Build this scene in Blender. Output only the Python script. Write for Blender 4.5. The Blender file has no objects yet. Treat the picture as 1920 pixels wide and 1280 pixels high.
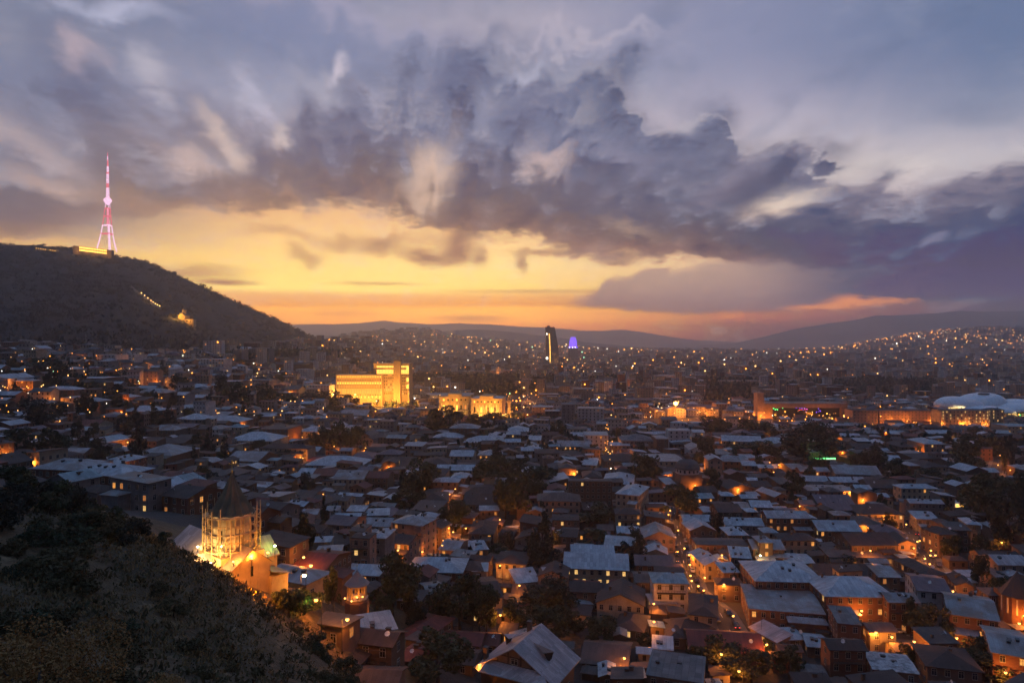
import bpy, bmesh, math, random
import numpy as np
from mathutils import Vector, Matrix
R = math.radians
random.seed(7)
scene = bpy.context.scene
COL = scene.collection

# ---------------------------------------------------------------- camera
CZ = 90.0
F = 1280.0
cam_data = bpy.data.cameras.new('camera')
cam_data.lens = 24.0
cam_data.sensor_width = 36.0
cam_data.clip_start = 0.5
cam_data.clip_end = 90000.0
cam = bpy.data.objects.new('camera', cam_data)
cam.location = (0, 0, CZ)
cam.rotation_euler = (R(90), 0, 0)
COL.objects.link(cam)
scene.camera = cam

def P(px, py, Y):
    """world point at depth Y that the surveyed bearing (px, py) points to"""
    return ((px - 960) / F * Y, Y, CZ - (py - 640) / F * Y)

# ---------------------------------------------------------------- render set-up
scene.render.engine = 'CYCLES'
scene.view_settings.view_transform = 'Standard'
scene.view_settings.look = 'None'
scene.view_settings.exposure = 0.0
scene.view_settings.gamma = 1.0
cy = scene.cycles
cy.use_denoising = True
try:
    cy.denoiser = 'OPENIMAGEDENOISE'
    cy.denoising_input_passes = 'RGB_ALBEDO_NORMAL'
except Exception:
    pass
cy.max_bounces = 5
cy.diffuse_bounces = 2
cy.glossy_bounces = 2
cy.transmission_bounces = 2
cy.volume_bounces = 2
cy.transparent_max_bounces = 6
cy.sample_clamp_indirect = 4.0
cy.use_light_tree = True
cy.use_adaptive_sampling = True
cy.adaptive_threshold = 0.045
cy.adaptive_min_samples = 20

# ---------------------------------------------------------------- colours
def lin(c):
    c = c / 255.0
    return c / 12.92 if c <= 0.04045 else ((c + 0.055) / 1.055) ** 2.4
def rgb(r, g, b, k=1.0):
    return (lin(r) * k, lin(g) * k, lin(b) * k, 1.0)

# ---------------------------------------------------------------- node helpers
class G:
    """a small wrapper that writes maths as shader nodes"""
    def __init__(s, nt):
        s.nt = nt
        s.n = nt.nodes
        s.l = nt.links
    def put(s, sock, v):
        if hasattr(v, 'is_output'):
            s.l.new(v, sock)
        else:
            sock.default_value = v
    def m(s, op, a, b=0.0, c=0.0, clamp=False):
        x = s.n.new('ShaderNodeMath'); x.operation = op; x.use_clamp = clamp
        s.put(x.inputs[0], a); s.put(x.inputs[1], b); s.put(x.inputs[2], c)
        return x.outputs[0]
    def add(s, a, b): return s.m('ADD', a, b)
    def sub(s, a, b): return s.m('SUBTRACT', a, b)
    def mul(s, a, b): return s.m('MULTIPLY', a, b)
    def div(s, a, b): return s.m('DIVIDE', a, b)
    def mad(s, a, b, c): return s.m('MULTIPLY_ADD', a, b, c)
    def ss(s, v, a, b, lo=0.0, hi=1.0, kind='SMOOTHSTEP'):
        x = s.n.new('ShaderNodeMapRange'); x.interpolation_type = kind
        s.put(x.inputs[0], v); s.put(x.inputs[1], a); s.put(x.inputs[2], b)
        s.put(x.inputs[3], lo); s.put(x.inputs[4], hi)
        return x.outputs[0]
    def xyz(s, x, y, z=0.0):
        c = s.n.new('ShaderNodeCombineXYZ')
        s.put(c.inputs[0], x); s.put(c.inputs[1], y); s.put(c.inputs[2], z)
        return c.outputs[0]
    def vm(s, op, a, b=None, scale=None):
        x = s.n.new('ShaderNodeVectorMath'); x.operation = op
        s.put(x.inputs[0], a)
        if b is not None: s.put(x.inputs[1], b)
        if scale is not None: s.put(x.inputs[3], scale)
        return x.outputs['Value'] if op in ('LENGTH', 'DOT_PRODUCT', 'DISTANCE') else x.outputs[0]
    def noise(s, vec, scale, detail=3.0, rough=0.5, dist=0.0, dim='3D', color=False):
        x = s.n.new('ShaderNodeTexNoise'); x.noise_dimensions = dim
        s.put(x.inputs['Vector'], vec)
        x.inputs['Scale'].default_value = scale
        x.inputs['Detail'].default_value = detail
        x.inputs['Roughness'].default_value = rough
        x.inputs['Distortion'].default_value = dist
        return x.outputs['Color' if color else 'Fac']
    def mix(s, f, a, b, blend='MIX'):
        x = s.n.new('ShaderNodeMix'); x.data_type = 'RGBA'; x.blend_type = blend
        s.put(x.inputs[0], f); s.put(x.inputs[6], a); s.put(x.inputs[7], b)
        return x.outputs[2]
    def ramp(s, fac, stops, interp='LINEAR'):
        x = s.n.new('ShaderNodeValToRGB'); e = x.color_ramp; e.interpolation = interp
        stops = sorted(stops, key=lambda q: q[0])
        while len(e.elements) > 1: e.elements.remove(e.elements[-1])
        e.elements[0].position = stops[0][0]; e.elements[0].color = stops[0][1]
        for p, c in stops[1:]:
            k = e.elements.new(min(max(p, 0), 1)); k.color = c
        s.put(x.inputs[0], fac)
        return x.outputs[0]
    def curve(s, v, pts):
        x = s.n.new('ShaderNodeFloatCurve'); c = x.mapping.curves[0]
        pts = sorted(pts)
        c.points[0].location = pts[0]; c.points[1].location = pts[-1]
        for p in pts[1:-1]: c.points.new(*p)
        x.mapping.update()
        s.put(x.inputs[1], v)
        return x.outputs[0]

# ---------------------------------------------------------------- sky (world)
SUN_AZ, SUN_EL = -9.0, 1.5
HAZE = 0.00014
def make_world():
    w = bpy.data.worlds.new('World'); scene.world = w; w.use_nodes = True
    nt = w.node_tree; nt.nodes.clear(); g = G(nt)
    out = nt.nodes.new('ShaderNodeOutputWorld'); bg = nt.nodes.new('ShaderNodeBackground')
    nt.links.new(bg.outputs[0], out.inputs[0])
    tc = nt.nodes.new('ShaderNodeTexCoord')
    sep = nt.nodes.new('ShaderNodeSeparateXYZ'); nt.links.new(tc.outputs['Generated'], sep.inputs[0])
    X, Y, Z = sep.outputs
    az = g.mul(g.m('ARCTAN2', X, Y), 180 / math.pi)
    el = g.mul(g.m('ARCSINE', Z), 180 / math.pi)
    def A(px): return math.degrees(math.atan((px - 960) / F))
    def EL(px, py): return math.degrees(math.atan((640 - py) / math.hypot(F, px - 960)))
    # streaks: the clouds are drawn out along lines that fan away from the sunset
    vx, vy = A(800), -6.0
    dx = g.sub(az, vx); dy = g.sub(el, vy)
    th = g.m('ARCTAN2', dx, dy)
    rr = g.m('SQRT', g.add(g.mul(dx, dx), g.mul(dy, dy)))
    lr = g.m('LOGARITHM', g.add(rr, 3.0), 2.718)
    pol = g.xyz(g.mul(th, 4.2), g.mul(lr, 2.6), 0.0)
    st = g.noise(pol, 2.0, 4.0, 0.5, 0.5)                 # streaky
    ae = g.xyz(g.mul(az, 0.1), g.mul(el, 0.14), 3.3)
    nz = g.noise(ae, 1.5, 6.0, 0.55, 0.6)                  # billows
    nfine = g.noise(g.xyz(g.mul(az, 0.1), g.mul(el, 0.25), 7.7), 5.0, 5.0, 0.6, 0.3)
    up = g.ss(el, 6.0, 14.0)                               # streaks only high up
    st0 = g.sub(st, 0.5); nz0 = g.sub(nz, 0.5); nf0 = g.sub(nfine, 0.5)
    # warped bearings
    wr = g.mad(g.mul(st0, up), 9.0, g.mul(nz0, g.ss(el, 1.5, 8.0, 0.6, 3.6)))      # radial push in degrees
    ir = g.div(1.0, g.add(rr, 1.0))
    fk = g.ss(az, A(700), A(1300), 1.5, 2.6)
    az2 = g.add(g.mad(g.mul(dx, ir), wr, az), g.mul(nf0, fk))
    el2 = g.add(g.mad(g.mul(dy, ir), wr, el), g.mul(g.mul(nf0, fk), g.ss(el, 0.5, 8.0, 0.25, 0.8)))
    # soft bearings for the clear sky behind
    az1 = g.mad(nz0, 4.0, az); el1 = g.add(g.mad(g.mul(nf0, g.ss(el, 2.0, 9.0)), 1.3, el), g.mul(g.mul(st0, up), 3.0))
    # clear sky: elevation ramps at five bearings
    ELM = 32.0
    def vr(px, rows, e):
        return g.ramp(g.div(e, ELM), [(max(EL(px, py), 0) / ELM, rgb(*c)) for py, c in rows])
    cols = [
        (60, [(0,(122,124,148)),(60,(130,128,148)),(150,(128,128,152)),(240,(152,140,150)),(330,(140,128,138)),(410,(128,116,124)),(435,(165,138,122)),(455,(215,170,120)),(520,(250,190,100)),(600,(235,150,60)),(640,(190,120,80))]),
        (500, [(0,(134,133,158)),(80,(126,128,154)),(170,(150,148,170)),(260,(170,155,165)),(340,(190,160,150)),(400,(232,178,125)),(450,(250,200,130)),(500,(253,212,125)),(540,(252,218,125)),(552,(225,168,112)),(572,(222,150,88)),(578,(254,172,55)),(600,(255,166,40)),(640,(205,125,50))]),
        (960, [(0,(156,150,168)),(40,(174,162,176)),(85,(160,152,170)),(150,(150,146,164)),(250,(190,170,172)),(350,(215,180,160)),(420,(240,190,135)),(460,(250,203,138)),(500,(254,218,140)),(545,(254,208,115)),(555,(232,170,100)),(571,(226,152,82)),(577,(255,180,48)),(597,(255,174,44)),(610,(236,148,56)),(640,(190,118,58))]),
        (1400, [(0,(138,138,165)),(100,(146,143,168)),(190,(178,166,182)),(270,(202,186,192)),(340,(215,195,185)),(420,(220,185,160)),(500,(215,170,140)),(560,(165,126,108)),(580,(182,120,84)),(594,(186,116,74)),(608,(150,106,84)),(640,(125,92,84))]),
        (1850, [(0,(112,120,150)),(100,(116,122,150)),(190,(142,140,160)),(260,(182,170,178)),(300,(205,190,190)),(350,(190,172,178)),(450,(150,135,148)),(545,(104,94,102)),(566,(118,98,98)),(580,(112,92,95)),(640,(95,80,86))]),
    ]
    base = vr(*cols[0], el1); prev = cols[0][0]
    for px, rows in cols[1:]:
        f = g.ss(az1, A(prev), A(px), kind='LINEAR')
        base = g.mix(f, base, vr(px, rows, el1)); prev = px
    c = base
    # broad soft brightness of the thin high cloud
    c = g.mix(g.ss(g.mad(st0, 0.6, g.mul(nf0, 0.7)), -0.05, 0.3, 0.0, 0.22), c, rgb(196, 186, 190))
    c = g.mix(g.mul(g.ss(g.add(nz0, g.mul(st0, 0.4)), 0.0, 0.25, 0.0, 0.35), g.ss(el, 11, 15)), c, rgb(104, 108, 132))
    def blob(px, py, sx, sy, rot=0.0, warp=True, soft=0.0):
        """0..1 bump: half-width sx and half-height sy in photo-scale units (~0.045 deg)"""
        k = 0.0448
        u = g.sub(az2 if warp else az1, A(px)); v = g.sub(el2 if warp else el1, EL(px, py))
        ca, sa = math.cos(R(rot)), math.sin(R(rot))
        p = g.mad(u, ca / (sx * k), g.mul(v, sa / (sx * k)))
        q = g.mad(u, -sa / (sy * k), g.mul(v, ca / (sy * k)))
        d = g.add(g.mul(p, p), g.mul(q, q))
        t = g.m('SUBTRACT', 1.0, g.mul(d, 0.5), clamp=True)
        return g.mul(t, g.mul(t, t))
    # ---- thin strips of cloud in the glow
    for px, py, sx, sy, k in [(860,462,34,20,.75),(905,475,14,16,.6),(800,474,52,13,.8),(712,457,34,15,.65),(640,452,34,12,.45),(575,478,26,12,.45),
                              (982,488,11,17,.6),(1030,474,60,5,.55),(1165,491,24,7,.6),(1180,478,60,8,.4),(420,529,52,4,.7),(355,511,80,9,.5),(880,597,60,5,.45),(1000,546,160,3,.35),
                              (700,532,60,3,.4),(640,587,50,6,.25),(540,440,60,10,.3),(760,440,120,10,.3)]:
        c = g.mix(g.mul(blob(px, py, sx * 1.35, sy * 1.7, warp=(sy > 6)), min(1.0, k * 1.35)), c, rgb(150, 110, 94))
    # ---- main cloud mass: lower and upper outline as curves over bearing
    a0, a1 = -46.0, 46.0
    an = g.ss(az2, a0, a1, kind='LINEAR')
    def outline(pts):
        return g.mul(g.curve(an, [((A(px) - a0) / (a1 - a0), EL(px, py) / ELM) for px, py in pts]), ELM)
    bot = outline([(-60,445),(0,445),(110,432),(220,415),(320,408),(430,388),(520,400),(620,392),(700,395),(780,420),(860,440),(940,442),(1000,450),(1080,470),(1160,482),(1260,492),(1360,505),(1480,528),(1600,552),(1740,562),(1860,566),(2010,566)])
    top = outline([(-60,150),(0,165),(130,105),(260,175),(420,215),(560,180),(680,120),(780,112),(860,78),(940,95),(1010,128),(1090,120),(1150,150),(1200,215),(1250,238),(1320,205),(1390,285),(1450,270),(1520,262),(1560,320),(1600,338),(1650,322),(1710,345),(1780,318),(1860,300),(2010,290)])
    sharp = g.ss(az, A(850), A(1200), 4.0, 1.5)
    mtop = g.ss(g.sub(top, el2), g.mul(sharp, -0.6), sharp)
    elb = g.add(g.mad(nz0, 3.2, el), g.mul(nf0, 2.4))
    mbot = g.ss(g.sub(elb, bot), -0.45, 0.75)
    mask = g.mul(mtop, mbot)
    for px, py, sx, sy, rot, k in [(900,95,90,30,38,.9),(1160,140,80,30,32,.95),(1200,240,60,30,12,.8),(1345,215,45,45,60,.8),(1490,300,90,45,12,.95),(120,140,60,45,-50,.5)]:
        mask = g.m('MAXIMUM', mask, g.mul(blob(px, py, sx, sy, rot), k))
    # openings in the mass
    for px, py, sx, sy, rot, k in [(1470,378,75,20,14,.95),(1020,300,40,45,80,.6),(810,330,55,32,40,.75),(430,280,55,26,-55,.5),(350,300,50,26,-20,.5),(90,330,95,24,-14,.55),(40,250,100,30,-28,.45),
                                   (520,265,30,26,60,.5),(1790,440,45,20,20,.2),(560,370,50,16,10,.2),(1180,430,60,16,-20,.25)]:
        mask = g.mul(mask, g.mad(blob(px, py, sx * 1.15, sy * 1.2, rot), -k, 1.0))
    leftthin = g.ss(az, A(150), A(800), 0.62, 1.0)
    # cloud colour
    hi = g.ss(g.sub(el2, bot), 0.0, 9.0)
    ccl = g.ramp(hi, [(0, rgb(138,104,94)), (.10, rgb(112,90,88)), (.3, rgb(98,88,98)), (.6, rgb(103,98,116)), (1, rgb(116,116,140))])
    ccr = g.ramp(hi, [(0, rgb(110,96,100)), (.18, rgb(80,75,88)), (.45, rgb(84,77,93)), (.75, rgb(112,99,111)), (1, rgb(134,118,128))])
    cc = g.mix(g.ss(az, A(1250), A(1750)), ccl, ccr)
    nmid = g.sub(g.noise(g.xyz(g.mul(az2, 0.1), g.mul(el2, 0.16), 1.7), 3.4, 5.0, 0.55, 0.25), 0.5)
    v = g.add(g.mul(st0, g.mul(up, 1.5)), g.add(g.mad(nz0, 1.4, g.mul(nf0, 1.1)), g.mul(nmid, 1.9)))
    cc = g.mix(g.ss(v, 0.0, 0.62, 0.0, 0.75), cc, g.mix(g.ss(hi, 0.0, 0.35), rgb(166, 132, 118), rgb(160, 152, 164)))
    cc = g.mix(g.ss(v, 0.05, -0.5, 0.0, 0.85), cc, g.mix(g.ss(hi, 0.0, 0.3), rgb(86, 70, 78), rgb(78, 76, 100)))
    c = g.mix(g.mul(mask, leftthin), c, cc)
    # pale rim where the upper edge catches the last light
    rim = g.mul(g.mul(g.ss(mtop, 0.05, 0.45), g.ss(mtop, 0.9, 0.5)), g.mul(g.ss(az, A(820), A(1250)), 0.18))
    c = g.mix(rim, c, rgb(226, 208, 206))
    # ---- low bank on the right of the glow
    an3 = an
    b2 = outline([(-60,620),(1040,575),(1120,578),(1200,583),(1300,588),(1400,587),(1500,578),(1560,572),(1650,560),(2010,550)])
    t2 = outline([(-60,620),(1040,572),(1085,553),(1110,548),(1135,522),(1180,516),(1220,500),(1262,506),(1300,500),(1420,490),(1560,500),(1700,500),(2010,490)])
    m2 = g.mul(g.ss(g.sub(t2, el2), -0.25, 0.5), g.ss(g.sub(el2, b2), -0.25, 0.35))
    m2 = g.mul(m2, g.ss(az, A(1040), A(1120)))
    c2 = g.ramp(g.ss(g.sub(el2, b2), 0.0, 3.6, kind='LINEAR'), [(0, rgb(134,108,106)), (.5, rgb(158,130,122)), (1, rgb(176,146,130))])
    c2 = g.mix(g.ss(az, A(1380), A(1700)), c2, rgb(106, 95, 104))
    c = g.mix(g.mul(m2, 0.92), c, c2)
    # ---- dark and pale touches
    for px, py, sx, sy, rot, k, col in [
        (140,140,80,40,-50,.55,(96,96,122)),(350,340,130,40,-8,.4,(100,92,108)),(470,290,60,35,-60,.45,(98,94,116)),(640,260,120,70,30,.3,(104,102,128)),(860,150,55,75,70,.5,(96,96,124)),
        (1000,210,80,60,70,.3,(100,100,128)),(1180,330,130,70,20,.35,(100,94,114)),(1060,370,150,45,0,.35,(96,88,102)),(1330,300,90,60,40,.35,(104,96,112)),(640,360,160,28,4,.4,(104,92,104)),(880,400,120,26,-4,.4,(108,92,98)),
        (1850,450,170,55,4,.5,(74,72,98)),(1600,470,160,40,6,.35,(88,82,104)),(1800,520,200,26,2,.4,(78,76,98)),(1700,100,330,80,0,.3,(108,114,144)),(1300,40,200,26,-6,.35,(128,128,156)),(1150,190,60,60,40,.4,(92,88,108)),(1420,350,120,40,10,.4,(92,82,96)),(60,390,170,26,0,.35,(112,104,116)),(600,70,220,55,-4,.4,(122,128,162)),(30,120,50,90,0,.3,(118,120,144)),
        (145,97,40,26,-30,.6,(205,178,182)),(292,148,46,22,-38,.65,(200,188,196)),(482,190,46,17,-44,.6,(200,190,206)),(596,150,44,38,20,.55,(172,165,178)),(634,128,17,26,-15,.75,(212,196,206)),(985,140,44,18,20,.55,(196,190,208)),
        (430,275,44,18,-50,.6,(228,198,182)),(352,298,48,20,-15,.6,(214,184,176)),(800,310,66,36,45,.5,(226,192,172)),(800,365,60,30,35,.45,(228,190,166)),(1025,300,32,40,80,.5,(206,176,172)),(525,258,14,26,20,.6,(222,198,188)),
        (85,343,70,14,-14,.55,(206,172,158)),(30,255,110,16,-28,.5,(196,172,170)),(205,10,90,18,0,.6,(205,200,222)),(640,25,260,20,-6,.4,(178,166,186)),(1100,75,150,12,3,.4,(205,188,196)),(1480,378,60,12,12,.5,(250,222,196)),(1755,445,20,10,15,.45,(150,140,158)),
        (700,175,30,16,-30,.4,(190,182,198)),(905,205,26,30,80,.35,(180,176,196)),(1170,300,60,16,-35,.3,(150,138,156)),(1380,330,70,26,40,.3,(146,130,142))]:
        c = g.mix(g.mul(blob(px, py, sx * 1.25, sy * 1.25, rot), k * (0.88 if sum(col) > 480 else 1.15)), c, rgb(*col))
    # sunset break near the right-hand mountains
    for px, py, sx, sy, k in [(1535,573,60,4,.6),(1590,566,40,10,.7),(1650,565,60,5,.6),(1370,590,30,6,.4)]:
        c = g.mix(g.mul(blob(px, py, sx, sy * 1.4), k), c, rgb(238, 150, 92))
    # ---- above and behind the frame: plain dusk cloud
    zen = g.ramp(g.div(el, 90.0), [(0, rgb(56,51,58)), (.15, rgb(56,57,72)), (.35, rgb(74,84,114)), (.6, rgb(110,132,176)), (1, rgb(128,156,206))])
    side = g.ss(g.m('ABSOLUTE', az), 46.0, 75.0)
    hi2 = g.ss(el, 27.0, 38.0)
    c = g.mix(g.m('MAXIMUM', side, hi2), c, zen)
    c = g.mix(g.ss(el, 0.0, -2.0), c, rgb(60, 48, 48))
    # cooler and greyer the higher up
    c = g.mix(g.ss(el, 5.0, 12.0), c, g.mix(1.0, c, (0.98, 1.02, 1.02, 1.0), 'MULTIPLY'))
    # the valley air (see haze) dims what is low in the sky: the sky itself is that much brighter
    path = g.m('MINIMUM', g.div(670.0, g.m('MAXIMUM', Z, 0.01)), 16300.0)
    T = g.m('EXPONENT', g.mul(path, -HAZE))
    c = g.vm('SUBTRACT', c, g.vm('SCALE', (0.21, 0.135, 0.115), scale=g.sub(1.0, T)))
    c = g.vm('SCALE', g.vm('MAXIMUM', c, (0.004, 0.004, 0.004)), scale=g.div(1.0, T))
    sky = nt.nodes.new('ShaderNodeTexSky'); sky.sky_type = 'NISHITA'; sky.sun_disc = False
    sky.sun_elevation = R(SUN_EL); sky.sun_rotation = R(SUN_AZ)
    sky.altitude = 500; sky.dust_density = 3.0
    c = g.mix(1.0, c, g.vm('SCALE', sky.outputs[0], scale=0.003), 'ADD')
    g.put(bg.inputs[0], c); bg.inputs[1].default_value = 1.0
    try:
        w.cycles.sampling_method = 'MANUAL'; w.cycles.sample_map_resolution = 512
    except Exception:
        pass
make_world()

sun_data = bpy.data.lights.new('sun', 'SUN')
sun_data.energy = 0.05; sun_data.angle = R(6); sun_data.color = (1.0, 0.62, 0.32)
sun = bpy.data.objects.new('sun', sun_data)
sun.rotation_euler = Vector((math.sin(R(SUN_AZ)) * -1, -math.cos(R(SUN_AZ)), -math.sin(R(SUN_EL + 3)))).to_track_quat('-Z', 'Y').to_euler()
COL.objects.link(sun)

# ---------------------------------------------------------------- terrain heights
_TP = np.array([
    (0,0,88.2),(-20,30,73),(0,30,71),(-33,55,63),(-75,60,71),(-60,20,82),(25,30,60),(55,60,34),(60,15,70),(100,0,60),(-100,-20,92),(0,-60,100),(100,-80,90),
    (-110,140,61),(-97,125,63),(-64,112,59.8),(-42,100,55.3),(-36,98,52.6),(-25,88,49.2),(-20,78,50),(-10,60,55),(-17,70,54),
    (-58,133,45),(-48,128,44.5),(-40,140,38),(-28,120,31),(-24,105,36),(-10,100,30),(0,80,40),(30,100,14),(3,150,5),(3,175,2),(20,130,6),(60,110,6),(100,100,6),(150,80,12),
    (-119,222,35.5),(-96,225,33.5),(-150,170,46),(-160,120,62),(-73,200,30),(-47,150,33),(-44,170,24),(-30,150,19),(-35,200,11),(-42,270,3),(-80,300,11),
    (-200,300,27),(-160,400,14),(-120,400,6),(-250,400,26),(-305,420,37),(-230,200,56),(-300,300,42),(-260,100,90),
    (0,250,0),(50,200,0),(0,350,0),(100,180,0),(100,300,0),(200,250,0),(200,400,0),(300,300,0),(150,150,1),(0,450,0),(120,450,0),(-60,400,1),(-60,340,2),
    (300,150,0),(400,300,0)], float)
def _tps_fit(p):
    n = len(p)
    d = np.hypot(p[:, None, 0] - p[None, :, 0], p[:, None, 1] - p[None, :, 1]) / 100.0
    K = np.where(d > 0, d * d * np.log(np.maximum(d, 1e-9)), 0.0) + np.eye(n) * 0.004
    Q = np.c_[np.ones(n), p[:, :2] / 100.0]
    A_ = np.zeros((n + 3, n + 3)); A_[:n, :n] = K; A_[:n, n:] = Q; A_[n:, :n] = Q.T
    return np.linalg.solve(A_, np.r_[p[:, 2], 0, 0, 0])
_TW = _tps_fit(_TP)
def _smooth(t):
    t = np.clip(t, 0, 1); return t * t * (3 - 2 * t)
def ground(x, y):
    """height of the ground, arrays or floats"""
    x = np.asarray(x, float); y = np.asarray(y, float); sh = np.broadcast(x, y).shape
    x, y = np.broadcast_to(x, sh).ravel(), np.broadcast_to(y, sh).ravel()
    s = (-x - 130 - 0.05 * np.maximum(y - 500, 0) + 0.5 * np.clip(450 - y, 0, 200)) / 380.0
    far = 76 * _smooth(s)
    # the far right-hand slope with its scattered lights
    sx = x - 0.42 * y
    far = far + 185 * _smooth((y - 2300) / 3600) * _smooth((sx - 0) / 1500.0) 
    # low rise behind the centre
    far = far + 130 * _smooth((y - 3600) / 2600) * np.exp(-((x + 0.10 * y) / 900.0) ** 2)
    near = np.zeros_like(far)
    k = _smooth((430 - np.hypot(x, y)) / 130.0) * (y > -200)
    idx = np.nonzero(k > 0)[0]
    for c in range(0, len(idx), 20000):
        i = idx[c:c + 20000]
        d = np.hypot(x[i, None] - _TP[None, :, 0], y[i, None] - _TP[None, :, 1]) / 100.0
        U = np.where(d > 0, d * d * np.log(np.maximum(d, 1e-9)), 0.0)
        near[i] = U @ _TW[:-3] + _TW[-3] + _TW[-2] * x[i] / 100 + _TW[-1] * y[i] / 100
    near = np.maximum(near, -1.0)
    h = far * (1 - k) + near * k
    return h.reshape(sh) if sh else float(h[0])
def on_ground(px, py, y0=60.0, y1=6000.0):
    """first point of the ground along a bearing"""
    ys = np.exp(np.linspace(math.log(y0), math.log(y1), 900))
    xs = (px - 960) / F * ys; zs = CZ - (py - 640) / F * ys
    g_ = ground(xs, ys)
    hit = np.nonzero(zs <= g_)[0]
    i = hit[0] if len(hit) else len(ys) - 1
    return float(xs[i]), float(ys[i]), float(g_[i])

# ---------------------------------------------------------------- materials
MATS = {}
def new_mat(name):
    m = bpy.data.materials.new(name); m.use_nodes = True
    nt = m.node_tree; nt.nodes.clear(); g = G(nt)
    o = nt.nodes.new('ShaderNodeOutputMaterial'); b = nt.nodes.new('ShaderNodeBsdfPrincipled')
    nt.links.new(b.outputs[0], o.inputs[0]); MATS[name] = m
    return m, g, b
def tex(g, which='Object'):
    return g.n.new('ShaderNodeTexCoord').outputs[which]
def rnd(g):
    a = g.n.new('ShaderNodeAttribute'); a.attribute_name = 'tone'
    return g.m('FRACT', g.add(g.n.new('ShaderNodeObjectInfo').outputs['Random'], a.outputs['Fac']))
def bump(g, b, h, strength=0.4, dist=0.05):
    x = g.n.new('ShaderNodeBump'); x.inputs['Strength'].default_value = strength; x.inputs['Distance'].default_value = dist
    g.put(x.inputs['Height'], h); g.l.new(x.outputs[0], b.inputs['Normal'])
def c4(c, k=1.0): return (c[0] * k, c[1] * k, c[2] * k, 1.0)

def wall_mat(name, c, var=0.45, dirt=0.5):
    m, g, b = new_mat(name)
    o = tex(g); r = rnd(g)
    off = g.vm('ADD', o, g.xyz(g.mul(r, 71.0), g.mul(r, 37.0), 0))
    n1 = g.noise(off, 0.35, 5, 0.6); n2 = g.noise(g.vm('MULTIPLY', off, (1.5, 1.5, 0.3)), 1.6, 4, 0.65)
    a = g.mix(g.ss(n1, 0.3, 0.7), c4(c, 1 - dirt * 0.6), c4(c, 1.12))
    a = g.mix(g.ss(n2, 0.52, 0.72, 0, 0.55), a, c4((c[0] * 0.45, c[1] * 0.42, c[2] * 0.40)))
    a = g.mix(g.mul(g.sub(r, 0.0), var), a, c4((c[0] * 0.62, c[1] * 0.52, c[2] * 0.46)))
    g.put(b.inputs['Base Color'], a); b.inputs['Roughness'].default_value = 0.9
    bump(g, b, g.noise(off, 6.0, 4, 0.6), 0.35, 0.04)
    return m
def brick_mat(name, c):
    m, g, b = new_mat(name)
    o = tex(g); r = rnd(g)
    sp = g.n.new('ShaderNodeSeparateXYZ'); g.l.new(o, sp.inputs[0])
    uv = g.xyz(g.add(sp.outputs[0], sp.outputs[1]), sp.outputs[2], 0)
    br = g.n.new('ShaderNodeTexBrick'); g.l.new(uv, br.inputs['Vector'])
    br.inputs['Scale'].default_value = 1.0; br.inputs['Brick Width'].default_value = 0.9; br.inputs['Row Height'].default_value = 0.32
    br.inputs['Mortar Size'].default_value = 0.03
    br.inputs['Color1'].default_value = c4(c); br.inputs['Color2'].default_value = c4(c, 0.7); br.inputs['Mortar'].default_value = c4((c[0] * .9, c[1] * 1.1, c[2] * 1.2))
    off = g.vm('ADD', o, g.xyz(g.mul(r, 51.0), 0, 0))
    a = g.mix(g.ss(g.noise(off, 0.4, 5, 0.65), 0.4, 0.72, 0, 0.6), br.outputs[0], c4(c, 0.45))
    a = g.mix(g.mul(r, 0.5), a, c4((c[0] * 0.75, c[1] * 0.6, c[2] * 0.5)))
    g.put(b.inputs['Base Color'], a); b.inputs['Roughness'].default_value = 0.92
    return m
wall_mat('plaster_pink', (0.34, 0.22, 0.165))
wall_mat('plaster_cream', (0.40, 0.32, 0.225))
wall_mat('plaster_grey', (0.21, 0.185, 0.175))
wall_mat('plaster_white', (0.52, 0.48, 0.46), 0.25)
wall_mat('plaster_brown', (0.17, 0.105, 0.075))
brick_mat('brick_red', (0.19, 0.085, 0.052))
brick_mat('brick_brown', (0.14, 0.085, 0.058))
wall_mat('timber_dark', (0.055, 0.034, 0.024), 0.3)
wall_mat('stone_yellow', (0.42, 0.30, 0.17), 0.15, 0.35)
wall_mat('stone_pale', (0.46, 0.40, 0.33), 0.2, 0.3)
wall_mat('stone_dark', (0.13, 0.115, 0.075), 0.2, 0.4)
wall_mat('concrete', (0.24, 0.22, 0.21), 0.3)

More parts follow.
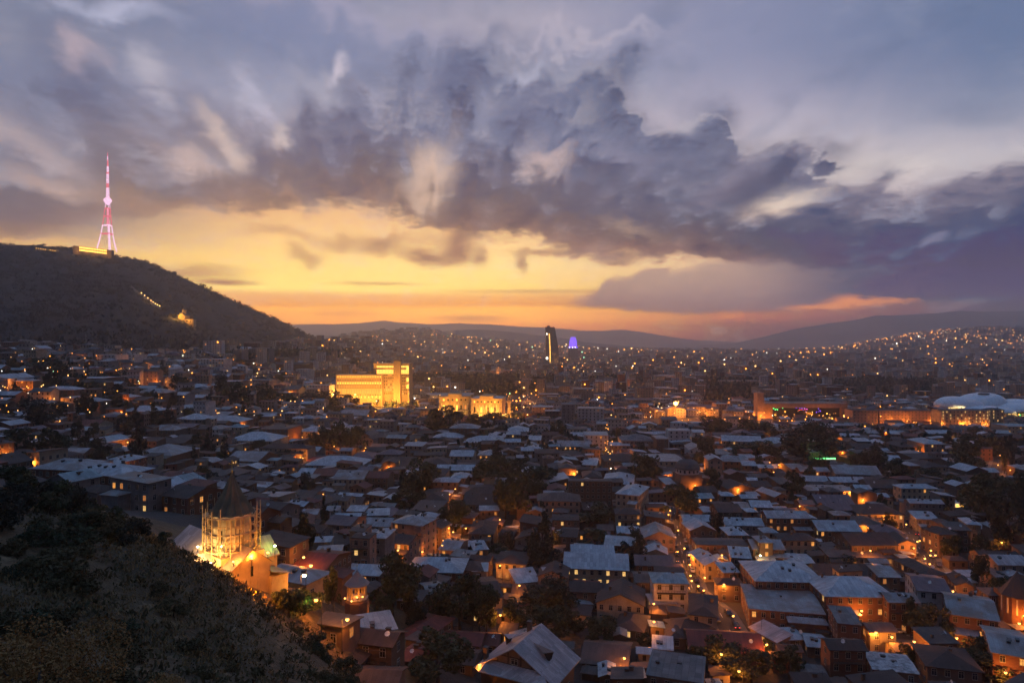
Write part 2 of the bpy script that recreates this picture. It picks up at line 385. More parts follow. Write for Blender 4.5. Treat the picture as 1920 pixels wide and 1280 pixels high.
def roof_mat(name, c, period, metal, rough, rust=0.3, var=0.5, tile=False):
    m, g, b = new_mat(name)
    uv = tex(g, 'UV'); o = tex(g); r = rnd(g)
    sp = g.n.new('ShaderNodeSeparateXYZ'); g.l.new(uv, sp.inputs[0])
    off = g.vm('ADD', o, g.xyz(g.mul(r, 91.0), g.mul(r, 43.0), 0))
    u = g.div(sp.outputs[0], period); fr = g.m('FRACT', u); seam = g.ss(g.m('ABSOLUTE', g.sub(fr, 0.5)), 0.40, 0.5)
    # every sheet has its own tone
    sh = g.n.new('ShaderNodeTexWhiteNoise'); sh.noise_dimensions = '3D'
    g.l.new(g.xyz(g.m('FLOOR', u), g.m('FLOOR', g.div(sp.outputs[1], 2.6)), g.m('FLOOR', g.mul(r, 97.0))), sh.inputs['Vector'])
    tone = g.mad(sh.outputs[0], 0.42, 0.76)
    n1 = g.noise(off, 0.22, 5, 0.65); n2 = g.noise(g.vm('MULTIPLY', off, (1, 1, 1)), 1.1, 5, 0.7)
    a = g.mix(g.ss(n1, 0.35, 0.7), c4(c, 0.78), c4(c, 1.1))
    a = g.mix(1.0, a, g.xyz(tone, tone, tone), 'MULTIPLY')
    a = g.mix(g.mul(g.ss(n2, 0.55, 0.75), rust), a, (0.085, 0.05, 0.038, 1))
    a = g.mix(g.mul(seam, 0.45), a, c4(c, 0.35))
    a = g.mix(g.mul(r, var), a, c4((c[0] * 0.5, c[1] * 0.48, c[2] * 0.47)))
    if metal > 0:                                    # some tin roofs have rusted right over
        pt = g.ss(g.noise(off, 0.16, 4, 0.6), 0.42, 0.58)
        a = g.mix(g.mul(g.ss(r, 0.5, 0.95), g.mad(pt, 0.55, 0.3)), a, (0.19, 0.115, 0.082, 1))
    g.put(b.inputs['Base Color'], a)
    b.inputs['Metallic'].default_value = metal
    g.put(b.inputs['Roughness'], g.mad(n2, 0.25, rough))
    h = g.add(g.mul(seam, 1.0), g.mul(n2, 0.35))
    if tile: h = g.add(h, g.m('FRACT', g.div(sp.outputs[1], 0.4)))
    bump(g, b, h, 0.5, 0.06)
    return m
roof_mat('roof_zinc', (0.42, 0.435, 0.45), 1.1, 0.25, 0.42, 0.42, 0.45)
roof_mat('roof_dark', (0.075, 0.050, 0.042), 0.8, 0.0, 0.7, 0.25, 0.4, True)
roof_mat('roof_brown', (0.125, 0.088, 0.072), 0.8, 0.0, 0.65, 0.3, 0.4, True)
roof_mat('roof_red', (0.17, 0.040, 0.028), 0.9, 0.0, 0.6, 0.25, 0.4, True)
roof_mat('roof_mauve', (0.16, 0.11, 0.12), 0.9, 0.1, 0.55, 0.2, 0.3)
roof_mat('roof_grey', (0.17, 0.165, 0.16), 1.6, 0.0, 0.8, 0.35, 0.35)
roof_mat('roof_teal', (0.25, 0.31, 0.32), 1.1, 0.2, 0.45, 0.2, 0.3)
roof_mat('roof_blush', (0.40, 0.33, 0.32), 0.75, 0.15, 0.5, 0.12, 0.15)
ROOF = dict(Z='roof_zinc', D='roof_dark', B='roof_brown', R='roof_red', P='roof_mauve', G='roof_grey', T='roof_teal', L='roof_blush', U='rubble')
ROOFWORD = dict(Z='grey tin', D='dark brown', B='brown', R='red', P='mauve', G='dull grey', T='blue-grey', L='pale pinkish', U='rubble-strewn')
WALL = dict(p='plaster_pink', c='plaster_cream', g='plaster_grey', w='plaster_white', n='plaster_brown', b='brick_red', k='brick_brown', t='timber_dark', y='stone_yellow', s='stone_pale', o='concrete')
WALLWORD = dict(p='pinkish', c='cream', g='grey', w='white', n='brown', b='brick', k='brick', t='timber', y='yellow stone', s='pale stone', o='concrete')

def plain_mat(name, c, rough=0.6, metal=0.0, var=0.3, scale=2.0):
    m, g, b = new_mat(name)
    n = g.noise(tex(g), scale, 4, 0.6)
    g.put(b.inputs['Base Color'], g.mix(g.ss(n, 0.3, 0.7), c4(c, 1 - var), c4(c, 1 + var * 0.5)))
    b.inputs['Roughness'].default_value = rough; b.inputs['Metallic'].default_value = metal
    return m
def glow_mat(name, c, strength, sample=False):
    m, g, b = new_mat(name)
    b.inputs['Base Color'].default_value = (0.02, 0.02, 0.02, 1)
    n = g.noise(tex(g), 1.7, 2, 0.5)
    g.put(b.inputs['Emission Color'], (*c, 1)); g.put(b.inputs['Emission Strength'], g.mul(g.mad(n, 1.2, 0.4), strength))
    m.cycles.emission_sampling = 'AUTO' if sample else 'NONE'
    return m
plain_mat('window_dark', (0.018, 0.018, 0.022), 0.12)
plain_mat('frame_pale', (0.35, 0.31, 0.27), 0.7)
plain_mat('frame_dark', (0.06, 0.045, 0.035), 0.7)
plain_mat('dish_white', (0.55, 0.55, 0.55), 0.45)
plain_mat('metal_dark', (0.05, 0.05, 0.055), 0.5, 0.5)
plain_mat('metal_grey', (0.25, 0.25, 0.26), 0.45, 0.6)
plain_mat('timber_pole', (0.40, 0.29, 0.17), 0.8)
plain_mat('gold', (0.75, 0.48, 0.12), 0.35, 0.9)
plain_mat('bark', (0.055, 0.042, 0.032), 0.95)
plain_mat('rubble', (0.40, 0.38, 0.37), 0.95, 0, 0.6, 0.8)
m_, g_, b_ = new_mat('shell_white')
_s = g_.n.new('ShaderNodeSeparateXYZ'); g_.l.new(tex(g_), _s.inputs[0])
_q = g_.m('MAXIMUM', g_.ss(g_.m('ABSOLUTE', g_.sub(g_.m('FRACT', g_.div(_s.outputs[0], 4.5)), 0.5)), 0.44, 0.5), g_.ss(g_.m('ABSOLUTE', g_.sub(g_.m('FRACT', g_.div(_s.outputs[1], 4.5)), 0.5)), 0.44, 0.5))
g_.put(b_.inputs['Base Color'], g_.mix(g_.mul(_q, .55), g_.mix(g_.noise(tex(g_), .15, 4), (.72, .71, .71, 1), (.86, .84, .83, 1)), (.38, .37, .37, 1))); b_.inputs['Roughness'].default_value = .4
plain_mat('glass_bronze', (0.20, 0.16, 0.14), 0.35, 0.1)
plain_mat('glass_dark', (0.022, 0.022, 0.028), 0.12, 0.0)
plain_mat('rubber', (0.02, 0.02, 0.02), 0.9)
glow_mat('lit_warm', (1.0, 0.40, 0.08), 0.95)
glow_mat('lit_yellow', (1.0, 0.58, 0.18), 0.95)
glow_mat('lit_white', (0.95, 0.98, 0.80), 1.1)
glow_mat('lit_dim', (1.0, 0.36, 0.08), 0.5)
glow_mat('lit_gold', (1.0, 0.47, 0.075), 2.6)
glow_mat('lit_arch', (1.0, 0.50, 0.08), 5.0)
glow_mat('bulb_mast', (1.0, 0.42, 0.08), 14.0)
glow_mat('lit_purple', (0.22, 0.10, 1.0), 1.6)
glow_mat('lit_green', (0.12, 1.0, 0.22), 3.0)
glow_mat('lit_red', (1.0, 0.08, 0.06), 3.0)
glow_mat('bulb_sodium', (1.0, 0.44, 0.09), 4.5)
glow_mat('bulb_white', (1.0, 0.86, 0.6), 9.0)
glow_mat('bulb_green', (0.75, 1.0, 0.45), 22.0)
glow_mat('far_sodium', (1.0, 0.32, 0.035), 8.0)
glow_mat('far_warm', (1.0, 0.52, 0.15), 8.0)
glow_mat('far_white', (1.0, 0.92, 0.74), 7.0)
glow_mat('far_green', (0.4, 1.0, 0.5), 6.0)
glow_mat('led_white', (1.0, 0.60, 0.84), 1.35)
glow_mat('led_red', (1.0, 0.16, 0.24), 1.0)

def leaf_mat(name, c1, c2):
    m, g, b = new_mat(name)
    r = rnd(g); n = g.noise(tex(g), 4.0, 3, 0.6)
    gi = g.n.new('ShaderNodeNewGeometry')
    f = g.add(g.mul(gi.outputs['Random Per Island'], 0.6), g.mul(g.ss(n, 0.35, 0.65), 0.4))
    a = g.mix(f, c4(c1), c4(c2))
    a = g.mix(g.mul(r, 0.4), a, c4((c1[0] * 1.3, c1[1] * 0.9, c1[2] * 0.7)))
    g.put(b.inputs['Base Color'], a); b.inputs['Roughness'].default_value = 0.85
    return m
leaf_mat('leaf_green', (0.018, 0.026, 0.012), (0.055, 0.075, 0.026))
leaf_mat('leaf_olive', (0.032, 0.034, 0.014), (0.085, 0.085, 0.030))
leaf_mat('leaf_dark', (0.010, 0.017, 0.012), (0.026, 0.040, 0.024))
leaf_mat('leaf_rust', (0.15, 0.080, 0.022), (0.38, 0.20, 0.055))
leaf_mat('scrub', (0.036, 0.034, 0.012), (0.13, 0.10, 0.036))
leaf_mat('dry_grass', (0.11, 0.078, 0.030), (0.33, 0.215, 0.090))
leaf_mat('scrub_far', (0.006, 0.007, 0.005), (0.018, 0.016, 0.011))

def soil_mat(name, c1, c2, c3, s):
    m, g, b = new_mat(name)
    p = g.n.new('ShaderNodeNewGeometry').outputs['Position']
    n1 = g.noise(p, s, 6, 0.62); n2 = g.noise(p, s * 7, 5, 0.65); n3 = g.noise(p, s * 45, 4, 0.6)
    a = g.mix(g.ss(n1, 0.38, 0.62), c4(c1), c4(c2))
    a = g.mix(g.ss(n2, 0.55, 0.7, 0, 0.8), a, c4(c3))
    a = g.mix(g.ss(n3, 0.4, 0.7, 0, 0.5), a, c4(c1, 0.5))
    g.put(b.inputs['Base Color'], a); b.inputs['Roughness'].default_value = 0.95
    bump(g, b, g.add(n2, g.mul(n3, 0.4)), 0.8, 0.6)
    return m
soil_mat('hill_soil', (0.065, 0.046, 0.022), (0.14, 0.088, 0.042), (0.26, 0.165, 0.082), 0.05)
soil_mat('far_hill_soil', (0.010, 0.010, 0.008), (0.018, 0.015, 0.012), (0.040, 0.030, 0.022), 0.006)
soil_mat('mountain_soil', (0.10, 0.10, 0.10), (0.14, 0.135, 0.13), (0.18, 0.17, 0.16), 0.001)
soil_mat('city_ground', (0.045, 0.040, 0.036), (0.060, 0.052, 0.046), (0.032, 0.034, 0.024), 0.03)
soil_mat('asphalt', (0.050, 0.048, 0.047), (0.060, 0.057, 0.055), (0.042, 0.040, 0.040), 0.08)
soil_mat('pavement', (0.16, 0.14, 0.125), (0.19, 0.17, 0.15), (0.13, 0.115, 0.10), 0.2)
plain_mat('road_paint', (0.6, 0.6, 0.58), 0.7)

# ---------------------------------------------------------------- mesh builder
class MB:
    def __init__(s):
        s.v = []; s.f = []; s.mi = []; s.uv = []
    def poly(s, pts, mat=0, uvs=None):
        i = len(s.v); s.v.extend([tuple(p) for p in pts]); s.f.append(tuple(range(i, i + len(pts)))); s.mi.append(mat)
        s.uv.extend(uvs if uvs else [(0.0, 0.0)] * len(pts))
    def box(s, x0, x1, y0, y1, z0, z1, mat=0, bottom=False, top=True):
        a = [(x0,y0,z0),(x1,y0,z0),(x1,y1,z0),(x0,y1,z0),(x0,y0,z1),(x1,y0,z1),(x1,y1,z1),(x0,y1,z1)]
        for q in ((0,1,5,4),(1,2,6,5),(2,3,7,6),(3,0,4,7)): s.poly([a[i] for i in q], mat)
        if top: s.poly([a[i] for i in (4,5,6,7)], mat)
        if bottom: s.poly([a[i] for i in (3,2,1,0)], mat)
    def cbox(s, cx, cy, cz, sx, sy, sz, mat=0): s.box(cx-sx/2, cx+sx/2, cy-sy/2, cy+sy/2, cz-sz/2, cz+sz/2, mat, True)
    def tube(s, p0, p1, r0, r1=None, n=6, mat=0, caps=True):
        r1 = r0 if r1 is None else r1
        p0, p1 = Vector(p0), Vector(p1); d = (p1 - p0)
        if d.length < 1e-6: return
        d.normalize(); a = d.orthogonal().normalized(); b = d.cross(a)
        A = [p0 + (a * math.cos(2*math.pi*i/n) + b * math.sin(2*math.pi*i/n)) * r0 for i in range(n)]
        B = [p1 + (a * math.cos(2*math.pi*i/n) + b * math.sin(2*math.pi*i/n)) * r1 for i in range(n)]
        for i in range(n):
            j = (i + 1) % n; s.poly([A[i], A[j], B[j], B[i]], mat)
        if caps: s.poly(B, mat); s.poly(A[::-1], mat)
    def lathe(s, prof, n=16, c=(0, 0), mat=0, ph=0.0, a0=0.0, a1=2*math.pi):
        full = abs(a1 - a0 - 2*math.pi) < 1e-6
        rings = [[(c[0] + r*math.cos(ph+a0+(a1-a0)*i/n), c[1] + r*math.sin(ph+a0+(a1-a0)*i/n), z) for i in range(n + (0 if full else 1))] for r, z in prof]
        for k in range(len(rings) - 1):
            for i in range(n):
                j = (i + 1) % n if full else i + 1
                A, B = rings[k], rings[k+1]
                q = [A[i], A[j], B[j], B[i]]
                if prof[k+1][0] < 1e-6: q = q[:3]
                elif prof[k][0] < 1e-6: q = [q[0], q[2], q[3]]
                s.poly(q, mat)
    def surf(s, verts, faces, t, mat=0):
        """a sheet with thickness t (downwards) and roof-slope uv"""
        V = [Vector(p) for p in verts]; edges = {}
        for f in faces:
            n = (V[f[1]] - V[f[0]]).cross(V[f[2]] - V[f[0]])
            if n.length < 1e-9: continue
            n.normalize()
            if n.z < 0: f = f[::-1]; n = -n
            h = n.cross(Vector((0, 0, 1)))
            h = h.normalized() if h.length > 0.02 else Vector((1, 0, 0)); up = h.cross(n)
            s.poly([V[i] for i in f], mat, [(V[i].dot(h), V[i].dot(up)) for i in f])
            s.poly([V[i] - Vector((0, 0, t)) for i in f[::-1]], mat)
            for i in range(len(f)):
                e = (f[i], f[(i+1) % len(f)]); edges[e] = edges.get(e, 0) + 1
        for (a, b) in list(edges):
            if (b, a) not in edges:
                d = Vector((0, 0, t)); s.poly([V[a], V[a] - d, V[b] - d, V[b]][::-1], mat)
    def build(s, name, mats, parent=None, smooth=False, loc=None):
        me = bpy.data.meshes.new(name); me.from_pydata(s.v, [], s.f)
        for m in (mats if isinstance(mats, (list, tuple)) else [mats]): me.materials.append(MATS[m])
        me.polygons.foreach_set('material_index', s.mi)
        uvl = me.uv_layers.new(name='UVMap'); uvl.data.foreach_set('uv', [c for q in s.uv for c in q])
        if smooth: me.polygons.foreach_set('use_smooth', [True] * len(s.f))
        me.update()
        return link(name, me, parent, loc)
def link(name, data, parent=None, loc=None):
    o = bpy.data.objects.new(name, data); COL.objects.link(o)
    if parent is not None: o.parent = parent
    if loc is not None: o.location = loc
    return o
def empty(name, loc, yaw=0.0):
    o = bpy.data.objects.new(name, None); o.empty_display_size = 0.5
    o.location = loc; o.rotation_euler = (0, 0, R(yaw)); COL.objects.link(o)
    return o
THINGS = []
LANDMARKS = []
def px_of(x, y, z): return (960 + x / y * F, 640 + (CZ - z) / y * F)
def thing(o, desc, cat, group=None, fixed=False, ref=None, at=None):
    """register a thing; loose ones get the rest of their label from the landmark nearest to them"""
    o['category'] = cat; o['label'] = desc
    if group: o['group'] = group
    p = at or o.location
    THINGS.append(dict(o=o, desc=desc, cat=cat, fixed=fixed, p=tuple(p)))
    if ref: LANDMARKS.append((ref, tuple(p)))
    return o
def structure(o, kind='structure'): o['kind'] = kind; return o
def copy_tree(o, parent=None):
    c = o.copy(); COL.objects.link(c)
    if parent is not None: c.parent = parent
    for ch in o.children: copy_tree(ch, c)
    return c
def light(name, loc, energy, color, parent=None, radius=0.3, typ='POINT', **kw):
    d = bpy.data.lights.new(name, typ); d.energy = energy; d.color = color
    if typ == 'POINT' or typ == 'SPOT': d.shadow_soft_size = radius
    for k, v in kw.items(): setattr(d, k, v)
    return link(name, d, parent, loc)
SODIUM = (1.0, 0.29, 0.030)

# ---------------------------------------------------------------- ground, hills, mountains
def grid_mesh(X, Y, Z, name, mat, smooth=True, keep=None):
    n, m = X.shape
    v = np.stack([X, Y, Z], -1).reshape(-1, 3)
    i = np.arange(n * m).reshape(n, m)
    f = np.stack([i[:-1, :-1], i[1:, :-1], i[1:, 1:], i[:-1, 1:]], -1).reshape(-1, 4)
    if keep is not None: f = f[keep.reshape(-1)]
    me = bpy.data.meshes.new(name); me.from_pydata(v.tolist(), [], f.tolist())
    me.materials.append(MATS[mat]); me.polygons.foreach_set('use_smooth', [smooth] * len(f)); me.update()
    return link(name, me)
def noise2(x, y, seed=0, octaves=5, rough=0.5):
    """cheap value noise for relief, arrays"""
    rs = np.random.RandomState(seed); out = np.zeros_like(np.asarray(x, float)); amp = 1.0; tot = 0
    for o in range(octaves):
        t = rs.rand(64, 64); k = 2.0 ** o
        fx, fy = x * k + rs.rand() * 64, y * k + rs.rand() * 64
        ix, iy = np.floor(fx).astype(int), np.floor(fy).astype(int); u, v = _smooth(fx - ix), _smooth(fy - iy)
        a = t[ix % 64, iy % 64]; b = t[(ix+1) % 64, iy % 64]; c = t[ix % 64, (iy+1) % 64]; d = t[(ix+1) % 64, (iy+1) % 64]
        out += amp * ((a*(1-u)+b*u)*(1-v) + (c*(1-u)+d*u)*v - 0.5); tot += amp; amp *= rough
    return out / tot
th = np.radians(np.linspace(-78, 78, 420)); rr_ = np.exp(np.linspace(math.log(4), math.log(15500), 370))
TH, RR = np.meshgrid(th, rr_)
GX, GY = RR * np.sin(TH), RR * np.cos(TH)
GZ = ground(GX, GY)
hilly = (GZ > 8) & (RR < 215) & (GX < 60)
GZ = GZ + np.where(RR < 260, noise2(GX / 14, GY / 14, 3) * np.clip(GZ / 20, 0, 1) * 2.2, 0)
kf = (hilly[:-1, :-1] & hilly[1:, 1:])
structure(grid_mesh(GX, GY, GZ, 'ground', 'city_ground', keep=~kf))
structure(grid_mesh(GX, GY, GZ, 'hillside', 'hill_soil', keep=kf))

# the dark mountain on the left: lofted from its foot to its crest and down the far side
_crest = [(-900,430,1500),(-500,432,1650),(-200,445,1800),(0,458,1900),(70,460,1920),(130,466,1945),(190,474,1955),(225,482,1965),(270,489,1980),(330,515,2030),(400,547,2120),(460,574,2220),(520,600,2330),(570,624,2450),(612,646,2600),(650,662,2750)]
_foot = [(-900,700,560),(-500,690,640),(-200,686,700),(0,684,760),(130,682,800),(225,680,850),(330,678,950),(400,676,1080),(460,672,1250),(520,668,1500),(570,664,1800),(612,662,2150),(650,663,2500)]
def _interp(tab, u):
    t = np.array(tab, float); return [np.interp(u, t[:, 0], t[:, k]) for k in (1, 2)]
us = np.linspace(-900, 650, 330); vs = np.linspace(0, 1.5, 130)
cpy, cD = _interp(_crest, us); fpy, fD = _interp(_foot, us)
cX, cZ_ = (us - 960) / F * cD, CZ - (cpy - 640) / F * cD
fX, fZ_ = (us - 960) / F * fD, CZ - (fpy - 640) / F * fD - 12
U, V = np.meshgrid(np.arange(len(us)), vs)
tt = np.minimum(V, 1.0); back = np.maximum(V - 1.0, 0.0)
HX = fX[U] + (cX - fX)[U] * V; HY = fD[U] + (cD - fD)[U] * V
prof = np.where(tt < 1, tt ** 1.15, 1.0)
HZ = fZ_[U] + (cZ_ - fZ_)[U] * prof
rel = noise2(us[U] / 90.0, V * 3.0, 11, 6, 0.55) * 60 * np.sin(np.pi * tt) ** 0.8 + noise2(HX / 60, HY / 60, 12, 4) * 9 * np.sin(np.pi * np.clip(tt, 0, 1))
gul = np.abs(noise2(us[U] / 45.0 + V * 0.6, V * 0.8, 21, 4)) * 50 * np.sin(np.pi * tt)
HZ = HZ + (rel - gul) * np.clip((cZ_ - fZ_)[U] / 200, 0.1, 1) - back ** 1.3 * 420
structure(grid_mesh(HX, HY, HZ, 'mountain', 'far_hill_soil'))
def hill_point(px, v):
    i = int(np.clip(np.interp(px, us, np.arange(len(us))), 0, len(us) - 1)); k = int(np.clip(v / 1.5 * (len(vs) - 1), 0, len(vs) - 1))
    return HX[k, i], HY[k, i], HZ[k, i]
def hill_at(px, py):
    """the mountain's surface along a bearing"""
    i = int(np.clip(round(np.interp(px, us, np.arange(len(us)))), 0, len(us) - 1))
    q = 640 + (CZ - HZ[:, i]) / HY[:, i] * F
    k = int(np.argmin(np.abs(q[:88] - py)))
    return float(HX[k, i]), float(HY[k, i]), float(HZ[k, i])

def ridge(name, pts, D, depth, rough_, seed, mat='mountain_soil', n=260):
    t = np.array(pts, float); u = np.linspace(t[0, 0], t[-1, 0], n)
    y = np.interp(u, t[:, 0], t[:, 1])
    w = np.linspace(-1, 1, 34); Uw, W = np.meshgrid(np.arange(n), w)
    zc = CZ - (y - 640) / F * D
    X = ((u - 960) / F * D)[Uw]; Yy = D + W * depth
    X = X * (Yy / D)
    hgt = np.maximum(zc + 30, 5)[Uw]
    fall = (1 - np.abs(W)) ** 0.9
    Z = -30 + hgt * fall + noise2(X / (depth * .35), Yy / (depth * .35), seed, 5, 0.55) * rough_ * (1 - np.abs(W)) ** 0.5 * np.clip(np.abs(W) * 3 + .15, 0, 1)
    return structure(grid_mesh(X, Yy, Z, name, mat))
ridge('hills', [(380,645),(480,630),(560,627),(640,629),(740,627),(800,622),(860,617),(900,616),(960,622),(1040,632),(1100,641),(1180,648),(1240,652),(1400,664)], 6600, 1500, 120, 31)
ridge('hills', [(200,640),(400,628),(500,612),(560,606),(620,607),(680,604),(722,600),(750,604),(800,607),(862,604),(920,606),(980,611),(1040,614),(1090,620),(1130,620),(1170,618),(1230,626),(1300,636),(1380,642),(1500,650),(1700,660)], 12500, 2600, 260, 32)
ridge('hills', [(1180,662),(1300,655),(1375,645),(1420,634),(1490,615),(1560,602),(1600,598),(1640,590),(1690,589),(1750,586),(1800,581),(1840,584),(1890,583),(1930,583),(2100,588),(2400,600)], 9500, 2300, 240, 33)

def ribbon(name, pts, width, mat, lift=0.2, px_pts=True):
    """a road or pavement that follows the ground"""
    w = [on_ground(*p)[:2] for p in pts] if px_pts else pts
    P_ = [Vector((a, b)) for a, b in w]; out = []
    for a, b in zip(P_, P_[1:]):
        n = max(1, int((b - a).length / 6))
        out += [a.lerp(b, i / n) for i in range(n)]
    out.append(P_[-1]); mb = MB(); L = []
    for i, p in enumerate(out):
        d = (out[min(i+1, len(out)-1)] - out[max(i-1, 0)]); d.normalize(); nrm = Vector((-d.y, d.x))
        L.append([(q.x, q.y, ground(q.x, q.y) + lift) for q in (p + nrm * width / 2, p - nrm * width / 2)])
    for a, b in zip(L, L[1:]): mb.poly([a[1], b[1], b[0], a[0]])
    return structure(mb.build(name, mat)), out
ROADS = []
def street(pts, width, paint=True, px_pts=True):
    pv, line = ribbon('pavement', pts, width + 4.4, 'pavement', 0.14, px_pts)
    rd, line = ribbon('road', pts, width, 'asphalt', 0.02 + 0.13, px_pts)
    if paint:
        mb = MB()
        for i in range(0, len(line) - 1, 2):
            a, b = line[i], line[i + 1]; d = (b - a).normalized(); n = Vector((-d.y, d.x)) * 0.09
            q = a.lerp(b, 0.55); z0, z1 = ground(a.x, a.y) + 0.16, ground(q.x, q.y) + 0.16
            mb.poly([(a.x-n.x, a.y-n.y, z0), (q.x-n.x, q.y-n.y, z1), (q.x+n.x, q.y+n.y, z1), (a.x+n.x, a.y+n.y, z0)])
        structure(mb.build('road_marking', 'road_paint'))
    ROADS.append((line, width / 2 + 2.2))
    return line
ST1 = street([(1262,950),(1274,1010),(1283,1060),(1300,1110),(1350,1150),(1378,1200),(1392,1245)], 6.5)
ST2 = street([(1690,975),(1712,1010),(1738,1050),(1762,1082)], 7.0)
ST3 = street([(1128,815),(1138,850),(1143,890)], 6.0)
ST4 = street([(968,792),(985,770),(998,745),(1008,726),(1035,705)], 16.0)
ST5 = street([(1600,1182),(1650,1190),(1700,1192),(1740,1200)], 6.5)
ST6 = street([(1310,782),(1345,797),(1390,818)], 8.0)
ST7 = street([(1862,905),(1874,860),(1880,830)], 7.0)

# ================================================================ builders
# ---- windows: a few shared meshes, every window an object of its own
def _window_mesh(name, w, h, glass, frame='frame_pale'):
    mb = MB(); t = 0.09
    for x0, x1, z0, z1 in ((-w/2-t, w/2+t, h/2, h/2+t), (-w/2-t, w/2+t, -h/2-t*1.6, -h/2), (-w/2-t, -w/2, -h/2, h/2), (w/2, w/2+t, -h/2, h/2), (-.03, .03, -h/2, h/2), (-w/2, -.03, h*.18, h*.18+.06), (.03, w/2, h*.18, h*.18+.06)):
        mb.box(x0, x1, -0.10, 0.0, z0, z1, 1, True)
    mb.poly([(-w/2, -0.04, -h/2), (w/2, -0.04, -h/2), (w/2, -0.04, h/2), (-w/2, -0.04, h/2)], 0)
    me = bpy.data.meshes.new(name); me.from_pydata(mb.v, [], mb.f)
    me.materials.append(MATS[glass]); me.materials.append(MATS[frame]); me.polygons.foreach_set('material_index', mb.mi); me.update()
    return me
WIN = {k: _window_mesh('window', 1.1, 1.6, m) for k, m in dict(d='window_dark', w='lit_warm', y='lit_yellow', h='lit_white', o='lit_dim').items()}
def add_window(parent, x, y, z, rot, kind='d', sx=1.0, sz=1.0):
    o = link('window', WIN[kind], parent, (x, y, z)); o.rotation_euler = (0, 0, rot); o.scale = (sx, 1, sz)
    return o
def win_row(parent, rs, x0, x1, y, z, rot, step, lit, kinds='wwyo', sx=1.0, sz=1.0, along='x', chance=0.07):
    n = max(1, int((x1 - x0 - 0.8) / step)); got = 0
    for i in range(n):
        p = x0 + (x1 - x0) * (i + 0.5) / n
        k = 'd'
        if lit and rs.random() < lit: k = rs.choice(kinds); got += 1
        if along == 'x': add_window(parent, p, y, z, rot, k, sx, sz)
        else: add_window(parent, y, p, z, rot, k, sx, sz)
    return got

# ---- roofs: a list of vertices and faces for a footprint, plus the ridge height
def roof_shape(kind, w, d, o, rise):
    x, y = w / 2 + o, d / 2 + o; dz = rise * o / max(min(w, d) / 2, 1)
    if kind == 'hip':
        if w >= d:
            k = (w - d) / 2 + 0.6
            V = [(-x,-y,-dz),(x,-y,-dz),(x,y,-dz),(-x,y,-dz),(-k,0,rise),(k,0,rise)]; Fc = [(0,1,5,4),(1,2,5),(2,3,4,5),(3,0,4)]
        else:
            k = (d - w) / 2 + 0.6
            V = [(-x,-y,-dz),(x,-y,-dz),(x,y,-dz),(-x,y,-dz),(0,-k,rise),(0,k,rise)]; Fc = [(0,1,4),(1,2,5,4),(2,3,5),(3,0,4,5)]
    elif kind == 'gx':
        V = [(-x,-y,-dz),(x,-y,-dz),(x,0,rise),(-x,0,rise),(x,y,-dz),(-x,y,-dz)]; Fc = [(0,1,2,3),(3,2,4,5)]
    elif kind == 'gy':
        V = [(-x,-y,-dz),(0,-y,rise),(0,y,rise),(-x,y,-dz),(x,-y,-dz),(x,y,-dz)]; Fc = [(0,1,2,3),(1,4,5,2)]
    elif kind == 'sf':      # sheds: falling to the front, back, left, right
        V = [(-x,-y,0),(x,-y,0),(x,y,rise),(-x,y,rise)]; Fc = [(0,1,2,3)]
    elif kind == 'sb':
        V = [(-x,-y,rise),(x,-y,rise),(x,y,0),(-x,y,0)]; Fc = [(0,1,2,3)]
    elif kind == 'sl':
        V = [(-x,-y,0),(x,-y,rise),(x,y,rise),(-x,y,0)]; Fc = [(0,1,2,3)]
    elif kind == 'sr':
        V = [(-x,-y,rise),(x,-y,0),(x,y,0),(-x,y,rise)]; Fc = [(0,1,2,3)]
    else:                   # nearly flat, sheets laid to a slight ridge
        V = [(-x,-y,0),(x,-y,0),(x,0,.35),(-x,0,.35),(x,y,0),(-x,y,0)]; Fc = [(0,1,2,3),(3,2,4,5)]
    return V, Fc
SHAPEWORD = dict(hip='hipped', gx='gabled', gy='gabled', sf='lean-to', sb='lean-to', sl='lean-to', sr='lean-to', fl='flat')
DISH = None
def dish_mesh():
    global DISH
    if DISH is None:
        mb = MB(); mb.lathe([(0, .12), (.28, .15), (.48, .26), (.5, .27), (.48, .28), (0.25, .19), (0, .15)], 12); mb.tube((0, 0, .12), (0, 0, -.9), .04, n=5)
        o = mb.build('satellite_dish', ['dish_white']); DISH = o.data; bpy.data.objects.remove(o)
    return DISH

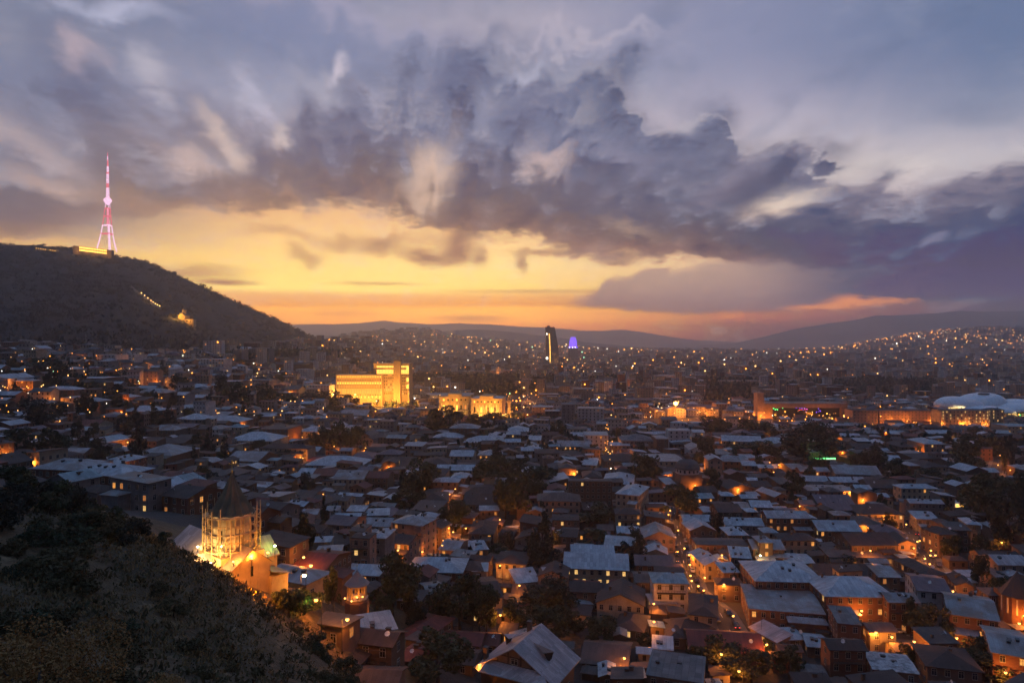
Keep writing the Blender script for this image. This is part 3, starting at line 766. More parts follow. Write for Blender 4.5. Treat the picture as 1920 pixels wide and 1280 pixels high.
def build_house(x, y, z, yaw, w, d, h, kind, roof, wall, rs, rise=None, lit=0.06, detail=2, kinds='wwyo', wins=True, over=0.55, storeys=2, balcony=False, chim=True, wing=None, name='house'):
    """one house: root > wall, roof (> chimney), window ..., balcony (> railing)"""
    root = empty(name, (x, y, z), yaw)
    rise = rise if rise is not None else {'hip': .34, 'gx': .36, 'gy': .42, 'fl': 0}.get(kind, .22) * (min(w, d) / 2 if kind[0] != 's' else d * .6)
    wm = MB(); rm = MB()
    def body(cx, cy, w, d, h, kind, rise):
        x0, x1, y0, y1 = cx - w/2, cx + w/2, cy - d/2, cy + d/2
        wm.box(x0, x1, y0, y1, -3.0, h, 0)
        if kind == 'gx':
            for xx in (x0, x1): wm.poly([(xx, y0, h), (xx, y1, h), (xx, cy, h + rise - .05)] if xx == x1 else [(xx, y1, h), (xx, y0, h), (xx, cy, h + rise - .05)])
        elif kind == 'gy':
            for yy in (y0, y1): wm.poly([(x0, yy, h), (x1, yy, h), (cx, yy, h + rise - .05)] if yy == y0 else [(x1, yy, h), (x0, yy, h), (cx, yy, h + rise - .05)])
        elif kind[0] == 's':
            V, _ = roof_shape(kind, w, d, 0, rise)
            for a, b in ((0, 1), (1, 2), (2, 3), (3, 0)):
                if V[a][2] + V[b][2] > .01: wm.poly([(V[a][0]+cx, V[a][1]+cy, h), (V[b][0]+cx, V[b][1]+cy, h), (V[b][0]+cx, V[b][1]+cy, h+V[b][2]-.02), (V[a][0]+cx, V[a][1]+cy, h+V[a][2]-.02)])
        V, Fc = roof_shape(kind, w, d, over if kind != 'fl' else .25, rise)
        rm.surf([(a + cx, b + cy, c + h + .16) for a, b, c in V], Fc, .16)
    body(0, 0, w, d, h, kind, rise)
    if wing:
        wx, wy, ww, wd, wh, wk = wing; body(wx, wy, ww, wd, wh, wk, .36 * min(ww, wd) / 2)
    wo = wm.build('wall', WALL[wall], root)
    ro = rm.build('roof', ROOF[roof], root)
    if detail >= 1 and chim:
        for _ in range(rs.choice((0, 1, 1, 2)) if detail > 1 else rs.choice((0, 0, 1))):
            cm = MB(); cx, cyy = rs.uniform(-.35, .35) * w, rs.uniform(-.1, .35) * d; s = rs.uniform(.3, .55)
            zt = h + rise * .6 + rs.uniform(.5, 1.3)
            cm.box(cx - s, cx + s, cyy - s*.7, cyy + s*.7, h, zt, 0); cm.box(cx - s*1.2, cx + s*1.2, cyy - s*.9, cyy + s*.9, zt, zt + .16, 1, True)
            cm.build('chimney', ['brick_brown', 'metal_dark'], ro)
    if detail >= 2 and rs.random() < .35:
        o = link('satellite_dish', dish_mesh(), root, (rs.uniform(-.4, .4) * w, -d * .3, h + rise * .45 + 1.0)); o.rotation_euler = (R(rs.uniform(30, 70)), 0, R(rs.uniform(-60, 60)))
        o.scale = (1.1,) * 3
    if detail >= 2 and roof in 'ZTL' and kind in ('hip', 'gx', 'fl', 'sf'):
        for _ in range(rs.choice((0, 1, 2, 3))):
            hm = MB(); cx, cyy = rs.uniform(-.3, .3) * w, -rs.uniform(.08, .26) * d; zz = h + rise * (1 + 2 * cyy / d if kind != 'sf' else .5 + cyy / d) + .1
            hm.box(cx - .4, cx + .4, cyy - .45, cyy + .5, zz - .4, zz + .55, 0); hm.surf([(cx - .5, cyy - .6, zz + .56), (cx + .5, cyy - .6, zz + .56), (cx + .5, cyy + .6, zz + .72), (cx - .5, cyy + .6, zz + .72)], [(0, 1, 2, 3)], .06, 1); hm.build('roof_hatch', ['metal_dark', 'roof_grey'], ro)
    if detail >= 2 and rs.random() < .3:
        am = MB(); ax, ay = rs.uniform(-.3, .3) * w, rs.uniform(0, .3) * d; zt = h + rise + rs.uniform(1.8, 3.2); am.tube((ax, ay, h), (ax, ay, zt), .035, n=5)
        for q in range(4): am.tube((ax - .5 + .08 * q, ay, zt - .15 - .25 * q), (ax + .5 - .08 * q, ay, zt - .15 - .25 * q), .02, n=4)
        am.build('aerial', ['metal_dark'], root)
    nlit = 0
    if wins:
        fh = h / storeys; step = 2.6 if detail >= 2 else 3.4
        side = 'x-' if px_of(x, y, z)[0] > 960 + 250 else ('x+' if px_of(x, y, z)[0] < 960 - 250 else '')
        for s in range(storeys):
            zz = fh * (s + .55)
            nlit += win_row(root, rs, -w/2, w/2, -d/2 - .005, zz, 0, step, lit, kinds)
            if detail >= 2 and (side or abs(yaw) > 12):
                sg = 1 if (side == 'x+' or yaw < -12) and not (side == 'x-') else -1
                nlit += win_row(root, rs, -d/2, d/2, sg * (w/2 + .005), zz, sg * math.pi / 2, step * 1.2, lit, kinds, along='y')
    if balcony:
        bz = h * (storeys - 1) / storeys; bm = MB(); b0 = -d/2 - 1.25
        bm.box(-w*.42, w*.42, b0, -d/2, bz - .12, bz, 0, True)
        bo = bm.build('balcony', ['timber_dark'], root); rl = MB()
        n = max(4, int(w * .84 / .9))
        for i in range(n + 1):
            xx = -w*.42 + w*.84*i/n; rl.box(xx - .04, xx + .04, b0, b0 + .08, bz, bz + (2.5 if i % 3 == 0 else 1.0), 0)
        rl.box(-w*.42, w*.42, b0, b0 + .08, bz + 1.0, bz + 1.1, 0, True); rl.box(-w*.42, w*.42, b0, b0 + .1, bz + 2.5, bz + 2.62, 0, True)
        rl.build('railing', ['frame_dark'], bo)
    return root, nlit, rise
FOOT = []        # footprints: x, y, radius-ish box (w, d, yaw), top height
def blocked(x, y, m=0.0):
    for (a, b, w, d, yw, tp) in FOOT:
        if abs(a - x) > 60 or abs(b - y) > 60: continue
        c, s = math.cos(R(-yw)), math.sin(R(-yw)); u, v = (x - a) * c - (y - b) * s, (x - a) * s + (y - b) * c
        if abs(u) < w / 2 + m and abs(v) < d / 2 + m: return True
    return False
def clear_box(x, y, w, d, yaw, m=0.4):
    c, s = math.cos(R(yaw)), math.sin(R(yaw))
    return not any(blocked(x + (u * w) * c - (v * d) * s, y + (u * w) * s + (v * d) * c, m) for u in (-.5, -.17, .17, .5) for v in (-.5, 0, .5))
def near_road(x, y, m=0.0):
    for line, hw in ROADS:
        for q in line:
            if (q.x - x) ** 2 + (q.y - y) ** 2 < (hw + m) ** 2: return True
    return False

# ---- trees
def crown_mesh(name, kind, seed, mat, n, leaf):
    rs = np.random.RandomState(seed); C = []
    if kind == 'round':
        for i in range(17):
            a = rs.uniform(0, 2*np.pi); z = rs.uniform(.30, .92); rad = .40 * np.sqrt(max(0.05, 1 - ((z - .56) / .42) ** 2)) * np.sqrt(rs.uniform(.1, 1))
            C.append((rad*np.cos(a), rad*np.sin(a), z, rs.uniform(.09, .17)))
    elif kind == 'column':
        for i in range(20):
            z = rs.uniform(.06, .96); w = .085 * np.sin(np.pi * min(1, (1 - z) * 1.1 + .04)) ** .6 if z < .9 else .03
            a = rs.uniform(0, 2*np.pi); C.append((w*np.cos(a)*.6, w*np.sin(a)*.6, z, max(.025, w * .75)))
    elif kind == 'conifer':
        for i in range(26):
            z = rs.uniform(.12, .97); w = .27 * (1 - z) ** .85 + .012; a = rs.uniform(0, 2*np.pi); q = rs.uniform(.2, .9)
            C.append((w*np.cos(a)*q, w*np.sin(a)*q, z, max(.02, w * .42)))
    else:   # scrub: low and wide
        for i in range(15):
            a = rs.uniform(0, 2*np.pi); q = np.sqrt(rs.rand()) * .5; z = rs.uniform(.15, .8) * (1 - q * .7)
            C.append((q*np.cos(a), q*np.sin(a), z, rs.uniform(.12, .22)))
    C = np.array(C); w = C[:, 3] ** 2; idx = rs.choice(len(C), n, p=w / w.sum())
    dv = rs.normal(size=(n, 3)); dv /= np.linalg.norm(dv, axis=1)[:, None]
    rad = C[idx, 3] * (0.55 + .5 * rs.rand(n) ** .5); p = C[idx, :3] + dv * rad[:, None] * np.array([1, 1, 1.0 if kind != 'column' else 1.8])
    p[:, 2] = np.maximum(p[:, 2], .02)
    u = rs.normal(size=(n, 3)); u /= np.linalg.norm(u, axis=1)[:, None]
    if kind == 'column': u[:, 2] = np.abs(u[:, 2]) + 1.2; u /= np.linalg.norm(u, axis=1)[:, None]
    t = np.cross(u, rs.normal(size=(n, 3))); t /= np.linalg.norm(t, axis=1)[:, None]
    s = leaf * (0.6 + .8 * rs.rand(n))[:, None]
    v = np.stack([p - u*s - t*s*.15, p + t*s*.62 - u*s*.1, p + u*s + t*s*.1, p - t*s*.62 + u*s*.15], 1).reshape(-1, 3)
    f = np.arange(4 * n).reshape(n, 4)
    me = bpy.data.meshes.new(name); me.from_pydata(v.tolist(), [], f.tolist()); me.materials.append(MATS[mat]); me.update()
    return me
def trunk_mesh(kind, seed):
    rs = random.Random(seed); mb = MB()
    top = dict(round=.55, column=.85, conifer=.93, scrub=.35)[kind]; r = dict(round=.030, column=.016, conifer=.020, scrub=.025)[kind]
    pts = [Vector((rs.uniform(-.012, .012) * i, rs.uniform(-.012, .012) * i, -.06 + (top + .06) * i / 4)) for i in range(5)]
    for i in range(4): mb.tube(pts[i], pts[i+1], r * (1 - i * .2), r * (1 - (i+1) * .2), 7, caps=False)
    for i in range(6 if kind in ('round', 'scrub') else 0):
        a = i * 1.05 + rs.uniform(-.3, .3); b = pts[2].lerp(pts[4], rs.random())
        e = b + Vector((math.cos(a) * .26, math.sin(a) * .26, rs.uniform(.1, .26))); m = b.lerp(e, .5) + Vector((0, 0, -.03))
        mb.tube(b, m, r * .5, r * .36, 5, caps=False); mb.tube(m, e, r * .36, r * .12, 5, caps=False)
    o = mb.build('trunk', ['bark']); me = o.data; bpy.data.objects.remove(o)
    return me
TREE = {}
for k_, kind_, mat_, n_, leaf_, nv in (('r', 'round', 'leaf_green', 2600, .030, 4), ('o', 'round', 'leaf_olive', 2600, .030, 2), ('d', 'round', 'leaf_dark', 2600, .030, 2), ('c', 'column', 'leaf_dark', 900, .020, 2), ('k', 'conifer', 'leaf_dark', 2200, .022, 2), ('s', 'scrub', 'scrub', 1700, .045, 3), ('e', 'scrub', 'leaf_green', 1700, .045, 2), ('u', 'scrub', 'leaf_rust', 15000, .0095, 2)):
    TREE[k_] = [(crown_mesh('crown', kind_, 100 + 7 * i + ord(k_), mat_, n_, leaf_), trunk_mesh(kind_, i + ord(k_))) for i in range(nv)]
TREENAME = dict(r=('broadleaf_tree', 'dark green broadleaf tree'), o=('broadleaf_tree', 'olive green broadleaf tree'), d=('broadleaf_tree', 'nearly black broadleaf tree'), c=('cypress_tree', 'slim dark cypress'), k=('conifer_tree', 'pointed dark conifer'), s=('bush', 'scrubby brown-green bush'), e=('bush', 'leafy green bush'), u=('bush', 'rust-leaved bush'))
TREES = []
def plant(x, y, z, kind, h, w, rs):
    cr, tr = rs.choice(TREE[kind]); nm, desc = TREENAME[kind]
    root = empty(nm, (x, y, z), rs.uniform(0, 360))
    for n_, me in (('crown', cr), ('trunk', tr)):
        o = link(n_, me, root)
        nat = dict(r=.95, o=.95, d=.95, c=.2, k=.55, s=1.15, e=1.15, u=1.15)[kind]
        o.scale = (w / nat, w / nat, h)
    big = 'tall ' if h > 13 else ('small ' if h < 6 and kind in 'rodck' else '')
    thing(root, big + desc, 'bush' if kind in 'seu' else 'tree', 'bushes on the near hillside' if kind in 'seu' else ('cypresses and conifers among the houses' if kind in 'ck' else 'trees among the houses'), at=(x, y, z + h * .5))
    TREES.append((x, y, w / 2))
    return root

# ---- street lamps
LAMPS = {}
def lamp_proto(two):
    root = empty('street_lamp', (0, 0, 0)); mb = MB()
    mb.tube((0, 0, -.5), (0, 0, 6.3), .09, .05, 7); mb.tube((0, 0, -.5), (0, 0, .9), .14, .12, 7)
    sides = (-1, 1) if two else (1,)
    for s in sides: mb.tube((0, 0, 6.2), (.5 * s, 0, 6.6), .045, n=5); mb.tube((.5 * s, 0, 6.6), (1.1 * s, 0, 6.65), .045, n=5)
    mb.build('pole', ['metal_dark'], root)
    for s in sides:
        hm = MB(); hm.box(.95*s - .35, .95*s + .35, -.16, .16, 6.58, 6.74, 0, True); hd = hm.build('lamp_head', ['metal_grey'], root)
        bm = MB(); bm.lathe([(0, -.32), (.22, -.27), (.36, -.10), (.34, .08), (.16, .18), (0, .15)], 10); b = bm.build('bulb', ['bulb_sodium'], hd, smooth=True); b.location = (.98 * s, 0, 6.40)
    return root
def lamp(x, y, z, power, two=False, kind='sodium', yaw=0, desc=None, hang=0.0):
    if two not in LAMPS:
        LAMPS[two] = lamp_proto(two); r = LAMPS[two]
    else: r = copy_tree(LAMPS[two])
    r.location = (x, y, z); r.rotation_euler = (0, 0, R(yaw))
    col = SODIUM; word = 'orange'
    if kind != 'sodium':
        word = {'white': 'white', 'green': 'greenish'}[kind]; col = (1, .9, .7) if kind == 'white' else (.8, 1.0, .4)
        for hd in r.children:
            for b in hd.children:
                if b.type == 'MESH':
                    b.data = b.data.copy(); b.data.materials.clear(); b.data.materials.append(MATS['bulb_' + kind])
    if power > 0: light('lamp_light', (.98 if not two else 0, -.1, 5.7), power, col, r, .35)
    thing(r, desc or ('twin-armed %s street lamp' if two else 'glowing %s street lamp') % word, 'street lamp', 'street lamps of the old town', at=(x, y, z + 6.3))
    return r

# ---- cars
def car_proto():
    root = empty('parked_car', (0, 0, 0)); b = MB()
    prof = [(-2.1,.35),(-2.15,.75),(-1.9,.92),(-1.25,.98),(-.65,1.42),(.75,1.45),(1.35,1.02),(2.0,.92),(2.12,.6),(2.1,.35)]
    for s in (-1, 1):
        q = [(x_, s * (.84 if z_ < 1.0 else .70), z_) for x_, z_ in prof]; b.poly(q if s < 0 else q[::-1])
    for (x0, z0), (x1, z1) in zip(prof, prof[1:] + prof[:1]):
        a0, a1 = (.84 if z0 < 1.0 else .70), (.84 if z1 < 1.0 else .70)
        b.poly([(x0, -a0, z0), (x0, a0, z0), (x1, a1, z1), (x1, -a1, z1)])
    b.build('body', ['car_paint'], root)
    gm = MB()
    for s in (-1, 1):
        q = [(-1.05, s*.80, 1.03), (1.15, s*.80, 1.03), (.7, s*.725, 1.36), (-.6, s*.725, 1.36)]; gm.poly(q if s < 0 else q[::-1])
    gm.poly([(1.33, -.66, 1.08), (1.33, .66, 1.08), (.82, .62, 1.42), (.82, -.62, 1.42)]); gm.poly([(-1.24, .66, 1.05), (-1.24, -.66, 1.05), (-.70, -.62, 1.40), (-.70, .62, 1.40)])
    gm.build('window', ['glass_dark'], root)
    for sx in (-1.3, 1.3):
        for sy in (-.8, .8):
            w = MB(); w.tube((sx, sy - .1, .33), (sx, sy + .1, .33), .33, n=12); w.build('wheel', ['rubber'], root)
    for s in (-.6, .6):
        h = MB(); h.cbox(2.1, s, .68, .12, .34, .16); h.build('headlight', ['frame_pale'], root)
        h = MB(); h.cbox(-2.13, s, .72, .10, .34, .16); h.build('tail_light', ['tail_dark'], root)
    return root
m_, g_, b_ = new_mat('car_paint')
g_.put(b_.inputs['Base Color'], g_.ramp(rnd(g_), [(0, (.02,.02,.025,1)), (.3, (.25,.26,.28,1)), (.55, (.5,.5,.5,1)), (.75, (.05,.06,.09,1)), (1, (.22,.03,.03,1))], 'CONSTANT')); b_.inputs['Roughness'].default_value = .25; b_.inputs['Metallic'].default_value = .3
plain_mat('tail_dark', (.2, .01, .01), .3)
CAR = None
def car(x, y, yaw, desc='small parked car', lights=False):
    global CAR
    if CAR is None: CAR = r = car_proto()
    else: r = copy_tree(CAR)
    r.location = (x, y, ground(x, y) + .19); r.rotation_euler = (0, 0, R(yaw))
    if lights:
        for ch in r.children:
            if ch.name.startswith(('headlight', 'tail_light')):
                ch.data = ch.data.copy(); ch.data.materials.clear(); ch.data.materials.append(MATS['bulb_white' if ch.name.startswith('head') else 'lit_red'])
    thing(r, desc, 'car', 'cars along the lamp-lit streets')
    return r

# ================================================================ landmarks
rs = random.Random(5)
def sub(name, mats, parent, fn, smooth=False, loc=None):
    mb = MB(); fn(mb); return mb.build(name, mats, parent, smooth, loc)

# ---- the church with the scaffolded drum
def church():
    x, y, z = -52.5, 128.0, 45.2
    yaw = -41.0
    root = empty('church', (x, y, z), yaw)
    W, H, RI = 7.2, 4.6, 2.7
    wm = MB(); arms = {}
    rl = []
    for (ax, L, w, h) in (('x+', 7.4, W, H), ('x-', 17.5, W, H), ('y+', 7.4, 6.4, H - .3), ('y-', 6.6, 5.4, H - 1.0)):
        s = 1 if ax[1] == '+' else -1
        if ax[0] == 'x':
            a, b = sorted((s * 3.2, s * L)); wm.box(a, b, -w/2, w/2, -6, h)
            e = s * L; q = [(e, -w/2, h), (e, w/2, h), (e, 0, h + RI)]; wm.poly(q if s > 0 else [q[1], q[0], q[2]])
            V = [(a - .3*(s < 0), -w/2-.5, h-.3), (b + .3*(s > 0), -w/2-.5, h-.3), (b + .3*(s > 0), 0, h+RI+.12), (a - .3*(s < 0), 0, h+RI+.12), (b + .3*(s > 0), w/2+.5, h-.3), (a - .3*(s < 0), w/2+.5, h-.3)]
        else:
            a, b = sorted((s * 3.2, s * L)); wm.box(-w/2, w/2, a, b, -6, h)
            e = s * L; q = [(-w/2, e, h), (w/2, e, h), (0, e, h + RI)]; wm.poly(q if s < 0 else [q[1], q[0], q[2]])
            V = [(-w/2-.5, a - .3*(s < 0), h-.3), (-w/2-.5, b + .3*(s > 0), h-.3), (0, b + .3*(s > 0), h+RI+.1), (0, a - .3*(s < 0), h+RI+.1), (w/2+.5, b + .3*(s > 0), h-.3), (w/2+.5, a - .3*(s < 0), h-.3)]
        rl.append(V)
    wm.box(-4.2, 4.2, -4.2, 4.2, -6, H + 1.2)
    wm.box(3.4, 8.4, 3.3, 6.6, -6, 1.7)                       # low annex on the right
    wm.build('wall', 'stone_yellow', root)
    for V in rl:
        rm = MB(); rm.surf(V, [(0, 1, 2, 3), (3, 2, 4, 5)], .18); rm.build('roof', 'roof_blush', root)
    rm = MB(); rm.surf([(3.2, 3.3, 2.8), (3.2, 7.1, 1.7), (8.9, 7.1, 1.7), (8.9, 3.3, 2.8)], [(0, 1, 2, 3)], .15); rm.build('roof', 'roof_blush', root)
    sub('slit_window', ['window_dark'], root, lambda m: m.cbox(7.41, 0, 3.4, .06, .5, 1.8))
    # drum with slit windows, eaves cornice, pleated cone, ball and cross
    dr = MB(); z0, z1, r = 5.2, 12.8, 3.35
    dr.lathe([(r + .35, z0), (r + .35, z0 + .7), (r, z0 + .8), (r, z1 - .5), (r + .45, z1 - .3), (r + .45, z1)], 12, ph=math.pi/12)
    do = dr.build('drum', 'stone_pale', root)
    for k in range(0, 12, 2):
        a = 2 * math.pi * k / 12 + math.pi / 6 * 0
        c = r * math.cos(math.pi / 12) + .03
        wn = MB(); wn.box(-.2, .2, -.06, .03, z0 + 1.8, z0 + 5.0, 0, True)
        for sx in (-.5, .42): wn.box(sx, sx + .1, -.12, .05, z0 + 1.4, z0 + 5.6, 1, True)
        wn.lathe([(.55, 0), (.42, .14)], 8, mat=1) if False else None
        o = wn.build('slit_window', ['window_dark', 'stone_pale'], do); o.location = (c * math.cos(a + math.pi/12*0), c * math.sin(a), 0); o.rotation_euler = (0, 0, a + math.pi / 2)
    cn = MB(); n = 24; tip = (0, 0, z1 + 7.6)
    for k in range(n):                                          # folded stone cone
        a, b = 2*math.pi*k/n, 2*math.pi*(k+1)/n; ra, rb = (4.05 if k % 2 == 0 else 3.5), (4.05 if k % 2 else 3.5)
        A, B = (ra*math.cos(a), ra*math.sin(a), z1 - .1), (rb*math.cos(b), rb*math.sin(b), z1 - .1)
        M1, M2 = (ra*.47*math.cos(a), ra*.47*math.sin(a), z1 + 3.55), (rb*.47*math.cos(b), rb*.47*math.sin(b), z1 + 3.55)
        cn.poly([A, B, M2, M1]); cn.poly([M1, M2, tip]); cn.poly([A, (0, 0, z1 - .1), B])
    cn.build('cone_roof', 'stone_dark', root)
    cr = MB(); t = z1 + 7.3
    cr.lathe([(0, t), (.16, t + .1), (.12, t + .35), (.22, t + .5), (.0, t + .75)], 10); cr.tube((0, 0, t), (0, 0, t + 2.5), .06, n=6)
    cr.cbox(0, 0, t + 1.75, 1.15, .12, .16); cr.cbox(0, 0, t + 2.25, .16, .12, .5); cr.cbox(-.55, 0, t + 1.75, .14, .13, .34); cr.cbox(.55, 0, t + 1.75, .14, .13, .34)
    o = cr.build('cross', 'gold', root); o.rotation_euler = (0, 0, R(-yaw))
    thing(root, 'yellow stone church under scaffolding, its drum topped by a folded cone and gold cross', 'church', fixed=True, ref='scaffolded church', at=(x, y, z + 10))
    # scaffolding of timber poles
    sc = empty('scaffolding', (x, y, z + 4.2), yaw); rq = random.Random(3); n = 18
    for ring, rad in ((0, 4.25), (1, 5.05)):
        for k in range(n):
            a = 2 * math.pi * (k + .5 * ring) / n; j = rq.uniform(-.1, .1); top = 9.0 + rq.uniform(-.6, 1.9) if ring else 8.2 + rq.uniform(-.5, .6)
            b0 = rq.uniform(-2.6, -1.0) if ring else 0.2
            mb = MB(); mb.tube(((rad + j) * math.cos(a), (rad + j) * math.sin(a), b0), (rad * math.cos(a + .02), rad * math.sin(a + .02), top), .10, .085, 6)
            mb.build('pole', 'timber_pole', sc)
        for lv in range(6):
            zz = .9 + lv * 1.5; mb = MB(); off = rq.uniform(0, .3)
            for k in range(n):
                a, b = 2*math.pi*(k - .12 + off)/n, 2*math.pi*(k + 1.12 + off)/n; zt = zz + rq.uniform(-.12, .12)
                mb.tube((rad*math.cos(a), rad*math.sin(a), zt), (rad*math.cos(b), rad*math.sin(b), zt + rq.uniform(-.1, .1)), .075, n=5)
            mb.build('ledger', 'timber_pole', sc)
    for lv in (1, 3, 5):
        zz = 1.0 + lv * 1.5
        for k in range(n):
            if rq.random() < .45: continue
            a, b = 2*math.pi*k/n, 2*math.pi*(k+.9)/n
            q = [(4.25*math.cos(a), 4.25*math.sin(a)), (5.0*math.cos(a), 5.0*math.sin(a)), (5.0*math.cos(b), 5.0*math.sin(b)), (4.25*math.cos(b), 4.25*math.sin(b))]
            mb = MB(); mb.surf([(p[0], p[1], zz) for p in q], [(0, 1, 2, 3)], .06); mb.build('deck', 'timber_pole', sc)
    for k in range(9):
        a = 2*math.pi*rq.random(); b = a + rq.choice((-1, 1)) * .42; zz = rq.uniform(.2, 4.5)
        mb = MB(); mb.tube((5.1*math.cos(a), 5.1*math.sin(a), zz), (5.1*math.cos(b), 5.1*math.sin(b), zz + 3.2), .06, n=5); mb.build('brace', 'timber_pole', sc)
    thing(sc, 'floodlit timber scaffolding of tied poles round the church drum', 'scaffolding', fixed=True, at=(x, y, z + 9))
    # floodlights standing at the foot of the drum
    fl = [(-152, 'white', 1300), (-122, 'white', 2500), (-95, 'white', 2300), (-66, 'sodium', 1500), (-42, 'sodium', 1300), (-14, 'sodium', 1300), (20, 'green', 300), (165, 'white', 700)]
    for a, kd, pw in fl:
        q = R(a); px_, py_ = x + 7.6 * math.cos(q), y + 7.6 * math.sin(q); zz = z + 5.6
        f = empty('floodlight', (px_, py_, zz)); mb = MB(); mb.cbox(0, 0, 0, .34, .3, .3); mb.tube((0, 0, -.15), (0, 0, -2.2), .05, n=5); mb.build('housing', 'metal_dark', f)
        mb = MB(); mb.lathe([(0, .3), (.2, .26), (.24, .12), (.16, 0)], 10); mb.build('lens', 'bulb_white' if kd == 'white' else ('bulb_green' if kd == 'green' else 'bulb_sodium'), f)
        col = dict(white=(1, .58, .17), sodium=(1, .32, .03), green=(.50, 1, .10))[kd]
        light('lamp_light', (0, 0, .55), pw, col, f, .25)
        thing(f, {'white': 'pale yellow', 'sodium': 'orange', 'green': 'greenish'}[kd] + ' floodlight at the foot of the church drum', 'floodlight', 'floodlights round the church drum', at=(px_, py_, zz))
    # lights that wash the front gable and the annex
    for dx, dy, dz, pw, col, ds in ((9.5, -12.5, 1.0, 4200, (1, .27, .012), 'orange floodlight before the church front gable'), (15.0, -3.5, 1.2, 260, (.45, 1, .08), 'green floodlight beside the low church annex')):
        px_, py_ = x + dx, y + dy; zz = max(ground(px_, py_) + .6, z - 3.5)
        f = empty('floodlight', (px_, py_, zz)); mb = MB(); mb.cbox(0, 0, 0, .4, .4, .3); mb.build('housing', 'metal_dark', f); light('lamp_light', (0, 0, .8), pw, col, f, .3)
        thing(f, ds, 'floodlight', fixed=True)
church()

# ---- the open bell tower
def bell_tower():
    Y = 165.0; x = (669.5 - 960) / F * Y; g0 = ground(x, Y)
    zf = CZ - 478 / F * Y; ze = CZ - 454 / F * Y; za = CZ - 427 / F * Y
    root = empty('bell_tower', (x, Y, g0)); zf -= g0; ze -= g0; za -= g0; r = 2.35
    sub('base', ['brick_red', 'stone_pale'], root, lambda m: (m.lathe([(r + .7, -3), (r + .5, zf - .9), (r + .1, zf - .3)], 8, ph=math.pi/8), m.lathe([(r + .35, zf - .3), (r + .35, zf), (0, zf)], 8, ph=math.pi/8, mat=1)))
    for k in range(8):
        a = math.pi / 8 + k * math.pi / 4; b = a + math.pi / 4
        mb = MB(); mb.tube((r*.92*math.cos(a), r*.92*math.sin(a), zf), (r*.92*math.cos(a), r*.92*math.sin(a), ze), .27, .24, 8); mb.build('column', 'stone_yellow', root)
        mb = MB(); N = 7                                        # arch between two columns
        A, B = Vector((r*math.cos(a), r*math.sin(a), 0)), Vector((r*math.cos(b), r*math.sin(b), 0)); hw = (B - A).length / 2
        for i in range(N):
            t0, t1 = i / N, (i + 1) / N
            def zz(t): return ze - 1.2 + hw * .95 * math.sqrt(max(0, 1 - (2*t - 1) ** 2))
            p, q = A.lerp(B, t0), A.lerp(B, t1)
            for s in (1.0, .84):
                mb.poly([(p.x*s, p.y*s, min(zz(t0), ze)), (q.x*s, q.y*s, min(zz(t1), ze)), (q.x*s, q.y*s, ze + .25), (p.x*s, p.y*s, ze + .25)])
        mb.build('arch', 'stone_yellow', root)
    sub('cone_roof', ['roof_blush'], root, lambda m: (m.lathe([(r + .75, ze + .1), (r * .45, ze + (za - ze) * .55), (0, za)], 8, ph=math.pi/8), m.lathe([(r * .2, ze + .1), (r + .75, ze + .1)], 8, ph=math.pi/8)))
    sub('finial', ['gold'], root, lambda m: (m.tube((0, 0, za - .1), (0, 0, za + 1.3), .05, n=5), m.cbox(0, 0, za + .9, .5, .06, .07)))
    sub('bell', ['gold'], root, lambda m: m.lathe([(.02, ze - .4), (.25, ze - .5), (.35, ze - 1.1), (.52, ze - 1.35)], 12), True)
    thing(root, 'small open bell tower with pale cone roof and glowing arches', 'bell tower', fixed=True, ref='bell tower', at=(x, Y, g0 + zf))
    for dx, dy, dz, pw in ((-2.6, -1.4, .1, 60), (.7, -2.9, .9, 150), (1.9, -2.6, .9, 110), (-.7, -2.7, -.1, 60)):
        f = empty('floodlight', (x + dx, Y + dy, g0 + zf + dz)); mb = MB(); mb.lathe([(0, .22), (.2, .14), (.22, 0), (.1, -.14)], 10); mb.build('lens', 'bulb_sodium', f)
        mb = MB(); mb.cbox(0, .2, -.16, .3, .24, .18); mb.tube((0, .2, -.2), (0, .5, -1.6), .05, n=5); mb.build('housing', 'metal_dark', f)
        light('lamp_light', (0, -.35, .2), pw, SODIUM, f, .2)
        thing(f, 'bright orange floodlight mounted on the bell tower', 'floodlight', 'floodlights on the bell tower')
    light('lamp_light', (0, 0, zf + .5), 160, SODIUM, root, .3)
bell_tower()

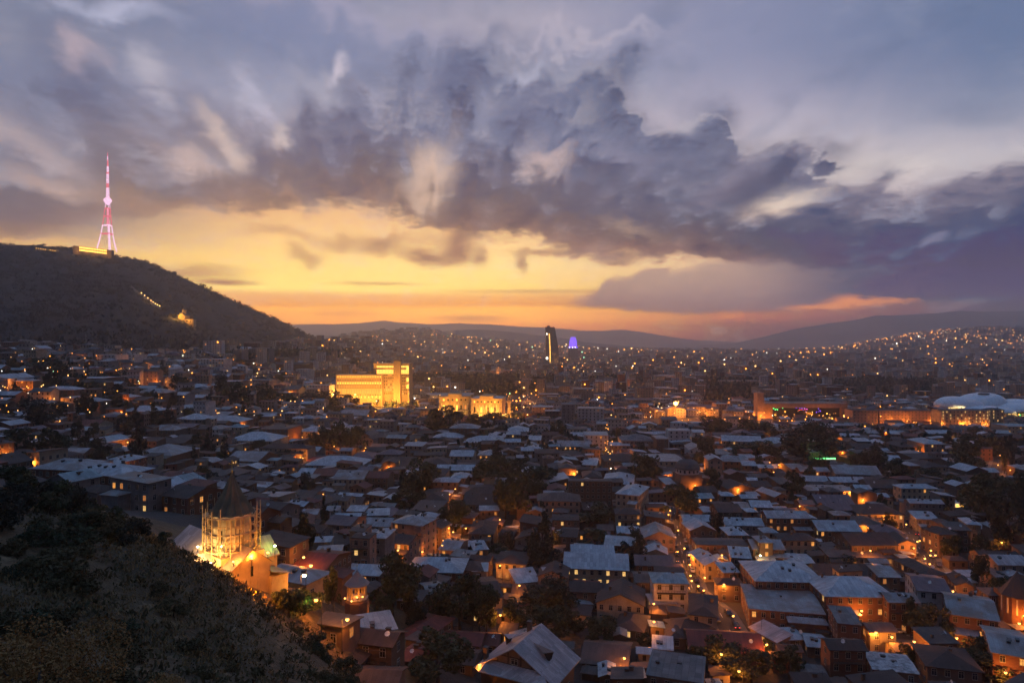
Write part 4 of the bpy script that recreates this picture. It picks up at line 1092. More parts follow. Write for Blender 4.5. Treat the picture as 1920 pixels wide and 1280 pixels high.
# ---- the pale pink apartment block
def pink_block():
    x, y = -40.0, 281.0; z = ground(x, y); h = 16.6 - z
    root = empty('apartment_block', (x, y, z), -22); w, d = 13.4, 12.6
    wm = MB(); wm.box(-w/2, w/2, -d/2, d/2, -3, h); wm.box(w/2 - 3.1, w/2 + .02, -d/2 - .9, -d/2, h - 3.0, h - .3, 0, True); wm.build('wall', 'plaster_pink', root)
    V, Fc = roof_shape('hip', w, d, .8, 1.5); ro = sub('roof', ['roof_zinc'], root, lambda m: m.surf([(a, b, c + h + .2) for a, b, c in V], Fc, .2))
    for k in range(5): sub('vent', ['metal_dark'], ro, lambda m: m.cbox(rs.uniform(0, 3.5), rs.uniform(-1, 3), h + 1.9, .4, .4, 1.0))
    for s in range(5):
        zz = h * (s + .5) / 5
        for i, xx in enumerate((-4.9, -1.7, 4.6)): add_window(root, xx, -d/2 - .005, zz, 0, 'o' if (s, i) == (4, 0) else 'd', 1.0, .95)
        for i, yy in enumerate((-4.0, -.6, 3.8)): add_window(root, w/2 + .005, yy, zz, math.pi/2, 'd', 1.0, .95)
    sub('drainpipe', ['metal_dark'], root, lambda m: m.tube((w/2 - 3.4, -d/2 - .12, 0), (w/2 - 3.4, -d/2 - .12, h), .09, n=6))
    thing(root, 'tall pale pink five-storey apartment block lit orange from the street', 'apartment block', fixed=True, ref='pink apartment block', at=(x, y, z + 9))
    FOOT.append((x, y, w + 2, d + 2, -22, z + h))
    for dx, dy, pw in ((-8.8, -9.5, 2600), (3.5, -10.5, 1500), (10.5, -2.0, 2300)):
        lamp(x + dx, y + dy, z - 1.5, pw * .55, desc='orange street lamp below the pink apartment block')
pink_block()

# ---- the big half-timbered house at the bottom
def chalet():
    x, y = 4.0, 170.0; z = 1.0; yaw = -27.0
    root = empty('timber_house', (x, y, z), yaw); W, L, H, RI = 21.5, 15.0, 9.4, 6.6
    wm = MB(); wm.box(-W/2 + 1.5, W/2 - 1.5, -L/2, L/2, -3, H)
    wm.poly([(-W/2 + .6, -L/2, H), (W/2 - .6, -L/2, H), (0, -L/2, H + RI - .5)]); wm.poly([(W/2 - .6, L/2, H), (-W/2 + .6, L/2, H), (0, L/2, H + RI - .5)])
    wm.build('wall', 'plaster_brown', root)
    x0, y0, y1 = W/2 + .2, -L/2 - .9, L/2 + .6
    V = [(-x0, y0, H - .3), (0, y0, H + RI), (0, y1, H + RI), (-x0, y1, H - .3), (x0, y0, H - .3), (x0, y1, H - .3),
         (-x0 + 3.0, y0 - 2.6, H + .55), (x0 - 3.0, y0 - 2.6, H + .55), (-7.3, y0 + .85, H + 2.2), (7.3, y0 + .85, H + 2.2), (-x0 + 1.2, y0 - 1.2, H + .5), (x0 - 1.2, y0 - 1.2, H + .5)]
    rm = MB(); rm.surf(V[:6], [(0, 1, 2, 3), (1, 4, 5, 2)], .22)
    rm.surf([V[8], V[9], V[7], V[6], V[10], V[11]], [(0, 4, 3, 2, 5, 1)], .2)           # pent roof under the gable, rounded ends
    ro = rm.build('roof', 'roof_blush', root)
    for zx in (-4.6, -1.7, 1.7, 4.6):
        top = H + RI - .5 - abs(zx) * (RI - .5) / (W/2 - .6) - .1
        sub('beam', ['timber_dark'], root, lambda m: m.box(zx - .16, zx + .16, -L/2 - .09, -L/2 + .02, H + 2.0, top, 0, True))
    sub('beam', ['timber_dark'], root, lambda m: m.box(-7.0, 7.0, -L/2 - .10, -L/2 + .02, H + 2.05, H + 2.3, 0, True))
    sub('beam', ['timber_dark'], root, lambda m: m.box(-3.6, 3.6, -L/2 - .08, -L/2 + .02, H + 3.9, H + 4.1, 0, True))
    add_window(root, 0, -L/2 - .01, H + 3.1, 0, 'd', 1.5, .8)
    for (dx, dy, s) in ((5.6, -1.5, 1), (-5.6, 1.8, -1)):        # dormers
        dm = MB(); zz = H + RI - abs(dx) * RI / x0 + .15
        dm.surf([(dx, dy - 1.4, zz + 1.0), (dx, dy + 1.4, zz + 1.0), (dx - s*3.4, dy, zz + 2.4), (dx + s*2.2, dy, zz + 1.3)], [(0, 3, 2), (3, 1, 2)], .12); dd = dm.build('dormer', 'roof_blush', ro)
        sub('wall', ['timber_dark'], dd, lambda m: (m.poly([(dx + s*2.0, dy, zz + 1.2), (dx, dy - 1.3, zz + .9), (dx + s*1.0, dy - .6, zz - 1.5)][::s]), m.poly([(dx + s*2.0, dy, zz + 1.2), (dx + s*1.0, dy + .6, zz - 1.5), (dx, dy + 1.3, zz + .9)][::s])))
    for cx, cyy, hh in ((-9.2, -5.0, 2.6), (-2.2, 5.5, 2.2)):
        zz = H + RI - abs(cx) * RI / x0
        sub('chimney', ['brick_brown', 'metal_dark'], ro, lambda m: (m.box(cx - .5, cx + .5, cyy - .5, cyy + .5, zz - 1, zz + hh), m.box(cx - .62, cx + .62, cyy - .62, cyy + .62, zz + hh, zz + hh + .2, 1, True)))
    for yy in (-4, 0, 4): add_window(root, W/2 - 1.5 + .005, yy, 3.8, math.pi/2, 'd')
    thing(root, 'big half-timbered house with a steep pale ribbed gable roof', 'house', fixed=True, ref='half-timbered house', at=(x, y, z + 9))
    FOOT.append((x, y, W + 1, L + 4, yaw, 17)); FOOT.append((3.0, 153.5, 17, 13, -15, 5))
    # ribbed translucent awning in front, with an unseen light added above its front edge
    ax, ay = 4.0, 150.5; aw = empty('awning', (ax, ay, ground(ax, ay)), -8); rm = MB(); n = 10; zt = 3.9 
    VV = [(-7 + 14 * (j % 2), -3 + 6 * i / n, zt + 1.0 * math.sin(math.pi * i / n)) for i in range(n + 1) for j in (0, 1)]
    rm.surf(VV, [(2*i, 2*i+1, 2*i+3, 2*i+2) for i in range(n)], .06); rm.build('canopy', 'roof_blush', aw)
    for sx in (-6.8, 6.8):
        for sy in (-2.9, 2.9): sub('post', ['metal_dark'], aw, lambda m: m.tube((sx, sy, -2), (sx, sy, zt), .09, n=6))
    for i in range(8): sub('rib', ['frame_dark'], aw, lambda m: [m.tube((-7 + 2*i, -3 + 6*k/6, zt + .06 + math.sin(math.pi*k/6)), (-7 + 2*i, -3 + 6*(k+1)/6, zt + .06 + math.sin(math.pi*(k+1)/6)), .05, n=4) for k in range(6)])
    thing(aw, 'ribbed pale barrel awning in front of the half-timbered house', 'awning', fixed=True)
    light('lamp_light', (0, -3.8, zt + 2.2), 60, (1, .7, .35), aw, .2)
chalet()

# ---- floodlit government building: arcaded wing, tall block, pylon
def parliament():
    Y = 931.0; k = Y / F
    def X(px): return (px - 960) * k
    def Z(py): return CZ - (py - 640) * k
    x = X(697); g0 = ground(x, Y); root = empty('government_building', (x, Y, g0))
    def lx(px): return X(px) - x
    def lz(py): return Z(py) - g0
    wing = (lx(630), lx(717), lz(704)); blk = (lx(699), lx(766), lz(683)); pyl = (lx(738), lx(751), lz(677))
    base = lz(750)
    sub('wing', ['stone_yellow', 'concrete'], root, lambda m: (m.box(wing[0], wing[1], 0, 26, -8, wing[2]), m.box(wing[0] - .6, wing[1], -1.0, 26.5, wing[2] + .003, wing[2] + 1.2, 0, True)))
    sub('block', ['stone_yellow'], root, lambda m: (m.box(blk[0], blk[1], 6, 38, -8, blk[2]), m.box(blk[0] - .5, blk[1] + .5, 5.4, 38.5, blk[2] + .003, blk[2] + 1.3, 0, True)))
    sub('pylon', ['stone_yellow'], root, lambda m: (m.box(pyl[0], pyl[1], -1.5, 9, -8, pyl[2]), m.box(pyl[0] + .8, pyl[1] - .8, -.5, 8, pyl[2] + .003, pyl[2] + 2, 0)))
    sub('flagpole', ['metal_grey'], root, lambda m: m.tube((lx(744.5), 3, pyl[2]), (lx(744.5), 3, pyl[2] + 10), .25, .12, 6))
    # wing: rows of windows; the pilasters' floodlit look is their own painted glow
    n = 18; bw = (wing[1] - wing[0]) / n
    def grid(name, mats, zc, h, w, x0, x1, n, y, parent=root, hit=None):
        for i in range(n):
            if hit and not hit(i): continue
            mb = MB(); c = x0 + (x1 - x0) * (i + .5) / n; mb.cbox(c, y, zc, w, .5, h); mb.build(name, mats, parent)
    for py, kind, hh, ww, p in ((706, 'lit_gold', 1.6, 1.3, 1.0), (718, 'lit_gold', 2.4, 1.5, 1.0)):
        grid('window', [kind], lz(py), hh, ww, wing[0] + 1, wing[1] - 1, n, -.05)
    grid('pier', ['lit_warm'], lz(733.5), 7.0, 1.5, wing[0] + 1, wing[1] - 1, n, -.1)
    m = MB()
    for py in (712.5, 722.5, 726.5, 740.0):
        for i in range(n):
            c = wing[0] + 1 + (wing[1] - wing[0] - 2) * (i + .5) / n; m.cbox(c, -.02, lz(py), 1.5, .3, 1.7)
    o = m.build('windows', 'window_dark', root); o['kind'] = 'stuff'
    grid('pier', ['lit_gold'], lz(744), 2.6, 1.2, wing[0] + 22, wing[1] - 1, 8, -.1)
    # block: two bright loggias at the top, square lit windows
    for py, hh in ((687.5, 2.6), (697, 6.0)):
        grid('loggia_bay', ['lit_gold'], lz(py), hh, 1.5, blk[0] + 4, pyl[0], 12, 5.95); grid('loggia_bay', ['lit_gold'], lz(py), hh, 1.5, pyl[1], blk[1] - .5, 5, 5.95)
    rq = random.Random(2)
    for py in (703, 709, 715, 721, 726.5, 731, 738):
        for i in range(9):
            c = blk[0] + 15 + i * 2.9
            if c > pyl[0] - 1.5: continue
            kd = 'lit_yellow' if py in (726.5, 731) and rq.random() < .8 else ('lit_warm' if rq.random() < .15 else 'window_dark')
            mb = MB(); mb.cbox(c, 5.97, lz(py), 1.4, .3, 1.8); mb.build('window', kd, root)
        for i in range(4):
            mb = MB(); mb.cbox(pyl[1] + 2.2 + i * 2.7, 5.97, lz(py), 1.4, .3, 1.8); mb.build('window', 'lit_yellow' if rq.random() < .25 else 'window_dark', root)
    for zz, pyw in ((lz(690), 'lit_gold'), (lz(712), 'lit_gold'), (lz(725), 'lit_gold')):
        mb = MB(); mb.cbox(blk[1] - 2.2, 5.93, zz, 3.0, .3, 5.5); mb.build('loggia_bay', pyw, root)
    thing(root, 'floodlit golden government building with arcaded wing, tall block and pylon', 'government building', fixed=True, ref='golden government building', at=(x, Y, g0 + 15))
    FOOT.append((X(700), Y + 18, 106, 50, 0, g0 + 50))
    for px, dy, dz, pw in ((636, -26, 9, 48000), (658, -26, 9, 48000), (680, -26, 9, 48000), (704, -26, 10, 48000), (724, -22, 12, 48000), (744, -30, 12, 70000), (764, -24, 12, 55000)):
        xx = X(px); zz = ground(xx, Y + dy)
        f = empty('floodlight', (xx, Y + dy, zz)); mb = MB(); mb.cbox(0, 0, 1.2, 1.2, .8, .8); mb.tube((0, 0, -3), (0, 0, 1), .12, n=5); mb.build('housing', 'metal_dark', f)
        light('lamp_light', (0, 0, dz), pw, (1, .42, .055), f, .6); thing(f, 'low orange floodlight before the golden government building', 'floodlight', 'floodlights before the golden government building')
parliament()

# ---- the two floodlit theatre fronts and the golden column on the square
def lit_front(px0, px1, pyt, pyb, depth, desc, ref, cols, yaw, arch):
    Y = 90 * F / (pyb - 640); k = Y / F; x = ((px0 + px1) / 2 - 960) * k; w = (px1 - px0) * k; h = (pyb - pyt) * k
    root = empty('theatre', (x, Y + depth / 2, 0), yaw); d = depth
    sub('wall', ['stone_yellow'], root, lambda m: (m.box(-w/2, w/2, -d/2, d/2, -3, h * .93), m.box(-w/2 - .7, w/2 + .7, -d/2 - .7, d/2 + .7, h * .93 + .003, h, 0, True), m.box(-w/2 - .35, w/2 + .35, -d/2 - .4, -d/2 - .003, h * .72, h * .76, 0, True), m.box(-w*.22, w*.22, -d/2 - .5, d/2 - 4, h + .003, h + 3, 0)))
    V, Fc = roof_shape('hip', w, d, 0, 2.2); sub('roof', ['roof_zinc'], root, lambda m: m.surf([(a*.96, b*.96, c + h + .15) for a, b, c in V], Fc, .15))
    for i in range(cols):
        c = -w/2 + w * (i + .5) / cols
        sub('column', ['stone_pale'], root, lambda m: m.tube((c, -d/2 - .75, 0), (c, -d/2 - .75, h * .70), .62, .52, 10))
        if i < cols - 1:
            cc = c + w / cols / 2; mb = MB(); mb.cbox(cc, -d/2 - .02, h * .46, w / cols * .42, .25, h * .26); mb.build('window', 'lit_gold' if (i + arch) % 3 == 0 else 'lit_warm' if i % 2 else 'window_dark', root)
            mb = MB(); mb.cbox(cc, -d/2 - .02, h * .14, w / cols * .42, .25, h * .2); mb.build('window', 'lit_gold' if i % 2 == 0 else 'window_dark', root)
            mb = MB(); mb.cbox(cc, -d/2 - .02, h * .84, w / cols * .36, .25, h * .09); mb.build('window', 'window_dark' if i % 3 else 'lit_gold', root)
    thing(root, desc, 'theatre', fixed=True, ref=ref, at=(x, Y, h * .5))
    FOOT.append((x, Y + d / 2, w + 4, d + 4, yaw, h))
    for i in range(4):
        xx = x - w * .4 + w * .8 * i / 3; f = empty('floodlight', (xx, Y - 15, 0)); mb = MB(); mb.cbox(0, 0, .6, .8, .6, .5); mb.tube((0, 0, -1), (0, 0, .5), .1, n=5); mb.build('housing', 'metal_dark', f)
        light('lamp_light', (0, 0, 6.0), 26000, (1, .43, .06), f, .5); thing(f, 'orange floodlight before the ' + ref, 'floodlight', 'floodlights before the theatres')
lit_front(823, 880, 743, 783, 34, 'square floodlit yellow theatre with tall columns and bright parapet', 'square yellow theatre', 7, 2, 0)
lit_front(886, 944, 747, 786, 36, 'wide floodlit yellow hall with arched glowing doors', 'arched yellow hall', 9, -6, 1)
def column():
    Y = 90 * F / 147.0; k = Y / F; x = (954.5 - 960) * k; root = empty('statue_column', (x, Y, 0)); h = 50 * k * .72
    sub('pedestal', ['stone_pale'], root, lambda m: (m.box(-4, 4, -4, 4, -1, 2.5), m.box(-2.6, 2.6, -2.6, 2.6, 2.5, 5.2)))
    sub('shaft', ['stone_yellow'], root, lambda m: (m.lathe([(1.9, 5.2), (1.75, h - 3), (2.4, h - 2), (2.9, h - 1.2), (2.9, h)], 16),), True)
    def rider(m):
        m.lathe([(0, h), (1.9, h + .2), (1.5, h + 1.2), (0, h + 1.4)], 12)
        m.tube((-1.7, 0, h + 3.2), (1.5, 0, h + 3.9), 1.0, .9, 10); m.tube((1.2, 0, h + 4), (2.5, 0, h + 6.2), .7, .45, 8); m.tube((2.4, 0, h + 6.2), (3.3, 0, h + 5.6), .45, .3, 8)
        for lx_, ly, e in ((-1.6, -.5, -1.9), (-1.5, .5, -1.0), (1.3, -.5, 1.2), (1.4, .5, 2.6)): m.tube((lx_, ly, h + 3.2), (e, ly, h + (1.2 if e != 2.6 else 2.4)), .38, .22, 7)
        m.tube((0, 0, h + 4.2), (.2, 0, h + 7.0), .6, .7, 9); m.lathe([(0, h + 7.0), (.42, h + 7.3), (.45, h + 7.7), (0, h + 8.2)], 10, c=(.25, 0)); m.tube((.3, -.6, h + 6.8), (2.0, -.9, h + 5.2), .22, .18, 6); m.tube((1.4, -1.0, h + 3.4), (3.2, -.8, h + 9.6), .1, .08, 5)
    sub('statue', ['gold'], root, rider)
    thing(root, 'tall floodlit column carrying a golden rider on the square', 'monument', fixed=True, ref='golden column', at=(x, Y, h * .6))
    for dx, dy in ((-6, -7), (7, -7)):
        f = empty('floodlight', (x + dx, Y + dy, 0)); sub('housing', ['metal_dark'], f, lambda m: (m.cbox(0, 0, .5, .8, .6, .5), m.tube((0, 0, -1), (0, 0, .4), .1, n=5))); light('lamp_light', (0, 0, 2.5), 14000, (1, .45, .07), f, .4); thing(f, 'orange floodlight at the foot of the golden column', 'floodlight', 'floodlights round the golden column')
column()

# ---- television tower on the mountain
def tv_tower():
    Y = 1955.0; k = Y / F; x = (199 - 960) * k; zb = CZ + 172 * k - 4; root = empty('television_tower', (x, Y, zb))
    def z_(py): return CZ - (py - 640) * k - zb
    base = [Vector((-25, -6, 0)), Vector((20, -14, 0)), Vector((18, 22, 0))]; apexc = Vector((4.5, 0, z_(377)))
    def leg(i, t):
        b = base[i]; tip = apexc + Vector((b.x, b.y, 0)) * .16 - Vector((0, 0, 0)); q = b.lerp(tip, t); bow = 1 - .22 * math.sin(math.pi * t)
        c = apexc * 1.0; c.z = 0; return Vector((c.x * t + (q.x - c.x * t) * bow, c.y * t + (q.y - c.y * t) * bow, q.z))
    cuts = [0, .18, .34, .36, .52, .70, .86, 1.0]; red = [0, 0, 1, 0, 1, 1, 0]
    for i in range(3):
        for a, b, rd in zip(cuts, cuts[1:], red):
            mb = MB(); n = 4
            for s in range(n): mb.tube(leg(i, a + (b-a)*s/n), leg(i, a + (b-a)*(s+1)/n), 1.7 - 1.0*a, n=6, caps=False)
            mb.build('leg_section', 'led_red' if rd else 'led_white', root)
    for t, rd in ((.35, 1), (.52, 0), (.70, 1), (.86, 1)):
        mb = MB()
        for i in range(3): mb.tube(leg(i, t), leg((i + 1) % 3, t), 1.1, n=5)
        for i in range(3): mb.tube(leg(i, t - .012), leg((i + 1) % 3, t - .012), .7, n=5)
        mb.build('ring_beam', 'led_red' if rd else 'led_white', root)
    # lift shaft with lattice
    mb = MB(); zt = z_(390)
    for q in range(4):
        a = q * math.pi / 2 + .4; r = 2.6; mb.tube((8 + r*math.cos(a), 4 + r*math.sin(a), 0), (5 + r*math.cos(a)*.7, r*math.sin(a)*.7, zt), .55, n=5)
    for s in range(26):
        t0, t1 = s / 26, (s + 1) / 26
        for q in range(4):
            a, b = q * math.pi/2 + .4, (q + 1) * math.pi/2 + .4; f0, f1 = 2.6 * (1 - .3 * t0), 2.6 * (1 - .3 * t1); c0, c1 = (8 - 3*t0, 4 - 4*t0), (8 - 3*t1, 4 - 4*t1)
            mb.tube((c0[0] + f0*math.cos(a), c0[1] + f0*math.sin(a), zt*t0), (c1[0] + f1*math.cos(b), c1[1] + f1*math.sin(b), zt*t1), .35, n=4, caps=False)
    mb.build('lift_shaft', 'led_white', root)
    mb = MB(); zt0 = z_(412)
    for q in range(4):
        a = q * math.pi/2; mb.tube((5.5 + 3*math.cos(a), 3*math.sin(a), z_(425)), (5 + 3*math.cos(a), 3*math.sin(a), z_(392)), .9, n=5)
    mb.build('lift_shaft', 'led_red', root)
    c = (apexc.x, 0)
    sub('platform', ['led_white'], root, lambda m: m.lathe([(3, z_(384)), (6.5, z_(381)), (10, z_(378)), (10.5, z_(375)), (9, z_(373)), (5, z_(371)), (3, z_(368))], 20, c=c), True)
    segs = [(370, 352, 3.4, 2.9, 0), (352, 344, 2.9, 2.6, 1), (344, 326, 2.5, 2.3, 0), (326, 323, 2.9, 2.9, 1), (323, 312, 2.1, 1.8, 0), (312, 300, 1.7, 1.3, 1), (300, 293, 1.2, .8, 0), (293, 286, .8, .25, 1)]
    for a, b, r0, r1, rd in segs:
        mb = MB()
        for q in range(4):
            an = q * math.pi/2 + .5; mb.tube((c[0] + r0*math.cos(an), r0*math.sin(an), z_(a)), (c[0] + r1*math.cos(an), r1*math.sin(an), z_(b)), max(.35, r0 * .3), n=5)
        n = max(2, int((a - b) / 4))
        for s in range(n):
            for q in range(4):
                an, bn = q*math.pi/2 + .5, (q+1)*math.pi/2 + .5; t0, t1 = s/n, (s+1)/n; q0, q1 = r0+(r1-r0)*t0, r0+(r1-r0)*t1
                mb.tube((c[0]+q0*math.cos(an), q0*math.sin(an), z_(a+(b-a)*t0)), (c[0]+q1*math.cos(bn), q1*math.sin(bn), z_(a+(b-a)*t1)), max(.25, r0*.16), n=4, caps=False)
        mb.build('mast_section', 'led_red' if rd else 'led_white', root)
    thing(root, 'tall lattice television tower lit pink and white on the mountain crest', 'television tower', fixed=True, ref='pink television tower', at=(x, Y, zb + 100))
    # the lit pavilion with two rows of arches beside it
    Y2 = 1890.0; k2 = Y2 / F; x0, x1 = (138 - 960) * k2, (211 - 960) * k2; pr = empty('pavilion', ((x0 + x1) / 2, Y2, CZ + (640 - 477) * k2 - 2), 0); w = (x1 - x0); hh = 9.5
    yaw = -4; sl = (12 * k2) / w
    for i in range(24):
        xx = -w/2 + w * (i + .5) / 24; zz = -(i - 12) / 24 * 10 * k2 * .9 + 6
        yb = -6 * math.cos(math.pi * (i - 12) / 30)
        for lv in (0, 1):
            sub('arch', ['lit_arch', 'plaster_brown'], pr, lambda m: (m.cbox(xx, yb, zz + 3.2 + lv * 7.0, w / 24 * .52, .6, 4.2), m.cbox(xx, yb + 1.2, zz + 3.2 + lv * 7, w / 24 * .99, 1.4, 6.8 + (.0 if lv else .2), 1)))
    mb = MB()
    for i in range(24):
        xx = -w/2 + w * (i + .5) / 24; zz = -(i - 12) / 24 * 10 * k2 * .9 + 6; mb.box(xx - w/48, xx + w/48, -4, 8, -25, zz + 13.4, 0)
    mb.build('wall', 'plaster_brown', pr)
    thing(pr, 'long golden two-storey arcaded pavilion below the television tower', 'pavilion', fixed=True, ref='arcaded pavilion', at=(pr.location.x, Y2, pr.location.z + 8))
    for dx in (-40, -12, 14, 40): light('lamp_light', (dx, -14, 8 - dx * .13), 9000, (1, .55, .12), pr, .8)
    # low lit terrace further left on the crest
    tx, ty, tz = (87 - 960) / F * 1850, 1850, CZ + (640 - 468.5) / F * 1850; tr = empty('terrace', (tx, ty, tz - 2), 4)
    sub('wall', ['stone_yellow'], tr, lambda m: m.box(-27, 27, -3, 10, -12, 3))
    for i in range(9): sub('lamp_globe', ['lit_gold'], tr, lambda m: m.lathe([(0, -1.2), (1.3, -.4), (1.3, .5), (0, 1.2)], 8, c=(-24 + 6 * i, -4)), True, (0, 0, 2.6 + (4 - i) * .8))
    thing(tr, 'low terrace with a row of orange lamps left of the pavilion', 'terrace', fixed=True)
tv_tower()

# ---- funicular track and the small lit church on the mountain side
def hillside_things():
    pts = [hill_at(px, py) for px, py in ((243,540),(255,549),(268,560),(282,570),(292,577),(301,584))]
    x0, y0, z0 = pts[0]; fr = empty('funicular_track', pts[0]); mb = MB()
    for a, b in zip(pts, pts[1:]):
        a, b = Vector(a) - Vector(pts[0]) + Vector((0, 0, 5)), Vector(b) - Vector(pts[0]) + Vector((0, 0, 5))
        for s in (-1.6, 1.6): mb.tube(a + Vector((s, 0, 0)), b + Vector((s, 0, 0)), .8, n=5)
        mb.tube(a - Vector((0, 0, 1)), b - Vector((0, 0, 1)), 2.6, n=6)
    mb.build('track', 'concrete', fr)
    for i in range(8):
        t = .35 + .6 * i / 7; q = t * 5; j = min(4, int(q)); p = Vector(pts[j]).lerp(Vector(pts[j+1]), q - j) - Vector(pts[0])
        sub('track_lamp', ['far_warm'], fr, lambda m: m.lathe([(0, -1.1), (1.1, 0), (0, 1.1)], 6, c=(p.x + 3, p.y - 5)), False, (0, 0, p.z + 9))
    light('lamp_light', tuple(Vector(pts[3]) - Vector(pts[0]) + Vector((2, -14, 14))), 9000, (1, .55, .2), fr, .6)
    thing(fr, 'straight funicular track with small lamps down the dark mountain side', 'funicular', fixed=True, at=pts[2])
    cx, cy_, cz = hill_at(346, 601); ch = empty('hillside_church', (cx, cy_, cz), -10)
    sub('nave', ['stone_yellow'], ch, lambda m: (m.box(-7, 7, -6, 10, -15, 10), m.poly([(-7, -6, 10), (7, -6, 10), (0, -6, 15)]), m.box(7, 26, -5, 4, -22, 2)))
    sub('roof', ['roof_grey'], ch, lambda m: m.surf([(-8, -6.5, 9.4), (0, -6.5, 15.3), (0, 10.5, 15.3), (-8, 10.5, 9.4), (8, -6.5, 9.4), (8, 10.5, 9.4)], [(0, 1, 2, 3), (1, 4, 5, 2)], .3))
    sub('drum', ['stone_yellow'], ch, lambda m: m.lathe([(4, 10), (4, 21)], 10, c=(0, 3)))
    sub('cone_roof', ['roof_grey'], ch, lambda m: m.lathe([(4.8, 21), (0, 29)], 10, c=(0, 3)))
    light('lamp_light', (-4, -17, 9), 26000, (1, .5, .08), ch, .6); light('lamp_light', (15, -14, 3), 14000, (1, .45, .07), ch, .6)
    thing(ch, 'small orange-lit church alone on the dark mountain side', 'church', fixed=True, ref='little mountain church', at=(cx, cy_, cz + 8))
    x, y, z = hill_at(160, 660) if False else P(161, 661, 760); mp = empty('mast', (x, y, ground(x, y)))
    sub('pole', ['metal_grey'], mp, lambda m: m.tube((0, 0, -8), (0, 0, CZ - (626 - 640) / F * 760 - mp.location.z), .5, .3, 7)); sub('base', ['concrete'], mp, lambda m: m.box(-1.5, 1.5, -1.5, 1.5, -4, 1.2))
    thing(mp, 'thin pale mast standing at the foot of the dark mountain', 'mast', fixed=True)
hillside_things()

# ---- skyscraper and purple-crowned tower
def towers():
    Y = 2300.0; k = Y / F; x = (1034 - 960) * k; root = empty('skyscraper', (x, Y, 0)); mb = MB(); n = 20
    def half(t):    # right edge bulges: wide foot, slim top
        return (-11.5 * k, (11.5 - 6.0 * t ** 3.2 + 3.2 * math.sin(math.pi * min(1, t * 1.25)) * (1 - t)) * k)
    H = CZ + 27 * k
    for i in range(n):
        z0, z1 = H * i / n, H * (i + 1) / n; (a0, b0), (a1, b1) = half(i / n), half((i + 1) / n); d0, d1 = 22, 22
        A = [(a0, -d0, z0), (b0, -d0*.4, z0), (b0, d0*.4, z0), (a0, d0, z0)]; B = [(a1, -d1, z1), (b1, -d1*.4, z1), (b1, d1*.4, z1), (a1, d1, z1)]
        for q in range(4): mb.poly([A[q], A[(q+1) % 4], B[(q+1) % 4], B[q]])
    mb.poly(B); mb.box(-9*k, -3*k, -8, 8, H + .003, H + 5)
    mb.build('glass_body', 'glass_bronze', root)
    for i in range(26):
        zz = 8 + (H * .80) * i / 26; a, b = half(zz / H); xx = a + (b - a) * .34; yy = -22 + (22 * .6) * .34 - .5
        sub('lit_strip', ['lit_arch'], root, lambda m: m.cbox(xx, yy, zz, 2.6, 1.2, 2.4))
    rq = random.Random(8)
    for i in range(40):
        zz = rq.uniform(4, 52); a, b = half(zz / H); t = rq.uniform(.42, .95); sub('window', ['lit_warm'], root, lambda m: m.cbox(a + (b - a) * t, -22 + 13.2 * t - .4, zz, 1.6, 1.0, 1.5))
    for zz in (H * .83, 34): sub('sign', ['far_white'], root, lambda m: m.cbox(-9.0 * k, -22.6, zz, 3.4 if zz > 40 else 6, 1, 4 if zz > 40 else 6))
    thing(root, 'dark glass skyscraper with one bulging side and a lit vertical strip', 'skyscraper', fixed=True, ref='dark glass skyscraper', at=(x, Y, 70)); FOOT.append((x, Y, 55, 60, 0, 140))
    Y = 2900.0; k = Y / F; x = (1074.5 - 960) * k; root = empty('tower_block', (x, Y, 0)); H0 = CZ - 12 * k
    sub('shaft', ['concrete', 'plaster_grey'], root, lambda m: (m.box(-9*k, 9*k, -15, 15, -5, H0), [m.box((-8 + 4.2*i)*k, (-6.4 + 4.2*i)*k, -15.8, -15.003, 0, H0, 1) for i in range(4)]))
    sub('crown', ['lit_purple'], root, lambda m: (m.box(-8.6*k, 8.6*k, -14, 14, H0 + .003, H0 + 5), m.box(-6.6*k, 6.6*k, -12, 12, H0 + 5.003, CZ + 1*k), m.box(-5.6*k, 5.6*k, -11, 11, CZ + 1*k + .003, CZ + 4*k), m.box(-4.4*k, 4.4*k, -9, 9, CZ + 4*k, CZ + 8*k)))
    for px in (-7, -1.5, 3.5): sub('sign', ['far_white'], root, lambda m: m.cbox(px * k, -15.6, H0 + 2.4, 3.4, .8, 3))
    for px in (-4, 4.5): sub('sign', ['lit_yellow'], root, lambda m: m.cbox(px * k, -16.2, CZ - 33*k, 11, .8, 3.0))
    thing(root, 'grey tower block with a stepped glowing purple crown', 'tower block', fixed=True, ref='purple-crowned tower', at=(x, Y, 80))
towers()

